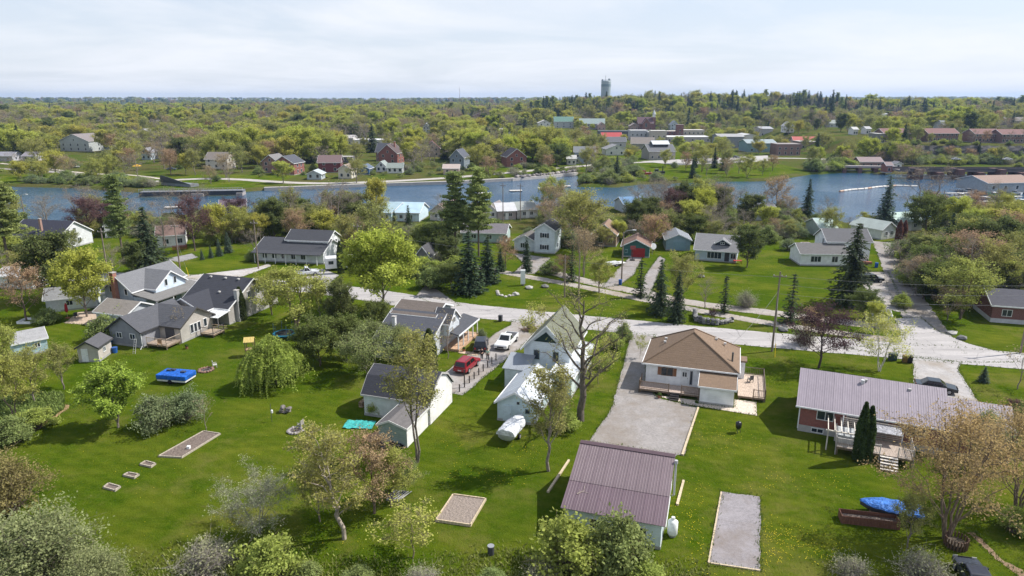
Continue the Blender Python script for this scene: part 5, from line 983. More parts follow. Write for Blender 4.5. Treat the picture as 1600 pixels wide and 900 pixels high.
for a, b_ in (((1107, 880), (1187, 892)), ((1107, 880), (1127, 769))):
    p, q = G(*a), G(*b_); t = thing('timber_edging', 'thin timber edging along the ' + ('near end' if b_[0] > 1150 else 'left side') + ' of the grey gravel pad', 'edging', (p[0], p[1], 0), math.degrees(math.atan2(q[1] - p[1], q[0] - p[0]))); MB().box(0, math.dist(p, q), -.06, .06, -.05, .09).build('timber', LUM, t)
for a, b_, lb in (((856, 770), (889, 720), 'long pale timber lying left of the garage'), ((1066, 712), (1091, 638), 'pale timber edging along the right of the gravel drive'), ((1058, 790), (1068, 752), 'board walk along the right wall of the garage')):
    p, q = G(*a), G(*b_); t = thing('timber_edging', lb, 'timber', (p[0], p[1], 0), math.degrees(math.atan2(q[1] - p[1], q[0] - p[0]))); l = math.dist(p, q); MB().box(0, l * .55, -.11, .11, -.05, .18).build('timber', LUM, t); MB().box(l * .56, l, -.10, .10, -.05, .16).build('timber', LUM, t)
pl = bed('wooden pallet lying on the grass by the olive tree', [(604, 782), (622, 784), (636, 770), (617, 768)], M('soil', (.08, .08, .08)), M('wood', (.3, .29, .27)), .16, 'pallet', z=.08)
for i in range(5): t = MB().box(-.05, .05, 0, 1.55, .12, .15).build('slat', M('wood', (.36, .36, .34)), pl); t.location = (.15 + i * .28, 0, 0); t.rotation_euler = (0, 0, R(-32))
pb = thing('planter_box', 'long open box of brown weathered boards in the right corner', 'planter', (*G(1314, 818), 0), -12); l = 4.6
for y0, y1 in ((0, .06), (1.1, 1.16)):
    for k in range(3): MB().box(0, l, y0, y1, .02 + k * .25, .25 + k * .25).build('board', M('wood', (.16, .075, .05)), pb)
for x0 in (0, l - .06): MB().box(x0, x0 + .06, .062, 1.098, .02, .75).build('end_board', M('wood', (.16, .075, .05)), pb)
MB().box(.07, l - .07, .07, 1.09, .02, .38).build('soil', SOIL, pb)
cp = thing('compost_bin', 'round brown stick compost pen under the right-hand tree', 'compost bin', (*G(1493, 853), 0))
for i in range(22): a = i * math.pi / 11; MB().tube([(.8 * math.cos(a), .8 * math.sin(a), 0), (.82 * math.cos(a), .82 * math.sin(a), .85)], .07, 5).build('stake', M('wood', (.13, .08, .055)), cp)
MB().tube([(0, 0, 0), (0, 0, .4)], .74, 14).build('compost', M('soil', (.1, .08, .06)), cp)
def firepit(lb, px, py, r, c):
    o = thing('fire_pit', lb, 'fire pit', (*G(px, py), 0)); rnd = random.Random(px)
    for i in range(14): a = i * math.pi / 7; mb = MB(); rock(mb, r * math.cos(a), r * math.sin(a), .12, .24, rnd); mb.build('stone', M('concrete', c), o)
    MB().tube([(0, 0, -.02), (0, 0, .06)], r * .8, 14).build('ash', M('soil', (.12, .11, .11)), o); MB().tube([(-.3, -.1, .1), (.35, .15, .16)], .07, 6).build('log', M('wood', (.1, .08, .07)), o)
firepit('stone ringed fire pit on the middle of the left lawn', 462, 674, .75, (.34, .31, .3)); firepit('round brown brick fire ring right of the blue camper', 322, 579, .85, (.25, .15, .12))
o = thing('rockery', 'stacked stones and driftwood mound above the fire pit', 'rockery', (*G(448, 644), 0)); rnd = random.Random(5)
for i in range(9): mb = MB(); rock(mb, rnd.uniform(-.7, .7), rnd.uniform(-.3, .3), .12 + .25 * (i % 3), .3, rnd); mb.build('stone', M('concrete', (.2, .18, .17)), o)
bf = thing('bird_feeder', 'thin pole bird feeder left of the fire pit', 'bird feeder', (*G(425, 659), 0)); MB().tube([(0, 0, 0), (0, 0, 2.2)], .03, 5).build('pole', M('metal', (.1, .1, .1)), bf); MB().tube([(.1, 0, 1.1), (.1, 0, 1.4), (.1, 0, 1.5)], [.12, .12, .02], 8).build('feeder', M('plain', WHITE), bf)
tp = thing('teal_tarpaulin', 'turquoise tarpaulin spread on the grass beside the green shed', 'tarpaulin', (*G(535, 670), 0), -3); mb = MB(); rnd = random.Random(2); n = 12
mb.v = [(i * 3.3 / n, j * 1.9 / 6, .05 + rnd.uniform(0, .13)) for j in range(7) for i in range(n + 1)]; mb.f = [(j * (n + 1) + i, j * (n + 1) + i + 1, (j + 1) * (n + 1) + i + 1, (j + 1) * (n + 1) + i) for j in range(6) for i in range(n)]
ts = mb.build('sheet', M('tarp', (.06, .42, .40)), tp); sm = ts.modifiers.new('solid', 'SOLIDIFY'); sm.thickness = .02
o = thing('wood_deck', 'tan plywood ramp between the tarpaulin and the green shed', 'ramp', (*G(577, 692), 0), 40); MB().box(0, 3.4, 0, 1.6, -.02, .12).build('sheet', M('wood', (.50, .30, .17)), o); MB().box(.2, 3.2, -.12, -.02, -.02, .2).build('edge', M('wood', (.3, .2, .12)), o)
o = thing('scrap_pile', 'dark heap of tyres and scrap against the green shed', 'scrap', (*G(612, 700), 0)); rnd = random.Random(6)
for i in range(12): x_, y_ = rnd.uniform(-1.6, 1.6), rnd.uniform(-.3, .5); MB().tube([(x_, y_, .1 + .1 * (i % 3)), (x_, y_, .28 + .1 * (i % 3))], rnd.uniform(.25, .36), 12).build('tyre', M('plain', (.025, .025, .03)), o)
o = thing('propane_tank', 'upright white propane tank against the garage wall', 'propane tank', (*lot(-2.55, 50.9), 0)); MB().tube([(0, 0, .1), (0, 0, .25), (0, 0, 1.35), (0, 0, 1.55)], [.3, .42, .42, .15], 18).build('tank', M('plain', (.74, .75, .75)), o, True); MB().tube([(0, 0, 1.5), (0, 0, 1.75)], .16, 10).build('valve_dome', M('plain', (.66, .66, .66)), o); MB().tube([(0, 0, -.03), (0, 0, .12)], .32, 12).build('foot_ring', M('metal', (.3, .3, .3)), o)
o = thing('barbecue', 'black kettle smoker standing on the lawn right of the bungalow', 'barbecue', (*G(1153, 676), 0)); MB().tube([(0, 0, .45), (0, 0, .7), (0, 0, 1.2), (0, 0, 1.35)], [.2, .32, .32, .1], 14).build('kettle', M('paint', (.015, .015, .017)), o, True); MB().tube([(-.15, 0, 1.3), (.15, 0, 1.3)], .03, 6).build('handle', M('metal', (.5, .5, .5)), o)
for i in range(3): a = i * 2.1; MB().tube([(.15 * math.cos(a), .15 * math.sin(a), .5), (.28 * math.cos(a), .28 * math.sin(a), 0)], .03, 5).build('leg', M('metal', (.05, .05, .05)), o)
o = thing('burn_barrel', 'dark burn barrel on the rough grass at bottom centre', 'barrel', (*G(767, 866), 0)); MB().tube([(0, 0, 0), (0, 0, .75)], .26, 12).build('drum', M('metal', (.06, .06, .08)), o); MB().tube([(0, 0, .75), (0, 0, .8)], .28, 12).build('lid', M('metal', (.32, .33, .36)), o)
o = thing('trampoline', 'round blue trampoline with net under the apple tree', 'trampoline', (*G(445, 528), 0)); MB().tube([(0, 0, .7), (0, 0, .82)], 1.7, 20).build('pad', M('plain', (.02, .16, .26)), o); MB().tube([(0, 0, .78), (0, 0, .84)], 1.35, 20).build('mat', M('plain', (.02, .02, .02)), o)
for i in range(6): a = i * math.pi / 3; MB().tube([(1.6 * math.cos(a), 1.6 * math.sin(a), 0), (1.6 * math.cos(a), 1.6 * math.sin(a), 2.3)], .04, 5).build('net_post', M('metal', (.05, .1, .15)), o)
o = thing('play_tower', 'small wooden play tower with yellow roof beside the willow', 'play tower', (*G(392, 556), 0), 10); MB().ext([(-.7, 2.2), (0, 2.75), (.7, 2.2), (.7, 2.26), (0, 2.82), (-.7, 2.26)], -.7, .7, 'x').build('roof', M('wood', (.60, .46, .16)), o); MB().box(-.6, .6, -.6, .6, 1.0, 1.08).build('platform', M('wood', (.3, .2, .12)), o)
for x_ in (-.55, .55):
    for y_ in (-.55, .55): MB().box(x_ - .05, x_ + .05, y_ - .05, y_ + .05, 0, 2.3).build('post', M('wood', (.28, .2, .12)), o)
o = thing('parasol', 'closed red parasol on the timber patio at left', 'parasol', (*G(106, 497), 0)); MB().tube([(0, 0, 0), (0, 0, 2.6)], .04, 6).build('pole', M('plain', (.4, .3, .2)), o); MB().tube([(0, 0, 1.0), (0, 0, 1.3), (0, 0, 2.2), (0, 0, 2.65)], [.12, .26, .2, .03], 8).build('canopy', M('plain', (.32, .02, .03)), o); MB().tube([(0, 0, 0), (0, 0, .12)], .35, 10).build('base', M('plain', (.3, .1, .05)), o)
pad('patio', PX((100, 505), (122, 488), (170, 484), (178, 492), (140, 508)), M('wood', (.48, .38, .30)), .03, .02)
o = thing('tree_planter', 'white square planter box around a tree trunk at left', 'planter', (*G(44, 503), 0)); 
for x0, x1, y0, y1 in ((-1.1, 1.1, -1.1, -1.0), (-1.1, 1.1, 1.0, 1.1), (-1.1, -1.0, -.999, .999), (1.0, 1.1, -.999, .999)): MB().box(x0, x1, y0, y1, 0, .4).build('board', M('plain', WHITE), o)
bins = [(167, 548, (.02, .06, .28), 'blue bin left of the grey house wall'), (180, 551, (.02, .10, .35), 'blue bin closest to the grey house wall'), (162, 556, (.03, .08, .3), 'low blue tub in front of the beige shed')]
for px, py, c, lb in bins: o = thing('bin', lb, 'bin', (*G(px, py), 0)); MB().tube([(0, 0, 0), (0, 0, .75)], [.3, .38], 10).build('body', M('plain', c), o); MB().tube([(0, 0, .75), (0, 0, .82)], .4, 10).build('lid', M('plain', (.04, .1, .3)), o)
o = thing('tarp_heap', 'bright blue tarpaulin heap beside the beige shed', 'tarpaulin', (*G(165, 540), 0)); mb = MB(); rock(mb, 0, 0, .5, 1.0, random.Random(2)); mb.build('heap', M('tarp', (.02, .22, .42)), o)
bins = [(1391, 563, (.04, .06, .06), 'dark grey wheeled bin, leftmost of the group by the street'), (1397, 563, (.03, .07, .07), 'teal wheeled bin, second of the group by the street'), (1413, 566, (.16, .10, .03), 'brown bin, third of the group by the street'), (1421, 567, (.02, .02, .02), 'small black bin, rightmost of the group by the street'), (782, 502, (.05, .05, .06), 'dark wheeled bin at the head of the shared drive'), (969, 445, (.02, .08, .3), 'blue recycling box by the lamp pole'), (1369, 418, (.02, .1, .45), 'blue bin at the corner of the white house')]
for px, py, c, lb in bins:
    o = thing('wheeled_bin', lb, 'bin', (*G(px, py), 0), -18); b_ = MB().ext([(-.28, .05), (.28, .05), (.34, .95), (-.34, .95)], -.28, .28, 'x').build('body', M('plain', c), o); bevel(b_, .03); MB().ext([(-.38, .95), (.36, .95), (.3, 1.03), (-.38, 1.06)], -.3, .3, 'x').build('lid', M('plain', c), o)
    for y_ in (-.27, .2): MB().tube([(y_, .3, .1), (y_ + .06, .3, .1)], .1, 8).build('wheel', M('plain', (.02, .02, .02)), o)
# odds and ends against the walls
o = thing('ladder', 'pale ladder leaning on the grey house wall', 'ladder', (*G(214, 551), 0), -18)
for x_ in (-.2, .2): MB().tube([(x_, -.5, 0), (x_, .1, 2.1)], .03, 5).build('rail', M('metal', (.6, .6, .6)), o)
for i in range(6): MB().tube([(-.2, -.42 + i * .1, .28 + i * .33), (.2, -.42 + i * .1, .28 + i * .33)], .02, 4).build('rung', M('metal', (.6, .6, .6)), o)
o = thing('log_pile', 'split firewood stacked beside the gambrel barn', 'firewood', (*lot(-39.6, 64.5), 0), 72); rnd = random.Random(4)
for i in range(26): x_, z_ = (i % 9) * .26 + rnd.uniform(-.03, .03), .12 + (i // 9) * .24; MB().tube([(x_, -.25, z_), (x_, .25, z_)], rnd.uniform(.1, .13), 7).build('log', M('wood', rnd.choice([(.3, .2, .12), (.4, .3, .2), (.22, .16, .1)])), o)
for px, py, rz, c_, lb in ((250, 541, 20, (.30, .2, .12), 'brown garden chair on the grey house deck'), (1172, 597, 200, (.1, .1, .1), 'black garden chair on the right deck of the bungalow'), (120, 497, 60, (.06, .06, .07), 'dark patio chair beside the red parasol'), (470, 668, 250, (.35, .33, .3), 'wooden lawn chair facing the stone fire pit'), (336, 574, 120, (.5, .5, .48), 'pale lawn chair beside the brown brick fire ring')):
    zz = .65 if 'grey house deck' in lb else .5 if 'bungalow' in lb else 0; o = thing('garden_chair', lb, 'chair', (*G(px, py, zz), zz), rz); cm = M('wood', c_); MB().box(-.28, .28, -.26, .26, .38, .43).build('seat', cm, o); MB().box(-.28, .28, .22, .28, .43, .95).build('backrest', cm, o)
    for x_ in (-.25, .25):
        for y_ in (-.22, .24): MB().box(x_ - .03, x_ + .03, y_ - .03, y_ + .03, 0, .38).build('leg', cm, o)
        MB().box(x_ - .035, x_ + .035, -.26, .26, .6, .64).build('armrest', cm, o)
for px, py, c_, lb in ((292, 545, (.3, .13, .08), 'clay flowerpot below the grey house gable'), (1030, 622, (.3, .13, .08), 'clay flowerpot at the foot of the bungalow deck'), (725, 549, (.33, .15, .09), 'clay flowerpot beside the porch walk'), (1088, 634, (.5, .5, .5), 'grey flowerpot by the bungalow annex')):
    o = thing('flowerpot', lb, 'flowerpot', (*G(px, py), 0)); MB().tube([(0, 0, 0), (0, 0, .4)], [.16, .24], 10).build('pot', M('plain', c_), o); mb = MB(); rock(mb, 0, 0, .5, .3, random.Random(px)); mb.build('plant', M('leaf', (.06, .11, .02)), o)
# fence posts by the drive
p0, p1 = G(718, 612), G(775, 563); fn = thing('post_fence', 'row of dark wooden posts with chain along the right of the shared drive', 'fence', (p0[0], p0[1], 0)); d = (p1[0] - p0[0], p1[1] - p0[1])
for i in range(9): t = i / 8; MB().box(d[0] * t - .07, d[0] * t + .07, d[1] * t - .07, d[1] * t + .07, -.1, 1.0 if i != 1 else 2.4).build('post', M('wood', (.07, .055, .05)), fn)
MB().tube([(0, 0, .7), (d[0], d[1], .7)], .02, 4).build('chain', M('metal', (.15, .15, .15)), fn)
p0, p1 = G(270, 391), G(292, 389); fn = thing('red_fence', 'short red picket fence in front of the white house at left', 'fence', (p0[0], p0[1], 0)); d = (p1[0] - p0[0], p1[1] - p0[1])
for i in range(16): t = i / 15; MB().box(d[0] * t - .06, d[0] * t + .06, d[1] * t - .02, d[1] * t + .02, 0, 1.1).build('picket', M('plain', (.28, .07, .05)), fn)
MB().tube([(0, .06, .8), (d[0], d[1] + .06, .8)], .05, 4).build('rail', M('plain', (.28, .07, .05)), fn)
o = thing('white_sign', 'white cylindrical village sign tank on the grass island', 'sign', (*G(817, 446), 0)); MB().box(-.45, .45, -.3, .3, .35, 3.1).build('panel', M('plain', (.74, .76, .77)), o); MB().box(-.3, .3, -.2, .2, 0, .35).build('base', M('concrete', (.3, .3, .3)), o); bevel(o.children[0], .2, 3)
for px, py, lb in ((852, 449, 'dark boulder right of the white sign'), (827, 451, 'flat pale stone below the white sign'), (805, 461, 'flat pale stone left on the grass island'), (1487, 522, 'pale flat stone at the corner of the gravel lane'), (1502, 530, 'mossy stone at the corner of the gravel lane'), (1095, 433, 'dark covered mower on the bungalow lawn'), (1223, 517, 'grey stone at the foot of the small spruce')): o = thing('boulder', lb, 'boulder', (*G(px, py), 0)); mb = MB(); rock(mb, 0, 0, .22, .9, random.Random(px), .45); bevel(mb.build('stone', M('concrete', (.4, .39, .37) if 'pale' in lb else (.16, .16, .16)), o), .05)
o = thing('stone_wall', 'curved dark stone retaining wall beside the street', 'wall', (*G(1085, 505), 0)); P = [G(*p) for p in ((1085, 492), (1087, 502), (1100, 506), (1120, 508), (1133, 506), (1143, 503))]; ox, oy = o.location.x, o.location.y; rnd = random.Random(7)
for q in resample(P, .55):
    for k in range(2 if q[0] > 33 else 3): mb = MB(); rock(mb, q[0] - ox + rnd.uniform(-.1, .1), q[1] - oy + rnd.uniform(-.1, .1), .2 + k * .34, .42, rnd, .75); mb.build('stone', M('concrete', rnd.choice([(.10, .10, .11), (.2, .2, .2), (.3, .29, .28)])), o)
rk = thing('rock_edging', 'arc of pale stones on the grass island near the junction', 'edging', (*G(780, 462), 0)); P = [G(*p) for p in ((777, 456), (779, 461), (790, 464), (802, 462))]; ox, oy = rk.location.x, rk.location.y
for q in resample(P, .7): mb = MB(); rock(mb, q[0] - ox, q[1] - oy, .1, .42, rnd, .6); mb.build('stone', M('concrete', (.42, .40, .37)), rk)
o = thing('basketball_hoop', 'portable basketball hoop on the drive of the teal garage', 'basketball hoop', (*G(988, 407), 0)); MB().tube([(0, 0, 0), (0, 0, 2.9)], .06, 6).build('pole', M('metal', (.05, .05, .05)), o); MB().box(-.6, .6, -.25, -.2, 2.6, 3.4).build('backboard', M('plain', (.3, .08, .08)), o); MB().box(-.5, .5, -.4, .4, 0, .25).build('base', M('plain', (.03, .03, .03)), o)
o = thing('satellite_dish', 'white satellite dish beside the teal garage', 'satellite dish', (*G(1019, 398), 0)); MB().tube([(0, 0, 0), (0, 0, 1.6)], .05, 6).build('pole', M('metal', (.3, .3, .3)), o); MB().tube([(0, -.1, 2.0), (.1, -.45, 2.1)], [.2, .75], 14).build('dish', M('plain', WHITE), o)
o = thing('yellow_canopy', 'small yellow umbrella canopy in the left bank park', 'parasol', (*GT(215, 266)[:2], GT(215, 266)[2])); MB().tube([(0, 0, 2.1), (0, 0, 3.0)], [2.3, .1], 8).build('canopy', M('plain', (.75, .42, .02)), o); MB().tube([(0, 0, 0), (0, 0, 2.9)], .06, 5).build('pole', M('metal', (.4, .4, .4)), o)
o = thing('patio_table', 'red patio set in front of the grey bungalow', 'table', (*G(1152, 412), 0)); MB().box(-.9, .9, -.5, .5, .68, .74).build('top', M('plain', (.35, .05, .04)), o)
for x_ in (-.8, .8):
    for y_ in (-.4, .4): MB().box(x_ - .04, x_ + .04, y_ - .04, y_ + .04, 0, .68).build('leg', M('plain', (.3, .05, .04)), o)
gst = [(1230, 385), (1245, 383), (1258, 382), (1240, 391)]
for i, (px, py) in enumerate(gst): o = thing('white_crate', ['white planter crate, leftmost in the garden left of the white house', 'white planter crate, second from left behind the garden', 'white planter crate nearest the white house', 'white planter crate in front of the other three'][i], 'crate', (*G(px, py), 0), 5); MB().box(-1, 1, -.5, .5, 0, .55).build('box', M('plain', WHITE), o); MB().box(-.9, .9, -.4, .4, .55, .58).build('soil', SOIL, o)
# utility poles, lamp, wires
def pole(lb, px, py, h, arm=True, lamp=False, guy=None):
    x, y = G(px, py); o = thing('utility_pole' if not lamp else 'street_lamp', lb, 'utility pole' if not lamp else 'street lamp', (x, y, 0), -18); MB().tube([(0, 0, -.1), (0, 0, h)], [.16, .1], 8).build('pole', M('wood', (.22, .18, .15)), o)
    if arm: MB().box(-.9, .9, -.06, .06, h - .75, h - .62).build('crossarm', M('wood', (.2, .17, .14)), o); [MB().tube([(q, 0, h - .62), (q, 0, h - .45)], .06, 6).build('insulator', M('plain', (.4, .4, .42)), o) for q in (-.8, 0.25, .8)]
    if lamp: MB().tube([(0, 0, h - .3), (.6, 0, h + .3), (1.9, 0, h + .5)], .045, 6).build('arm', M('metal', (.6, .6, .6)), o); MB().box(1.7, 2.4, -.14, .14, h + .42, h + .56).build('lamp_head', M('plain', (.66, .67, .68)), o)
    if guy: MB().tube([(0, 0, h * .72), (guy[0], guy[1], 0)], .02, 4).build('guy_wire', M('metal', (.4, .4, .4)), o); MB().tube([(guy[0], guy[1], 0), (guy[0] * .82, guy[1] * .82, 1.9)], .05, 5).build('guy_marker', M('plain', (.75, .55, .02)), o)
    return x, y, h
pA = pole('tall utility pole by the street right of the bungalow', 1206, 549, 11.8, guy=(.3, -2.4)); pB = pole('utility pole at the right edge of the picture', 1594, 552, 10.5); pC = pole('utility pole with yellow guy marker in the left meadow', 283, 432, 11, guy=(1.5, .5)); pD = pole('thin utility pole left of the bright maple in the meadow', 404, 420, 10.5)
pole('street lamp with pale arm in front of the teal garage', 971, 440, 10, False, True); pE = pole('utility pole behind the low mauve-roofed house', 786, 352, 12); pF = pole('utility pole by the white cottage at the water', 813, 345, 11); pole('street lamp with curved arm beside the navy-roofed house', 45, 372, 11, False, True); pole('slim pole on the grass island nearest the street', 882, 465, 8, False); pole('slim pole on the grass island further right', 904, 470, 9, False); pG = pole('thin pole by the bright maple at the roadside', 563, 432, 11); pole('utility pole behind the garage of the blue-grey house', 173, 455, 12)
def wire(lb, a, b_, za, zb, sag=.8):
    o = thing('power_line', lb, 'wire', (a[0], a[1], 0)); n = 14; MB().tube([((b_[0] - a[0]) * t, (b_[1] - a[1]) * t, za + (zb - za) * t - sag * 4 * t * (1 - t)) for t in [i / n for i in range(n + 1)]], .018, 4).build('cable', M('plain', (.25, .25, .25)), o)
dirx = (pB[0] - pA[0], pB[1] - pA[1]); off = (dirx[1] * .008, -dirx[0] * .008)
wire('upper overhead cable between the two right-hand poles', pA, pB, 11.2, 10, .5); wire('lower overhead cable between the two right-hand poles', (pA[0] + .3, pA[1]), (pB[0] + .3, pB[1]), 8.6, 7.2, .6); wire('middle overhead cable between the two right-hand poles', (pA[0] - .3, pA[1]), (pB[0] - .3, pB[1]), 10.0, 8.6, .6); wire('overhead cable running left from the tall pole', pG, pA, 9.5, 11, 1.2); wire('service cable from the tall pole to the bungalow', pA, lot(1.5, 89), 9, 4.2, .5)
# brush pile
o = thing('brush_pile', 'brown heap of cut brush beside the shared drive', 'brush pile', (*G(829, 517), 0)); mb = MB(); rnd = random.Random(12)
for i in range(220): a, r_ = rnd.uniform(0, 6.28), rnd.uniform(0, 1.3); p = Vector((r_ * math.cos(a) * 1.2, r_ * math.sin(a) * .7, rnd.uniform(0, 1.0) * (1 - r_ / 1.7))); d_ = Vector((rnd.gauss(0, 1), rnd.gauss(0, 1), rnd.gauss(0, .4))).normalized() * rnd.uniform(.3, .8); mb.tube([p - d_, p + d_], .025, 3, False)
o2 = mb.build('twigs', M('bark', (.17, .11, .075)), o); o2['kind'] = 'stuff'
o = thing('fallen_branch', 'dry fallen branch lying on the lower garage roof', 'branch', (*lot(-10.5, 50.0), 2.92), 25); mb = MB()
for a, b_, r_ in (((0, 0, 0), (1.1, .1, .1), .035), ((.5, .05, .05), (.95, -.45, .05), .02), ((.7, .06, .08), (1.05, .5, .3), .02), ((.2, 0, .03), (.5, .4, .12), .015)): mb.tube([a, b_], [r_, r_ * .4], 4)
mb.build('twig', M('bark', (.4, .34, .28)), o)

# ---------------------------------------------------------------- trees
def tubes_np(segs, k):
    S = np.array(segs, np.float32); p0, p1, r0, r1 = S[:, 0:3], S[:, 3:6], S[:, 6:7], S[:, 7:8]
    d = p1 - p0; d /= np.linalg.norm(d, axis=1, keepdims=True) + 1e-9
    ref = np.where(np.abs(d[:, 2:3]) > .9, np.array([[1., 0, 0]]), np.array([[0., 0, 1]])); a = np.cross(d, ref); a /= np.linalg.norm(a, axis=1, keepdims=True) + 1e-9; b_ = np.cross(d, a)
    V = []
    for p, r in ((p0, r0), (p1, r1)):
        for j in range(k): t = 2 * math.pi * j / k; V.append(p + (a * math.cos(t) + b_ * math.sin(t)) * r)
    V = np.stack(V, 1).reshape(-1, 3); n = len(S); base = (np.arange(n) * 2 * k)[:, None, None]
    f = np.array([[j, (j + 1) % k, k + (j + 1) % k, k + j] for j in range(k)])[None]
    return V, (base + f).reshape(-1, 4)
def leaves_np(P, size, rg, up=.35, aspect=1.4):
    n = len(P); nrm = rg.normal(size=(n, 3)); nrm[:, 2] = np.abs(nrm[:, 2]) + up; nrm /= np.linalg.norm(nrm, axis=1, keepdims=True)
    t = rg.normal(size=(n, 3)); a = np.cross(nrm, t); a /= np.linalg.norm(a, axis=1, keepdims=True) + 1e-9; b_ = np.cross(nrm, a); s_ = size * rg.uniform(.55, 1.35, (n, 1))
    V = np.stack([P - a * s_ * .5 * aspect, P + b_ * s_ * .42 + nrm * s_ * .1, P + a * s_ * .5 * aspect, P - b_ * s_ * .42 - nrm * s_ * .06], 1).reshape(-1, 3)
    return V, np.arange(4 * n).reshape(n, 4)
def mk_crown(name, P, size, mat, rg, up=.35, clump=1.2, aspect=1.4):
    V, F_ = leaves_np(P, size, rg, up, aspect); c = np.floor(P / clump).astype(int); h = (np.abs(c[:, 0] * 73856093 ^ c[:, 1] * 19349663 ^ c[:, 2] * 83492791) % 1000) / 1000
    return mesh_np(name, V, F_, mat, np.clip(.55 * h + .45 * rg.random(len(P)), 0, 1))
def mk_wood(name, big, small, mat):
    V1, F1 = tubes_np(big, 6); V2, F2 = tubes_np(small, 3) if small else (np.zeros((0, 3)), np.zeros((0, 4), int))
    return mesh_np(name, np.concatenate([V1, V2]), np.concatenate([F1, F2 + len(V1)]), mat, smooth=True)
def broad(seed, h, rx, base, n1, n2, n3, npt, lsize, sig, lcol, bark, rt=None, lean=0, fork=1, up=.35, topw=.75, stray=.12, droop=0, dens_top=1.0):
    rg = np.random.default_rng(seed); rt = rt or h * .018; big, small, LP = [], [], []
    zc = h * (base + 1) / 2; az_ = h * (1 - base) / 2
    def curve(p, q, r0, r1, k, store, bow, wob=.035):
        pts = [p + (q - p) * (i / k) + np.array([0, 0, bow * math.sin(math.pi * i / k)]) + (rg.normal(size=3) * np.linalg.norm(q - p) * wob if 0 < i < k else 0) for i in range(k + 1)]
        for i in range(k): store.append([*pts[i], *pts[i + 1], r0 + (r1 - r0) * i / k, r0 + (r1 - r0) * (i + 1) / k])
        return pts
    for f in range(fork):
        off = np.array([math.cos(f * 6.28 / fork + 1), math.sin(f * 6.28 / fork + 1), 0]) * (rx * .30 if fork > 1 else 0)
        tip = np.array([lean, 0, h * .86]) + off * 1.3; st_ = off * .12
        tr = curve(st_, tip, rt / (fork ** .4), rt * .16, 9, big, 0, .011)
        m = max(3, n1 // fork)
        for i in range(m):
            t = (base * .75 + (1 - base * .75) * ((i + .6) / m)) * .98; k = min(len(tr) - 2, int(t * 9)); p = tr[k] + (tr[k + 1] - tr[k]) * (t * 9 - k)
            a = i * 2.4 + rg.uniform(-.4, .4) + f * 1.3
            zt = p[2] + (h - p[2]) * rg.uniform(.25, .62); zz = (min(zt, h * .99) - zc) / az_; rr = rx * math.sqrt(max(.06, 1 - zz * zz)) * rg.uniform(.68, 1.0) * (topw if zz > .3 else 1)
            q = np.array([math.cos(a) * rr + lean * t + off[0] * .6, math.sin(a) * rr + off[1] * .6, zt - droop * rr * .3]); r1 = rt * .42 * (1 - t * .6) / (fork ** .3)
            P1 = curve(p, q, r1, r1 * .22, 5, big, np.linalg.norm(q - p) * .07)
            for j in range(n2):
                tt = .25 + .75 * (j + rg.random()) / n2; k2 = min(4, int(tt * 5)); p2 = P1[k2] + (P1[k2 + 1] - P1[k2]) * (tt * 5 - k2)
                dr = rg.normal(size=3); dr[2] = dr[2] * .6 + .35 - droop; dr /= np.linalg.norm(dr); od = (q - p) / (np.linalg.norm(q - p) + 1e-6)
                L2 = rx * .42 * rg.uniform(.5, 1.1); q2 = p2 + (dr * .75 + od * .5) * L2
                P2 = curve(p2, q2, r1 * .3, r1 * .1, 3, small, 0)
                for l in range(n3):
                    t3 = .2 + .8 * rg.random(); k3 = min(2, int(t3 * 3)); p3 = P2[k3] + (P2[k3 + 1] - P2[k3]) * (t3 * 3 - k3)
                    d3 = rg.normal(size=3); d3[2] = d3[2] * .7 + .25 - droop * 1.4; d3 /= np.linalg.norm(d3); q3 = p3 + d3 * L2 * rg.uniform(.3, .65)
                    small.append([*p3, *q3, max(r1 * .1, .008), .005])
                    if rg.random() < stray: continue
                    if npt: tq = rg.random((npt, 1)); LP.append(p3 + (q3 - p3) * (tq * .9 + .15) + rg.normal(size=(npt, 3)) * sig)
    w = mk_wood('trunk', big, small, M('bark', bark)); P = np.concatenate(LP) if LP else np.zeros((4, 3))
    P = P[P[:, 2] > .15]
    return (w, mk_crown('crown', P, lsize, M('leaf', lcol), rg, up), h)
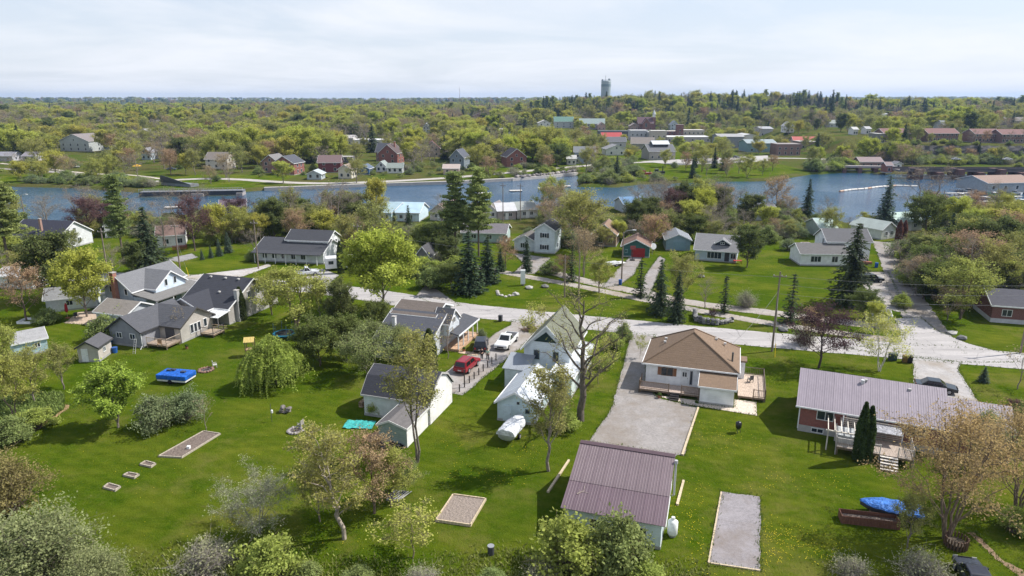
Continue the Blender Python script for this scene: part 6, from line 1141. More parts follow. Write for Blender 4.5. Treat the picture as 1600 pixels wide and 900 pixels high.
def spruce(seed, h, rx, lcol, dens=1.0, base=.04, ragged=.25, drp=.25, pw=.85):
    rg = np.random.default_rng(seed); big = [[0, 0, 0, 0, 0, h * .5, h * .016, h * .010], [0, 0, h * .5, 0, 0, h, h * .010, .01]]; small, P, D = [], [], []
    lay = int(h * 2.6 * dens)
    for i in range(lay):
        t = base + (1 - base) * (i / lay) ** .95; z = h * t; R0 = rx * (1 - t) ** pw + .12; nb = max(4, int(9 * (1 - t) + 4))
        for j in range(nb):
            a = j * 6.283 / nb + i * 1.7 + rg.uniform(-.25, .25); L_ = R0 * rg.uniform(1 - ragged * 1.6, 1 + ragged * .5); dz = -L_ * drp + L_ * .06 * rg.normal(); e = np.array([math.cos(a), math.sin(a), 0])
            q = e * L_ + np.array([0, 0, z + dz]); small.append([0, 0, z, *q, .03, .008]); m = max(3, int(L_ * 7 * dens)); tq = (np.arange(m) + rg.random(m)) / m
            pts = np.array([0, 0, z]) + tq[:, None] * (q - np.array([0, 0, z])) + rg.normal(size=(m, 3)) * [.10, .10, .07] * (1 + L_ * .25); pts[:, 2] += .10 * L_ * np.sin(tq * 3.14); P.append(pts); D.append(np.repeat(e[None], m, 0))
    P = np.concatenate(P); D = np.concatenate(D); n = len(P); sz = .34 * rg.uniform(.6, 1.3, (n, 1)) * (h / 10) ** .35
    side = np.stack([-D[:, 1], D[:, 0], np.zeros(n)], 1) + rg.normal(size=(n, 3)) * .5; d2 = D + rg.normal(size=(n, 3)) * .35 + [0, 0, -drp]
    V = np.stack([P - d2 * sz * .55, P + side * sz * .42 - [0, 0, .04], P + d2 * sz * .75 - [0, 0, .06], P - side * sz * .42 - [0, 0, .04]], 1).reshape(-1, 3)
    tint = np.clip(.5 + .25 * rg.normal(size=n), 0, 1)
    return (mk_wood('trunk', big, small, M('bark', (.10, .075, .06))), mesh_np('crown', V, np.arange(4 * n).reshape(n, 4), M('leaf', lcol), tint), h)
def pine(seed, h, rx, lcol):
    rg = np.random.default_rng(seed); big = [[0, 0, 0, 0, 0, h * .5, h * .018, h * .012], [0, 0, h * .5, .2, 0, h * .97, h * .012, .03]]; small, P = [], []
    for i in range(15):
        t = .32 + .66 * i / 14; z = h * t; nb = 5 if t < .9 else 4
        for j in range(nb):
            if rg.random() < .14: continue
            a = j * 6.283 / nb + i * 1.1 + rg.uniform(-.5, .5); L_ = rx * (1 - (t - .22) * .85) * rg.uniform(.55, 1.1); e = np.array([math.cos(a), math.sin(a), .10 + .25 * t]); q = np.array([0, 0, z]) + e * L_; big.append([0, 0, z, *q, .07, .02])
            for k in range(int(6 + L_ * 2.6)):
                tt = rg.uniform(.3, 1.05); p = np.array([0, 0, z]) + e * L_ * tt; s2 = p + rg.normal(size=3) * [L_ * .18, L_ * .18, .12] + [0, 0, .18]; small.append([*p, *s2, .025, .01]); P.append(s2 + rg.normal(size=(24, 3)) * [.38, .38, .09])
    P = np.concatenate(P); return (mk_wood('trunk', big, small, M('bark', (.14, .11, .09))), mk_crown('crown', P, .30, M('leaf', lcol), rg, .6, 1.3, 2.2), h)
def column(seed, h, r, lcol, n=6000, two=False):
    rg = np.random.default_rng(seed); P = []
    for c, hh in (((0, 0), h),) if not two else (((-r * .35, 0), h), ((r * .55, .1), h * .93)):
        t = rg.random(n) ** .8; a = rg.uniform(0, 6.283, n); rr = r * (.75 if two else 1) * np.minimum(1, (1 - t) * 2.2 + .06) ** .7 * rg.uniform(.75, 1.06, n); P.append(np.stack([c[0] + rr * np.cos(a), c[1] + rr * np.sin(a), t * hh + .05], 1))
    P = np.concatenate(P); return (mk_wood('trunk', [[0, 0, 0, 0, 0, h * .8, .1, .03]], [], M('bark', (.1, .08, .06))), mk_crown('crown', P, .2, M('leaf', lcol), rg, .1, .7), h)
def willow(seed, h, rx, lcol):
    rg = np.random.default_rng(seed); w, c, _ = broad(seed, h * .95, rx * .7, .35, 9, 4, 2, 0, .1, .1, lcol, (.16, .13, .09)); P = []
    lobes = [(rg.uniform(0, 6.283), rg.uniform(.15, .82), rg.uniform(.62, .9)) for _ in range(15)] + [(0, .08, 1.0), (2, .25, .97)]
    for i in range(760):
        la, lr, lh = lobes[i % 17]; cx, cy = math.cos(la) * lr * rx, math.sin(la) * lr * rx; sp = rx * .24; dx, dy = rg.normal() * sp, rg.normal() * sp; q = math.hypot(dx, dy) / sp
        top = h * lh * (1 - .07 * q * q) * rg.uniform(.95, 1.03); l = min(top - .1, rg.uniform(.3, .95) * h * .62); m = max(4, int(l * 9)); t = np.linspace(0, 1, m); n_ = math.hypot(cx + dx, cy + dy) + 1e-6; ox, oy = (cx + dx) / n_, (cy + dy) / n_; o_ = .55 * np.sin(t * 1.57) + .25 * t
        P.append(np.stack([cx + dx + ox * o_ + rg.normal(size=m) * .06, cy + dy + oy * o_ + rg.normal(size=m) * .06, top - t ** 1.35 * l], 1))
    P = np.concatenate(P); return (w, mk_crown('crown', P, .15, M('leaf', lcol), rg, .1, .9, 2.1), h)
def shrub(seed, h, rx, lcol, bark, n=7000, size=.16, stems=14, hollow=.55):
    rg = np.random.default_rng(seed); big, small, P = [[0, 0, 0, 0, 0, h * .3, .06, .04]], [], []
    for i in range(stems * 5):
        a = rg.uniform(0, 6.283); el = rg.uniform(.15, 1.5); r_ = rg.uniform(hollow, 1.0) * (1.15 if i % 7 == 0 else .9); p = np.array([math.cos(a) * rx * .12, math.sin(a) * rx * .12, .02]); q = np.array([math.cos(a) * math.cos(el) * rx * r_, math.sin(a) * math.cos(el) * rx * r_, .12 * h + math.sin(el) * h * .88 * r_]); md = (p + q) / 2 + [0, 0, h * .1] + rg.normal(size=3) * .12 * rx
        small += [[*p, *md, .03, .018], [*md, *q, .018, .006]]
        for k in range(4): e = md + (q - md) * rg.random(); g_ = e + rg.normal(size=3) * rx * .2; g_[2] = max(g_[2], .1); small.append([*e, *g_, .01, .005])
        m = n // (stems * 5); P.append(q + rg.normal(size=(m, 3)) * [rx * .115, rx * .115, h * .085])
    P = np.concatenate(P); P = P[P[:, 2] > .08]; return (mk_wood('trunk', big, small, M('bark', bark)), mk_crown('crown', P, size, M('leaf', lcol), rg, .35, .6), h)
GRB = (.20, .17, .145); BRB = (.17, .125, .10)
T = {
 'maple': [broad(11, 12, 5.4, .12, 20, 8, 9, 19, 0.246, .24, (.295, .335, .018), GRB), broad(12, 11, 4.6, .16, 18, 8, 9, 16, 0.238, .24, (.295, .325, .026), GRB)],
 'round': [broad(14, 7.3, 2.9, .12, 20, 8, 9, 19, 0.172, .16, (.20, .31, .012), GRB)],
 'olive': [broad(21, 11, 4.4, .18, 16, 8, 9, 7, 0.197, .22, (.245, .25, .050), GRB), broad(22, 12, 4.6, .2, 17, 8, 8, 7, 0.213, .24, (.21, .225, .050), GRB), broad(23, 10, 4.6, .15, 16, 8, 9, 9, 0.197, .22, (.26, .28, .042), BRB, fork=2)],
 'yellow': [broad(31, 10, 4.2, .15, 17, 8, 9, 12, 0.213, .24, (.33, .315, .030), GRB), broad(32, 9, 3.8, .18, 16, 7, 9, 12, 0.205, .22, (.31, .33, .032), GRB)],
 'brown': [broad(41, 10, 4.2, .15, 16, 8, 11, 4, 0.164, .22, (.30, .20, .10), BRB), broad(42, 11, 4.6, .12, 18, 8, 9, 4, 0.164, .24, (.29, .215, .11), GRB, fork=2)],
 'bare': [broad(51, 13, 5.0, .2, 16, 9, 12, 1, 0.115, .2, (.28, .25, .11), (.235, .205, .18), stray=.5), broad(52, 12, 5.6, .2, 15, 9, 12, 1, 0.123, .2, (.30, .23, .12), (.22, .19, .17), fork=2, stray=.45)],
 'purple': [broad(61, 8, 4.4, .2, 17, 8, 11, 5, .135, .2, (.072, .036, .040), (.07, .052, .048)), broad(62, 9, 3.8, .16, 16, 8, 10, 6, .15, .22, (.12, .062, .060), (.11, .08, .075))],
 'spruce': [spruce(71, 12, 2.9, (.046, .070, .036)), spruce(72, 12, 3.2, (.055, .082, .040), .95, .05, .32, .3), spruce(73, 10, 2.3, (.050, .080, .040), 1.05, .03, .2, .12)],
 'blue_spruce': [spruce(75, 12, 3.0, (.070, .105, .075), 1.0, .02, .2, .12, .8)],
 'thin_spruce': [spruce(76, 8, 1.6, (.050, .074, .034), .75, .03, .4, .15)],
 'old_spruce': [spruce(77, 14.5, 4.2, (.052, .070, .034), .95, .06, .42, .34, .62)],
 'pine': [pine(81, 20, 5.4, (.20, .25, .060)), pine(82, 20, 4.4, (.16, .21, .055))],
 'cedar': [column(85, 6, 1.0, (.060, .085, .024)), column(86, 6.2, 1.15, (.050, .078, .018), 7000, True), column(87, 5, .9, (.16, .075, .05))],
 'willow': [willow(88, 6.6, 3.2, (.22, .285, .028))],
 'apple': [broad(91, 6.5, 4.0, .14, 16, 9, 11, 9, 0.139, .2, (.205, .245, .075), (.19, .16, .14), fork=2), broad(92, 5.2, 3.6, .08, 16, 9, 12, 4, 0.098, .18, (.24, .255, .13), (.30, .275, .25), fork=3)],
 'shrub': [shrub(94, 3.2, 2.3, (.165, .215, .055), BRB), shrub(95, 3.0, 2.4, (.23, .28, .035), BRB), shrub(96, 3.2, 2.5, (.155, .20, .085), GRB, 6000, .14)],
 'bush': [shrub(97, 4.2, 3.4, (.20, .225, .085), (.2, .17, .14), 20000, .11, 26, .35), shrub(98, 4.0, 3.0, (.20, .18, .05), BRB, 12000, .11, 22, .35)],
 'twiggy': [shrub(99, 2.6, 2.2, (.22, .23, .12), (.30, .27, .24), 1500, .10, 30, .4)],
 'dark': [broad(101, 7, 4.0, .04, 18, 9, 9, 14, 0.180, .2, (.115, .150, .028), BRB), broad(102, 9, 3.6, .06, 18, 8, 9, 13, 0.197, .2, (.10, .125, .032), BRB)],
 'tall': [broad(111, 14.5, 3.0, .30, 18, 8, 9, 7, 0.156, .24, (.235, .245, .050), (.185, .155, .13), .20, fork=2, topw=.85), broad(112, 11.7, 2.5, .26, 16, 7, 9, 7, 0.148, .22, (.235, .235, .055), (.25, .215, .18), .19, topw=.9), broad(113, 10.5, 3.2, .24, 15, 8, 9, 7, 0.148, .2, (.25, .245, .045), (.34, .29, .24), .2, lean=-1.6, topw=.9)],
 'bigtall': [broad(117, 16.2, 5.0, .22, 15, 7, 9, 3, .125, .26, (.26, .27, .05), (.125, .105, .085), .46, topw=.85, stray=.4)],
 'multi': [broad(121, 11.5, 5.2, .10, 30, 7, 11, 7, 0.123, .22, (.345, .235, .085), (.20, .15, .115), .22, fork=6, topw=.95, stray=.15), broad(122, 10, 4.8, .1, 26, 7, 11, 7, 0.123, .2, (.33, .255, .08), (.19, .145, .11), .2, fork=5, topw=.95)],
 'birch': [broad(125, 7.5, 3.6, .2, 15, 8, 9, 6, 0.131, .2, (.37, .38, .07), (.60, .57, .53), .12, fork=4, droop=.12)],
 'sapling': [broad(127, 5.5, 2.0, .2, 12, 6, 10, 3, .11, .16, (.30, .32, .045), (.22, .18, .12), .05), broad(128, 5, 1.6, .25, 9, 5, 4, 1, .12, .14, (.25, .2, .1), (.24, .2, .17), .06)],
}
TDESC = {'maple': ('maple_tree', 'tree'), 'round': ('maple_tree', 'tree'), 'olive': ('budding_tree', 'tree'), 'yellow': ('yellow_green_tree', 'tree'), 'brown': ('budding_tree', 'tree'), 'bare': ('bare_tree', 'tree'), 'purple': ('purple_leaf_tree', 'tree'), 'spruce': ('spruce_tree', 'tree'), 'blue_spruce': ('spruce_tree', 'tree'), 'thin_spruce': ('spruce_tree', 'tree'), 'old_spruce': ('spruce_tree', 'tree'), 'pine': ('pine_tree', 'tree'), 'cedar': ('cedar_tree', 'tree'), 'willow': ('willow_tree', 'tree'), 'apple': ('apple_tree', 'tree'), 'shrub': ('shrub', 'shrub'), 'bush': ('shrub', 'shrub'), 'twiggy': ('shrub', 'shrub'), 'dark': ('dense_tree', 'tree'), 'tall': ('poplar_tree', 'tree'), 'bigtall': ('poplar_tree', 'tree'), 'multi': ('budding_tree', 'tree'), 'birch': ('birch_tree', 'tree'), 'sapling': ('sapling', 'tree')}
NT = [0]
def tree(kind, var, x, y, z, h, label, group=None, wid=1.0, rz=None):
    w, c, h0 = T[kind][var % len(T[kind])]; s_ = h / h0; nm, ct = TDESC[kind]; rnd = random.Random(NT[0] * 7 + 1); NT[0] += 1
    o = thing(nm, label, ct, (x, y, z - .03), rnd.uniform(0, 360) if rz is None else rz, group); o.scale = (s_ * wid, s_ * wid, s_)
    link('trunk', w, o); link('crown', c, o); return o
# hand-placed trees: kind, variant, base px, base py, height, label[, width, rz]
TREES = [
 ('bush', 0, 60, 905, 5.4, 'large pale grey-green shrub filling the bottom left corner', 1.15), ('bush', 1, 18, 800, 5.2, 'olive and rust shrub above the bottom left corner', .95), ('bush', 0, 150, 930, 3.6, 'pale shrub at the bottom edge right of the corner shrub'),
 ('olive', 2, 22, 650, 7.2, 'olive tree nearest the left edge above the dirt path', .8), ('olive', 0, 55, 630, 7.0, 'olive tree with thin trunks behind the dirt path', .85), ('olive', 1, 100, 608, 6.0, 'smaller olive tree in front of the beige shed', .85), ('olive', 2, 5, 600, 8, 'olive tree at the left edge beside the pale blue shed', .8), ('shrub', 1, 60, 668, 2.2, 'low green shrub by the curve of the dirt path', 1.3), ('shrub', 0, 20, 690, 2.4, 'low green shrub at the left edge below the olive trees', 1.4),
 ('round', 0, 185, 668, 7.4, 'rounded bright green tree alone on the left lawn'), ('shrub', 2, 247, 668, 3.6, 'grey-green shrub right of the round green tree', 1.0), ('shrub', 2, 292, 655, 3.4, 'darker grey-green shrub behind its neighbour on the left lawn', 1.0), ('sapling', 1, 322, 673, 4.2, 'thin leafless sapling at the end of the long garden bed'),
 ('apple', 1, 405, 834, 5.0, 'grey twiggy apple tree at lower left centre', 1.0), ('tall', 2, 538, 842, 10.4, 'leaning tree with pale trunk and yellow buds at lower left centre', 1.0, 0), ('brown', 0, 585, 802, 7.8, 'brown budding tree right of the leaning pale trunk', .95), ('olive', 2, 612, 792, 5.6, 'olive bush beside the wooden pallet', .9), ('olive', 0, 500, 815, 6.2, 'young olive tree left of the leaning pale trunk', .75), ('twiggy', 0, 325, 893, 2.8, 'bare grey thicket at the bottom edge', 1.3), ('shrub', 1, 425, 905, 3.4, 'yellow-green shrub at the bottom edge left of centre', 1.0), ('sapling', 0, 645, 872, 4.8, 'thin yellow-leaved sapling left of the framed soil bed', 1.6), ('apple', 0, 632, 770, 3.2, 'small green bush by the bare soil patch', .8), ('sapling', 0, 505, 800, 4.2, 'slim yellow-green sapling beside the leaning trunk', .9),
 ('shrub', 1, 890, 888, 4.0, 'yellow-green shrub in front of the garage', 1.1), ('shrub', 0, 965, 893, 4.4, 'green shrub in front of the garage, right one', .95), ('shrub', 0, 560, 912, 1.2, 'low green thicket left at the bottom edge', 1.7), ('twiggy', 0, 660, 912, 1.2, 'low dark green thicket middle of the bottom edge', 1.9), ('shrub', 0, 770, 915, 1.1, 'low green thicket right of the burn barrel', 1.8), ('twiggy', 0, 850, 905, 1.8, 'bare bramble clump left of the garage shrubs', 1.4), ('shrub', 0, 480, 905, 1.2, 'low thicket by the yellow-green bottom shrub', 1.6), ('shrub', 1, 1000, 915, 2.0, 'low green clump at the bottom edge under the garage', 1.4),
 ('multi', 0, 1478, 842, 11.6, 'big many-stemmed tree with copper buds at lower right', 1.0), ('multi', 1, 1590, 800, 9.5, 'copper budding tree at the right edge', 1.0), ('olive', 0, 1418, 856, 5.0, 'olive bush in front of the blue tarpaulin boat', .8), ('twiggy', 0, 1330, 905, 2.0, 'low grey-green shrub at the bottom right', 1.2), ('twiggy', 0, 1440, 905, 2.4, 'green shrub under the many-stemmed tree', 1.3), ('apple', 0, 1540, 730, 5.4, 'fresh green small tree by the end of the mauve roof', .7), ('shrub', 1, 1585, 832, 2.2, 'white flowering shrub at the right edge', 1),
 ('tall', 0, 652, 722, 14.2, 'tall forked poplar with sparse leaves by the green shed', 1.0), ('tall', 1, 857, 736, 11.8, 'slim pale-trunked poplar in front of the covered boat', .95), ('bigtall', 0, 907, 657, 16.4, 'great thick-trunked poplar with bare limbs beside the gravel drive', 1.0), ('sapling', 0, 935, 600, 6.5, 'slanting young tree right of the great poplar', .9), ('shrub', 1, 878, 668, 2.2, 'yellow-green brush at the foot of the great poplar', 1.3), ('shrub', 0, 975, 532, 2.4, 'dark rounded shrub at the mouth of the gravel drive', .9), ('shrub', 1, 958, 545, 2.2, 'yellow budding shrub beside the gravel drive mouth', 1), ('sapling', 0, 1000, 560, 3.5, 'thin sapling left of the bungalow', .8), ('shrub', 1, 945, 575, 1.6, 'low bush along the gravel drive', 1.1), ('sapling', 0, 835, 560, 8, 'young tree with yellow leaves against the steep green roof', .9),
 ('purple', 0, 1279, 575, 8.6, 'dark purple tree with black branches beside the street', 1.1), ('birch', 0, 1374, 580, 8.0, 'white-stemmed birch clump by the wheeled bins', 1.0), ('cedar', 1, 1345, 721, 6.4, 'twin-topped dark cedar beside the ranch deck', .66, 0), ('sapling', 1, 1590, 608, 6, 'bare young tree at the right edge by the drive', 1.1), ('blue_spruce', 0, 1536, 597, 2.2, 'dwarf blue-grey spruce on the lawn right of the drive', 1.5), ('purple', 1, 1580, 655, 2.6, 'dark red shrub by the right edge of the drive', 1.0), ('shrub', 0, 1598, 668, 2.6, 'green shrub at the right edge below the drive', 1.0), ('twiggy', 0, 1255, 538, 2.6, 'purple-brown brush beneath the tall utility pole', 1.1),
 ('willow', 0, 432, 600, 6.8, 'weeping yellow-green willow on the left lawn', 1.0), ('dark', 0, 500, 572, 6.6, 'dense dark green thicket right of the willow', 1.0), ('dark', 0, 542, 563, 6.2, 'dense green thicket left of the apple tree', .9), ('apple', 0, 578, 586, 6.6, 'spreading apple tree in front of the grey porch house', 1.05), ('apple', 0, 632, 570, 5.2, 'smaller apple tree beside the gambrel barn', .9), ('sapling', 1, 700, 560, 7, 'bare slender tree against the porch house wall', .9), ('cedar', 0, 672, 588, 6.5, 'olive columnar cedar before the porch house', .9),
 ('maple', 0, 600, 484, 13.6, 'big bright green maple beside the street', 1.12), ('dark', 1, 535, 520, 8.5, 'dark evergreen clump below the bright maple', .8), ('olive', 2, 463, 512, 9.6, 'old apple-like tree with bare dark limbs left of the maple', 1.3), ('olive', 2, 425, 492, 7.5, 'olive tree left of the old bare-limbed tree', .85), ('olive', 0, 500, 500, 7, 'olive tree right of the old bare-limbed tree', .7), ('cedar', 0, 533, 427, 6.8, 'narrow dark cedar by the travel trailer', .62), ('cedar', 0, 378, 500, 5.6, 'narrow cedar in front of the charcoal-roofed house', .85), ('shrub', 2, 753, 530, 1.6, 'small dark ball shrub on the porch house lawn', .7), ('dark', 0, 590, 520, 5, 'dark bushes behind the porch house', .9), ('dark', 0, 610, 545, 4, 'green bush in front of the porch house', .8), ('shrub', 0, 165, 532, 3.4, 'olive shrub behind the beige shed', 1.2), ('shrub', 0, 195, 505, 2.6, 'olive shrub left of the grey house', 1.3), ('sapling', 1, 285, 530, 5.5, 'bare sapling before the grey house gable', .8), ('shrub', 1, 585, 648, 1.8, 'small yellow-green bush beside the turquoise tarpaulin', .8),
 ('maple', 1, 136, 495, 11.2, 'yellow-green maple beside the white detached garage', .95), ('brown', 0, 42, 500, 9.6, 'brown budding tree in the white planter', .95), ('dark', 1, 85, 470, 12.5, 'dense olive-brown tree behind the white garage', 1.05), ('olive', 1, 105, 465, 11, 'olive tree left of the blue-grey house', .9), ('pine', 0, 14, 412, 20, 'big white pine at the left edge', 1.0), ('pine', 0, -30, 430, 19, 'white pine partly outside the left edge', 1.0), ('pine', 1, 194, 412, 19, 'tall feathery fir with dead lower limbs at left', .75), ('spruce', 1, 236, 425, 14, 'dark bushy spruce behind the blue-grey house', 1.25), ('dark', 1, 212, 430, 7, 'dark shrubby tree between two firs', 1.0), ('purple', 1, 140, 372, 11, 'red-purple tree at the water, left one', 1.0), ('purple', 1, 168, 366, 9, 'red-purple tree at the water, right one', .9), ('purple', 1, 305, 392, 13.5, 'tall reddish tree right of the white house with brown roof', .75), ('bare', 1, 258, 388, 12, 'large bare grey tree before the white house with brown roof', 1.0), ('yellow', 0, 338, 382, 10.5, 'yellow-topped tree left of the meadow', .85), ('olive', 2, 375, 378, 9, 'green bushy tree above the meadow', 1.0), ('purple', 0, 372, 352, 8, 'dark red tree by the swing bridge boathouse', 1.2), ('bare', 0, 180, 440, 8, 'bare broken tree behind the garage pole', .8), ('shrub', 0, 75, 505, 2.2, 'low green shrub near the white planter', 1.4),
 ('blue_spruce', 0, 316, 406, 2.6, 'small blue spruce, first in the meadow row', 1.0), ('blue_spruce', 0, 330, 403, 3.0, 'small blue spruce, second in the meadow row', 1.0), ('blue_spruce', 0, 343, 400, 4.2, 'blue spruce, third and wider in the meadow row', 1.0), ('blue_spruce', 0, 357, 395, 5.2, 'blue spruce, tallest of the meadow row', 1.0), ('shrub', 0, 393, 408, 2.2, 'dark round bush beside the long white house', 1.0),
 ('dark', 1, 428, 372, 10.5, 'rusty olive round tree behind the long white house', 1.05), ('bare', 0, 458, 362, 13, 'bare tree by the river behind the long house', 1.0), ('bare', 1, 525, 358, 14, 'wide bare tree with black limbs by the river', 1.1), ('maple', 1, 503, 362, 6, 'bright green shrubby tree behind the long house roof', 1.3), ('yellow', 0, 588, 345, 13, 'tall yellow-green tree rising over the river', .75), ('olive', 1, 585, 405, 13, 'wide soft olive tree behind the bright maple', 1.05), ('olive', 0, 545, 395, 9, 'olive tree right of the travel trailer', 1.0), ('brown', 1, 560, 385, 8, 'brown budding tree above the travel trailer', 1.0), ('spruce', 0, 617, 362, 6, 'small dark spruce left of two by the blue boathouse', .9), ('spruce', 2, 639, 363, 7.5, 'small dark spruce right of two by the blue boathouse', 1.0), ('bare', 0, 690, 350, 9, 'bare tree over the maroon-roofed boathouse', .9),
 ('pine', 1, 712, 402, 19, 'tall white pine, left of the pair by the river', .9), ('pine', 0, 748, 402, 19.8, 'tall white pine, right of the pair by the river', .75), ('dark', 0, 680, 405, 7.5, 'dense dark bush left of the pines', 1.1), ('dark', 1, 700, 420, 7, 'dark tree below the left pine', 1.0), ('spruce', 2, 733, 458, 12.0, 'large dense spruce on the junction corner', 1.35), ('spruce', 2, 762, 442, 9.5, 'smaller spruce behind the junction spruce', 1.35), ('dark', 0, 705, 452, 5, 'round dark shrubbery left of the junction spruce', 1.0), ('shrub', 0, 675, 450, 3.4, 'green hedge shrub at the junction', 1.4), ('shrub', 1, 665, 430, 3.6, 'yellow-green shrub near the small dark house', 1.3), ('brown', 0, 790, 420, 7, 'brown budding tree right of the spruces', .9), ('spruce', 2, 782, 424, 5, 'short wide spruce right of the junction spruces', 1.2), ('spruce', 2, 823, 425, 7.6, 'narrow spruce in front of the two storey house', .85), ('thin_spruce', 0, 893, 440, 7.8, 'thin spruce right of the drive of the two storey house', 1.0),
 ('olive', 0, 905, 395, 14.5, 'wide sparse yellow-green tree by the water at centre', 1.15), ('bare', 1, 870, 375, 12, 'bare twisted tree right of the two storey house', .9), ('brown', 1, 912, 432, 10.5, 'pinkish brown budding tree at centre', .85), ('brown', 0, 880, 435, 5, 'brown shrubby tree beside the gravel lane', 1.2), ('olive', 2, 936, 458, 6.8, 'grey-olive shrub tree beside the street lamp', .9), ('dark', 1, 990, 372, 10, 'dark tree behind the teal garage, left one', .9), ('dark', 1, 1010, 366, 10, 'dark tree behind the teal garage, right one', 1.0), ('yellow', 1, 1022, 385, 7.5, 'yellow-green tree between the teal and slate garages', .8), ('yellow', 1, 965, 380, 6, 'yellow-green bush left of the teal garage roof', 1.0), ('bare', 0, 1012, 350, 13, 'bare grey tree near the blue boathouse roof', 1.0), ('purple', 1, 1050, 352, 11, 'reddish budding tree at the water near centre right', .9), ('maple', 0, 1095, 358, 11, 'full green tree by the bay', .8), ('spruce', 0, 1080, 335, 9, 'dark narrow spruce on the bay shore', .7), ('bare', 0, 1128, 352, 13, 'tall bare tree right of the full green tree', .8), ('olive', 1, 1040, 375, 8, 'olive tree behind the slate garage', 1.0),
 ('spruce', 1, 1030, 492, 9.8, 'dark spruce beside the trail, widest of the pair', .95), ('spruce', 0, 1057, 503, 8.6, 'dark spruce nearest the street right of its twin', .95), ('thin_spruce', 0, 1000, 464, 7.2, 'narrow spruce at the fork of the lanes', 1.2), ('thin_spruce', 0, 1131, 489, 6.8, 'thin spruce beside the lane right of the pair', 1.1), ('thin_spruce', 0, 1234, 505, 8.6, 'thin spruce left of the purple tree', 1.1), ('olive', 0, 1063, 478, 9.5, 'bare-limbed olive tree behind the spruce pair', .9), ('bare', 0, 1101, 482, 5.6, 'small bare tree beside the trail', .9), ('twiggy', 0, 1165, 480, 3.2, 'leafless vase-shaped bush on the open lawn', 1.0), ('dark', 1, 1167, 418, 9.2, 'dark rounded tree beside the grey bungalow', .95), ('purple', 0, 1112, 502, 2.2, 'small red shrub above the stone wall', .8), ('brown', 0, 1265, 540, 6, 'brown budding tree left of the purple tree', .8), ('shrub', 0, 860, 428, 2.4, 'grey brush at the drive of the two storey house', 1.5),
 ('old_spruce', 0, 1326, 476, 14.8, 'great ragged dark spruce hiding the white house', 1.0), ('dark', 0, 1350, 500, 5, 'dark green bush at the foot of the great spruce', .9), ('yellow', 1, 1365, 520, 5.2, 'yellow budding small tree by the pump house', .8), ('spruce', 1, 1260, 340, 12, 'dark spruce on the bay shore left of the white house', .9), ('blue_spruce', 0, 1380, 362, 15.4, 'tall blue-grey spruce by the bay', .95), ('bare', 1, 1442, 352, 17.5, 'huge spreading bare tree by the bay', 1.15), ('cedar', 2, 1403, 377, 5.4, 'reddish cedar, left of the pair at the lane end', .8), ('cedar', 2, 1411, 376, 5.2, 'reddish cedar, right of the pair at the lane end', .8), ('spruce', 1, 1478, 412, 11.5, 'dark spruce in the right-hand thicket', 1.2), ('dark', 1, 1430, 410, 6.5, 'dark green bush at the bend of the gravel lane', 1.1), ('dark', 0, 1455, 440, 7, 'dark thicket right of the gravel lane', 1.2), ('olive', 2, 1500, 498, 10, 'pale olive tree with white dead limbs right of the lane', 1.15), ('olive', 0, 1545, 470, 11, 'olive tree above the dark brick house', 1.0), ('brown', 1, 1480, 500, 6, 'tawny bush at the lane corner', 1.1), ('maple', 1, 1512, 385, 9, 'bright green tree right of the huge bare tree', 1.0), ('yellow', 1, 1548, 380, 9, 'bright yellow-green tree near the marina', 1.1), ('yellow', 0, 1585, 400, 11, 'bright yellow-green tree at the right edge', 1.1), ('olive', 1, 1590, 440, 10, 'olive tree at the right edge behind the brick house', 1.0), ('brown', 0, 1520, 345, 9, 'brown budding tree in front of the marina', 1.1), ('olive', 2, 1560, 340, 8, 'sparse olive tree in front of the marina docks', 1.1), ('olive', 0, 1295, 372, 8, 'pale willow-like tree left of the great spruce top', 1.0), ('bare', 0, 1290, 350, 8, 'small bare tree at the bay corner', .9), ('shrub', 1, 1408, 480, 2.4, 'yellow-green bush beside the pump house', 1.0),
]
for k, t in enumerate(TREES):
    kd, va, px, py, h, lb = t[:6]; x, y = G(px, py); tree(kd, va, x, y, 0, h, lb, None, t[6] if len(t) > 6 else 1.0, t[7] if len(t) > 7 else None)
# scattered trees on the near shore and across the river, one object each
LAND = [(90, 'the big grey lodge'), (250, 'the swing bridge'), (340, 'the white farmhouse'), (437, 'the twin brick houses'), (520, 'the maroon house'), (606, 'the tall brick mansion'), (675, 'the red gable roof'), (715, 'the slate house'), (808, 'the stone quay'), (912, 'the blue-grey house'), (960, 'the bright red roof'), (1035, 'the clerestory building'), (1140, 'the grey warehouse'), (1232, 'the brown brick block'), (1330, 'the dam'), (1400, 'the lock kiosk'), (1470, 'the middle condominium'), (1560, 'the right-hand condominiums')]
LAND2 = [(30, 'the big white pine'), (120, 'the navy-roofed house'), (270, 'the red picket fence'), (460, 'the long white house'), (625, 'the pale blue boathouse'), (730, 'the tall pine pair'), (845, 'the two-storey house'), (945, 'the brown-roofed house'), (993, 'the teal garage'), (1060, 'the slate blue garage'), (1118, 'the grey bungalow'), (1200, 'the dark grey cottage'), (1300, 'the great ragged spruce'), (1400, 'the gravel lane'), (1475, 'the thicket spruce'), (1570, 'the dark brick house')]
SDESC = {'olive': 'olive budding tree', 'yellow': 'yellow-green tree', 'brown': 'brown budding tree', 'bare': 'bare grey tree', 'spruce': 'dark spruce', 'maple': 'fresh green tree', 'dark': 'dense dark tree', 'purple': 'reddish tree', 'shrub': 'low green shrub', 'pine': 'tall pine'}
PTS = [(G(t[2], t[3])[0], G(t[2], t[3])[1], 3.2) for t in TREES]
rnd = random.Random(77)
RIVA = np.array(RIV)
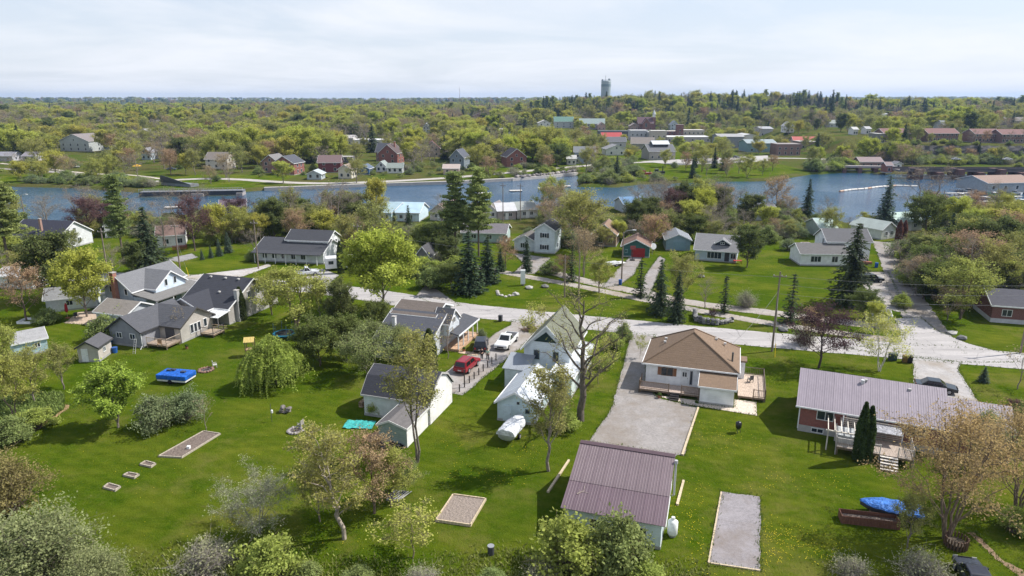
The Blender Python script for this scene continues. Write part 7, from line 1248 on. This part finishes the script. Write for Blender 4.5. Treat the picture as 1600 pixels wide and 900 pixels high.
def clear(x, y, r, hgt, z, strict=.82):
    for fx, fy, fr in FOOT:
        if (fx - x) ** 2 + (fy - y) ** 2 < (fr + r * .5) ** 2: return False
    if y < 380 and poly_sd(np.array([x]), np.array([y]), RIV)[0] < 2.0: return False
    if -330 < x < -150 and y < 520 and y > 300 and abs(W2(x, y, z)[0] - 122) < 34 and W2(x, y, z)[1] > 226 and W2(x, y, z + hgt)[1] < 234: return False
    a = W2(x, y, z); b_ = W2(x, y, z + hgt); wpx = r * FPX / a[2]
    for k in KEEP:
        if k[4] > a[2] and a[0] + wpx > k[0] and a[0] - wpx < k[2] and b_[1] < k[3] - 3 and a[1] > k[1] and rnd.random() < strict: return False
    return True
def scatter(n, x0, x1, y0, y1, kinds, where, hmin, hmax, gap, tries=60):
    c = 0
    for _ in range(n * tries):
        if c >= n: break
        px, py = rnd.uniform(x0, x1), y0 + (y1 - y0) * rnd.random(); x, y, z = GT(px, py); kd = rnd.choice(kinds); h = rnd.uniform(hmin, hmax) * (.3 if kd == 'shrub' else 1.15 if kd in ('spruce', 'pine') else 1)
        if where and 1235 < px < 1425 and py < 385: h *= .5
        if any((a - x) ** 2 + (b_ - y) ** 2 < (gap + g_) ** 2 * .5 for a, b_, g_ in PTS): continue
        if y < 175 and any(abs(x - ex) < 3.4 and abs(y - ey) < 3.4 for ex, ey, _, _ in EDGE[::5]): continue
        if not clear(x, y, h * .36, h, z, .6 if y > 250 else .82): continue
        near_ = min(LAND2 if where else LAND, key=lambda q: abs(q[0] - px)); sd_ = 'left of' if px < near_[0] - 12 else 'right of' if px > near_[0] + 12 else 'near'
        row = where if where else ('at the waterside' if py > 268 else 'among the shore houses' if py > 246 else 'in the middle of town' if py > 226 else 'on the upper town slope')
        tree(kd, rnd.randrange(3), x, y, z, h, f'{SDESC[kd]} {row} {sd_} {near_[1]}', f'{SDESC[kd]}s {row} {sd_} {near_[1]}', rnd.uniform(.9, 1.25)); PTS.append((x, y, gap)); c += 1
scatter(34, 0, 1600, 336, 360, ['olive', 'bare', 'shrub', 'brown', 'bare', 'bare', 'olive'], 'on the near shore', 7, 12, 2.2)
scatter(14, 950, 1230, 335, 356, ['bare', 'olive', 'bare', 'brown', 'olive', 'dark'], 'by the bay shore', 8, 13, 2.2)
scatter(14, 1380, 1600, 224, 231, ['olive', 'bare', 'brown', 'spruce', 'yellow'], None, 6, 10, 3)
scatter(40, 380, 1240, 352, 398, ['olive', 'dark', 'shrub', 'brown', 'shrub', 'bare', 'yellow'], 'between shore houses', 6, 10, 2.0)
scatter(22, 1395, 1600, 345, 470, ['olive', 'dark', 'yellow', 'bare', 'olive', 'brown'], 'in the lane thicket', 8, 12, 2.0)
scatter(44, 20, 900, 262, 290, ['olive', 'bare', 'brown', 'olive', 'yellow', 'shrub', 'shrub'], None, 8, 13, 3)
scatter(26, 905, 1300, 256, 284, ['olive', 'bare', 'brown', 'spruce', 'shrub', 'olive'], None, 7, 13, 3.5)
scatter(64, -10, 900, 226, 268, ['olive', 'yellow', 'maple', 'brown', 'bare', 'olive', 'olive', 'dark'], None, 10, 15, 3.5)
scatter(26, 900, 1330, 214, 252, ['olive', 'yellow', 'bare', 'spruce', 'olive'], None, 8, 12, 4)
scatter(14, 1250, 1430, 236, 262, ['olive', 'spruce', 'maple', 'brown', 'olive'], None, 9, 14, 4)
# the wood on the slopes and out to the horizon: one object each, trees scattered on points
def wood_template(tr, nm):
    w, c, h0 = tr; m = bpy.data.meshes.new(nm); bm = bmesh.new(); bm.from_mesh(w); n0 = len(bm.faces); bm.from_mesh(c); bm.faces.ensure_lookup_table()
    for f in bm.faces[n0:]: f.material_index = 1
    bmesh.ops.scale(bm, vec=(1 / h0,) * 3, verts=bm.verts); bm.to_mesh(m); bm.free(); m.materials.append(w.materials[0]); m.materials.append(c.materials[0])
    return bpy.data.objects.new(nm, m)
WC = bpy.data.collections.new('woodland_source')
for i, tr in enumerate(T['olive'] + T['yellow'] + T['maple'] + T['brown'] + T['bare'] + T['dark'] + T['spruce'][:2] + T['pine'][:1]): WC.objects.link(wood_template(tr, f'source_{i:02d}'))
DEC = [0, 1, 2, 0, 1, 2, 3, 4, 6, 7, 8, 9, 10, 11, 12, 0, 1, 2, 7, 8, 9, 2]; CON = [13, 14, 13, 14, 15]
def far_wood(label, cand):
    m = bpy.data.meshes.new('woodland'); m.from_pydata([c[:3] for c in cand], [], [])
    for nm, tp, vals in (('scl', 'FLOAT', [c[3] for c in cand]), ('wid', 'FLOAT', [c[4] for c in cand]), ('knd', 'INT', [c[5] for c in cand]), ('rot', 'FLOAT', [rr.uniform(0, 6.28) for c in cand])):
        a = m.attributes.new(nm, tp, 'POINT'); a.data.foreach_set('value', vals)
    o = link('woodland', m); tag(o, label, 'woodland'); o['kind'] = 'stuff'
    ng = bpy.data.node_groups.new('woodland', 'GeometryNodeTree'); ng.interface.new_socket('Geometry', in_out='INPUT', socket_type='NodeSocketGeometry'); ng.interface.new_socket('Geometry', in_out='OUTPUT', socket_type='NodeSocketGeometry')
    gi, go = ng.nodes.new('NodeGroupInput'), ng.nodes.new('NodeGroupOutput'); ip = ng.nodes.new('GeometryNodeInstanceOnPoints'); ci = ng.nodes.new('GeometryNodeCollectionInfo')
    ci.inputs['Collection'].default_value = WC; ci.inputs['Separate Children'].default_value = True; ci.inputs['Reset Children'].default_value = True; ip.inputs['Pick Instance'].default_value = True
    def attr(nm, tp): n = ng.nodes.new('GeometryNodeInputNamedAttribute'); n.data_type = tp; n.inputs['Name'].default_value = nm; return n.outputs['Attribute']
    cs, cr = ng.nodes.new('ShaderNodeCombineXYZ'), ng.nodes.new('ShaderNodeCombineXYZ'); k = ng.links.new; wd_, sc2, rt_ = attr('wid', 'FLOAT'), attr('scl', 'FLOAT'), attr('rot', 'FLOAT')
    k(wd_, cs.inputs[0]); k(wd_, cs.inputs[1]); k(sc2, cs.inputs[2]); k(rt_, cr.inputs[2]); k(gi.outputs[0], ip.inputs['Points']); k(ci.outputs[0], ip.inputs['Instance']); k(attr('knd', 'INT'), ip.inputs['Instance Index']); k(cr.outputs[0], ip.inputs['Rotation']); k(cs.outputs[0], ip.inputs['Scale']); k(ip.outputs[0], go.inputs[0])
    md = o.modifiers.new('woodland', 'NODES'); md.node_group = ng; return o
rr = random.Random(31)
def grow(cand, x, y, h, conif, strict):
    z = float(hz(x, y))
    if not clear(x, y, h * .34, h, z, strict): return
    q = mnoise.noise(Vector((x * .011, y * .011, 8))) + rr.uniform(-.25, .25); pk = [3, 4, 5, 6, 0, 2, 5, 3] if q > .12 else [0, 1, 2, 0, 1, 2, 12, 4, 9, 10] if q > -.16 else [7, 8, 9, 10, 9, 9, 10, 10, 0]
    h *= rr.choice((.65, .85, 1, 1, 1.15)); cand.append((x, y, z - .3, h * (1.12 if conif else 1), h * rr.uniform(.9, 1.35), rr.choice(CON if conif else pk)))
cand = []
for _ in range(3600):       # between and behind the houses across the river
    y = rr.uniform(372, 900); x = rr.uniform(-.84, .84) * y; town = 0 < x < 250 and 430 < y < 760
    if town and rr.random() < .6: continue
    if x > 190 and 390 < y < 412: continue
    grow(cand, x, y, rr.uniform(10, 17) if not town else rr.uniform(7, 11), rr.random() < .06, .74)
far_wood('spring trees of olive, yellow and brown filling the slopes behind the shore houses', cand); n1_ = len(cand); cand = []
for _ in range(3600):
    y = 870 + 900 * rr.random() ** 1.2; x = rr.uniform(-.84, .84) * y; hill = 20 < x < 620 and y < 1300
    dk = mnoise.noise(Vector((x * .006, y * .006, 2))) > .12
    grow(cand, x, y, rr.uniform(13, 20), rr.random() < (.75 if dk and hill else .42 if hill else .28 if dk else .06), .5)
for _ in range(90): cand.append((tx + rr.uniform(-45, 45), ty - rr.uniform(12, 90), 0, rr.uniform(15, 19), rr.uniform(14, 20), rr.choice(DEC + CON * 3)))
cand = [(c[0], c[1], float(hz(c[0], c[1])) - .3, *c[3:]) for c in cand]
far_wood('wooded hill and slopes of mixed spring trees and dark conifers below the water tower', cand); n2_ = len(cand); cand = []
for _ in range(3600):
    y = 1700 + 5600 * rr.random() ** 1.7; x = rr.uniform(-.85, .85) * y; s_ = 1 + (y - 1700) / 2600; cf = mnoise.noise(Vector((x * .0022, y * .004, 5))) > .05
    cand.append((x, y, float(hz(x, y)) - .5, rr.uniform(13, 20) * (1 + .12 * s_), rr.uniform(15, 22) * s_ * (.8 if cf else 1), rr.choice(CON if cf and rr.random() < .7 else DEC)))
far_wood('distant flat forest running out to the horizon', cand); print('wood', n1_, n2_, len(cand))
cand = []
for i, tr in enumerate(T['shrub'] + T['apple'][:1] + T['twiggy']): WC.objects.link(wood_template(tr, f'source_{20 + i}'))
nb_ = len(T['olive'] + T['yellow'] + T['maple'] + T['brown'] + T['bare'] + T['dark']) + 3; LOW = [nb_, nb_ + 1, nb_ + 2, nb_ + 3, nb_ + 4]
for x0, x1, y0, y1, n, hh in ((380, 560, 334, 372, 60, (3, 8)), (545, 810, 344, 396, 95, (2.5, 7)), (655, 725, 392, 448, 30, (2, 5)), (850, 965, 344, 388, 40, (3, 7)), (985, 1250, 336, 380, 120, (3, 8)), (1180, 1310, 344, 374, 40, (3, 6)), (1400, 1620, 340, 480, 110, (3, 8)), (-20, 120, 372, 440, 40, (3, 7)), (300, 400, 345, 385, 35, (3, 6)), (120, 330, 352, 372, 30, (3, 6))):
    for _ in range(n):
        qx, qy = rr.uniform(x0, x1), rr.uniform(y0, y1); x, y = G(qx, qy); h = rr.uniform(*hh) * (.5 if 1235 < qx < 1425 and qy < 385 else 1)
        if not clear(x, y, h * .4, h, 0, .9): continue
        if any(abs(x - ex) < 2.2 and abs(y - ey) < 2.2 for ex, ey, _, _ in EDGE[::6]): continue
        low = h < 4.2; cand.append((x, y, -.1, h, h * rr.uniform(1.0, 1.5) , rr.choice(LOW if low else [0, 1, 2, 7, 8, 9, 10, 9, 10, 11, 12, 9])))
far_wood('undergrowth thicket of shrubs and young trees along the near shore', cand); cand = []
for x0, x1, y0, y1, n, hh in ((905, 1262, 279, 288, 90, (1.5, 4)), (20, 235, 283, 296, 90, (1.5, 4.5)), (400, 900, 262, 279, 120, (1.5, 4)), (1262, 1345, 258, 270, 40, (2, 6)), (905, 990, 255, 290, 30, (2, 6)), (1412, 1620, 251, 257, 110, (2, 5)), (1400, 1620, 225, 231, 60, (1.5, 4))):
    for _ in range(n):
        x, y, z = GT(rr.uniform(x0, x1), rr.uniform(y0, y1)); h = rr.uniform(*hh)
        if not clear(x, y, h * .4, h, z, .85): continue
        if any(abs(x - ex) < 3.2 and abs(y - ey) < 3.2 for ex, ey, _, _ in EDGE[::4]): continue
        cand.append((x, y, z - .1, h, h * rr.uniform(1.1, 1.7), rr.choice(LOW)))
far_wood('low bushes lining the far bank and the park across the river', cand)
# spruces standing proud on the skyline at right
for i, (px, top, d) in enumerate(((1127, 140, 900), (1276, 140, 800), (1226, 143, 800), (1213, 150, 820), (1296, 152, 780), (1196, 153, 900), (1336, 155, 760), (1416, 156, 760), (1446, 160, 720))):
    a = (px - 800) / FPX; x, y = a * d * 1.0, d * .985; z = float(hz(x, y)); zt = CAMH + (154 - top) / FPX * d; ordn = ['first', 'second', 'third', 'fourth', 'fifth', 'sixth', 'seventh', 'eighth', 'ninth']
    rk_ = sorted((1127, 1276, 1226, 1213, 1296, 1196, 1336, 1416, 1446)).index(px); tree('spruce', i, x, y, z, max(12, zt - z), f'tall dark skyline spruce, {ordn[rk_]} from the left of nine at right', 'skyline spruces', .75)
# ordinals for scattered trees that would otherwise share a description
from collections import defaultdict
same = defaultdict(list)
for o in list(COL.objects):
    if o.parent is None and o.get('category') in ('tree', 'shrub'): same[o['label']].append(o)
for lb, os_ in same.items():
    if len(os_) > 1:
        os_.sort(key=lambda o: W2(o.location.x, o.location.y, o.location.z)[0])
        for i, o in enumerate(os_): o['label'] = (['leftmost', 'second-from-left', 'third-from-left', 'fourth-from-left', 'fifth-from-left', 'sixth-from-left', 'seventh-from-left'][min(i, 6)] if i < len(os_) - 1 else 'rightmost') + ' ' + lb
# ground cover: rough grass and dandelions
mb_v, mb_f = [], []; rg = np.random.default_rng(61)
def tufts(n, fn, size):
    P = []
    while len(P) < n:
        q = fn()
        if q is not None: P.append(q)
    P = np.array(P); m = len(P); a = rg.uniform(0, 6.283, m); d = np.stack([np.cos(a), np.sin(a)], 1) * size * rg.uniform(.3, .9, (m, 1)); h = size * rg.uniform(.6, 1.5, m); w = np.stack([-d[:, 1], d[:, 0]], 1) * .35
    z0 = np.zeros(m); V = np.stack([np.stack([P[:, 0] - w[:, 0], P[:, 1] - w[:, 1], z0], 1), np.stack([P[:, 0] + w[:, 0], P[:, 1] + w[:, 1], z0], 1), np.stack([P[:, 0] + w[:, 0] * .5 + d[:, 0], P[:, 1] + w[:, 1] * .5 + d[:, 1], h], 1), np.stack([P[:, 0] - w[:, 0] * .5 + d[:, 0], P[:, 1] - w[:, 1] * .5 + d[:, 1], h], 1)], 1).reshape(-1, 3); return V, np.arange(4 * m).reshape(m, 4)
def rough_pt():
    px, py = rg.uniform(120, 1110), rg.uniform(845, 960)
    if py < 862 + 14 * math.sin(px * .013) + rg.uniform(-10, 25): return None
    return G(px, py)
V, F_ = tufts(15000, rough_pt, .20); o = link('rough_grass', mesh_np('rough_grass', V, F_, M('leaf', (.165, .19, .035)), rg.random(len(F_)))); tag(o, 'unmown rough grass along the bottom of the picture', 'grass'); o['kind'] = 'stuff'
def path_pt():
    px, py = rg.uniform(-20, 100), rg.uniform(615, 710)
    if py > 640 + (100 - px) * .62: return None
    return G(px, py)
V, F_ = tufts(9000, path_pt, .35); o = link('rough_grass', mesh_np('rough_grass', V, F_, M('leaf', (.14, .20, .035)), rg.random(len(F_)))); tag(o, 'tall weeds left of the dirt path', 'weeds'); o['kind'] = 'stuff'
ED = np.array(EDGE); ED = ED[ED[:, 1] < 175]; kk = rg.integers(0, len(ED), 26000); of = rg.normal(size=(26000, 1)) * .16 - .05; PE = ED[kk, :2] + ED[kk, 2:] * of + rg.normal(size=(26000, 2)) * .12; it = iter(PE)
V, F_ = tufts(26000, lambda: tuple(next(it)), .13); o = link('verge_grass', mesh_np('verge_grass', V, F_, M('leaf', (.075, .115, .012)), rg.random(len(F_)))); tag(o, 'tufts of grass creeping over the edges of the drives and lanes', 'grass'); o['kind'] = 'stuff'
LAWNX = [(1075, 1240, 650, 900), (690, 860, 600, 760), (1190, 1330, 740, 900), (60, 600, 560, 860), (1040, 1110, 720, 860), (840, 1000, 455, 500), (1200, 1420, 545, 600)]
def lawn_pt():
    r_ = LAWNX[rg.choice(7, p=[.3, .16, .2, .12, .08, .08, .06])]; px, py = rg.uniform(r_[0], r_[1]), rg.uniform(r_[2], r_[3]); x, y = G(px, py)
    if mnoise.noise(Vector((x * .16, y * .16, 4))) < rg.uniform(-.25, .45): return None
    if 1100 < px < 1192 and 765 < py < 896: return None
    return x, y
P = np.array([q for q in (lawn_pt() for _ in range(5500)) if q]); n = len(P); r_ = rg.uniform(.02, .04, n); z_ = np.full(n, .06)
V = np.stack([np.stack([P[:, 0] + r_ * dx, P[:, 1] + r_ * dy, z_], 1) for dx, dy in ((-1, -.4), (.3, -1), (1, .5), (-.3, 1))], 1).reshape(-1, 3)
o = link('dandelions', mesh_np('dandelions', V, np.arange(4 * n).reshape(n, 4), M('plain', (.62, .50, .02)))); tag(o, 'yellow dandelions dotted over the lawns', 'flowers'); o['kind'] = 'stuff'
# the air: pale haze that fades the far shore
hm = bpy.data.materials.new('haze'); hm.use_nodes = True; nt = hm.node_tree; nt.nodes.remove(nt.nodes['Principled BSDF']); pv_ = N(nt, 'ShaderNodeVolumePrincipled', {'Color': (.40, .60, 1.0, 1), 'Density': .00008, 'Anisotropy': .3}); nt.links.new(pv_.outputs[0], nt.nodes['Material Output'].inputs['Volume'])
o = MB().box(-9500, 9500, -600, 9000, -6, 95).build('haze', hm); o['kind'] = 'stuff'; o['label'] = 'thin blue-white haze over the whole valley'
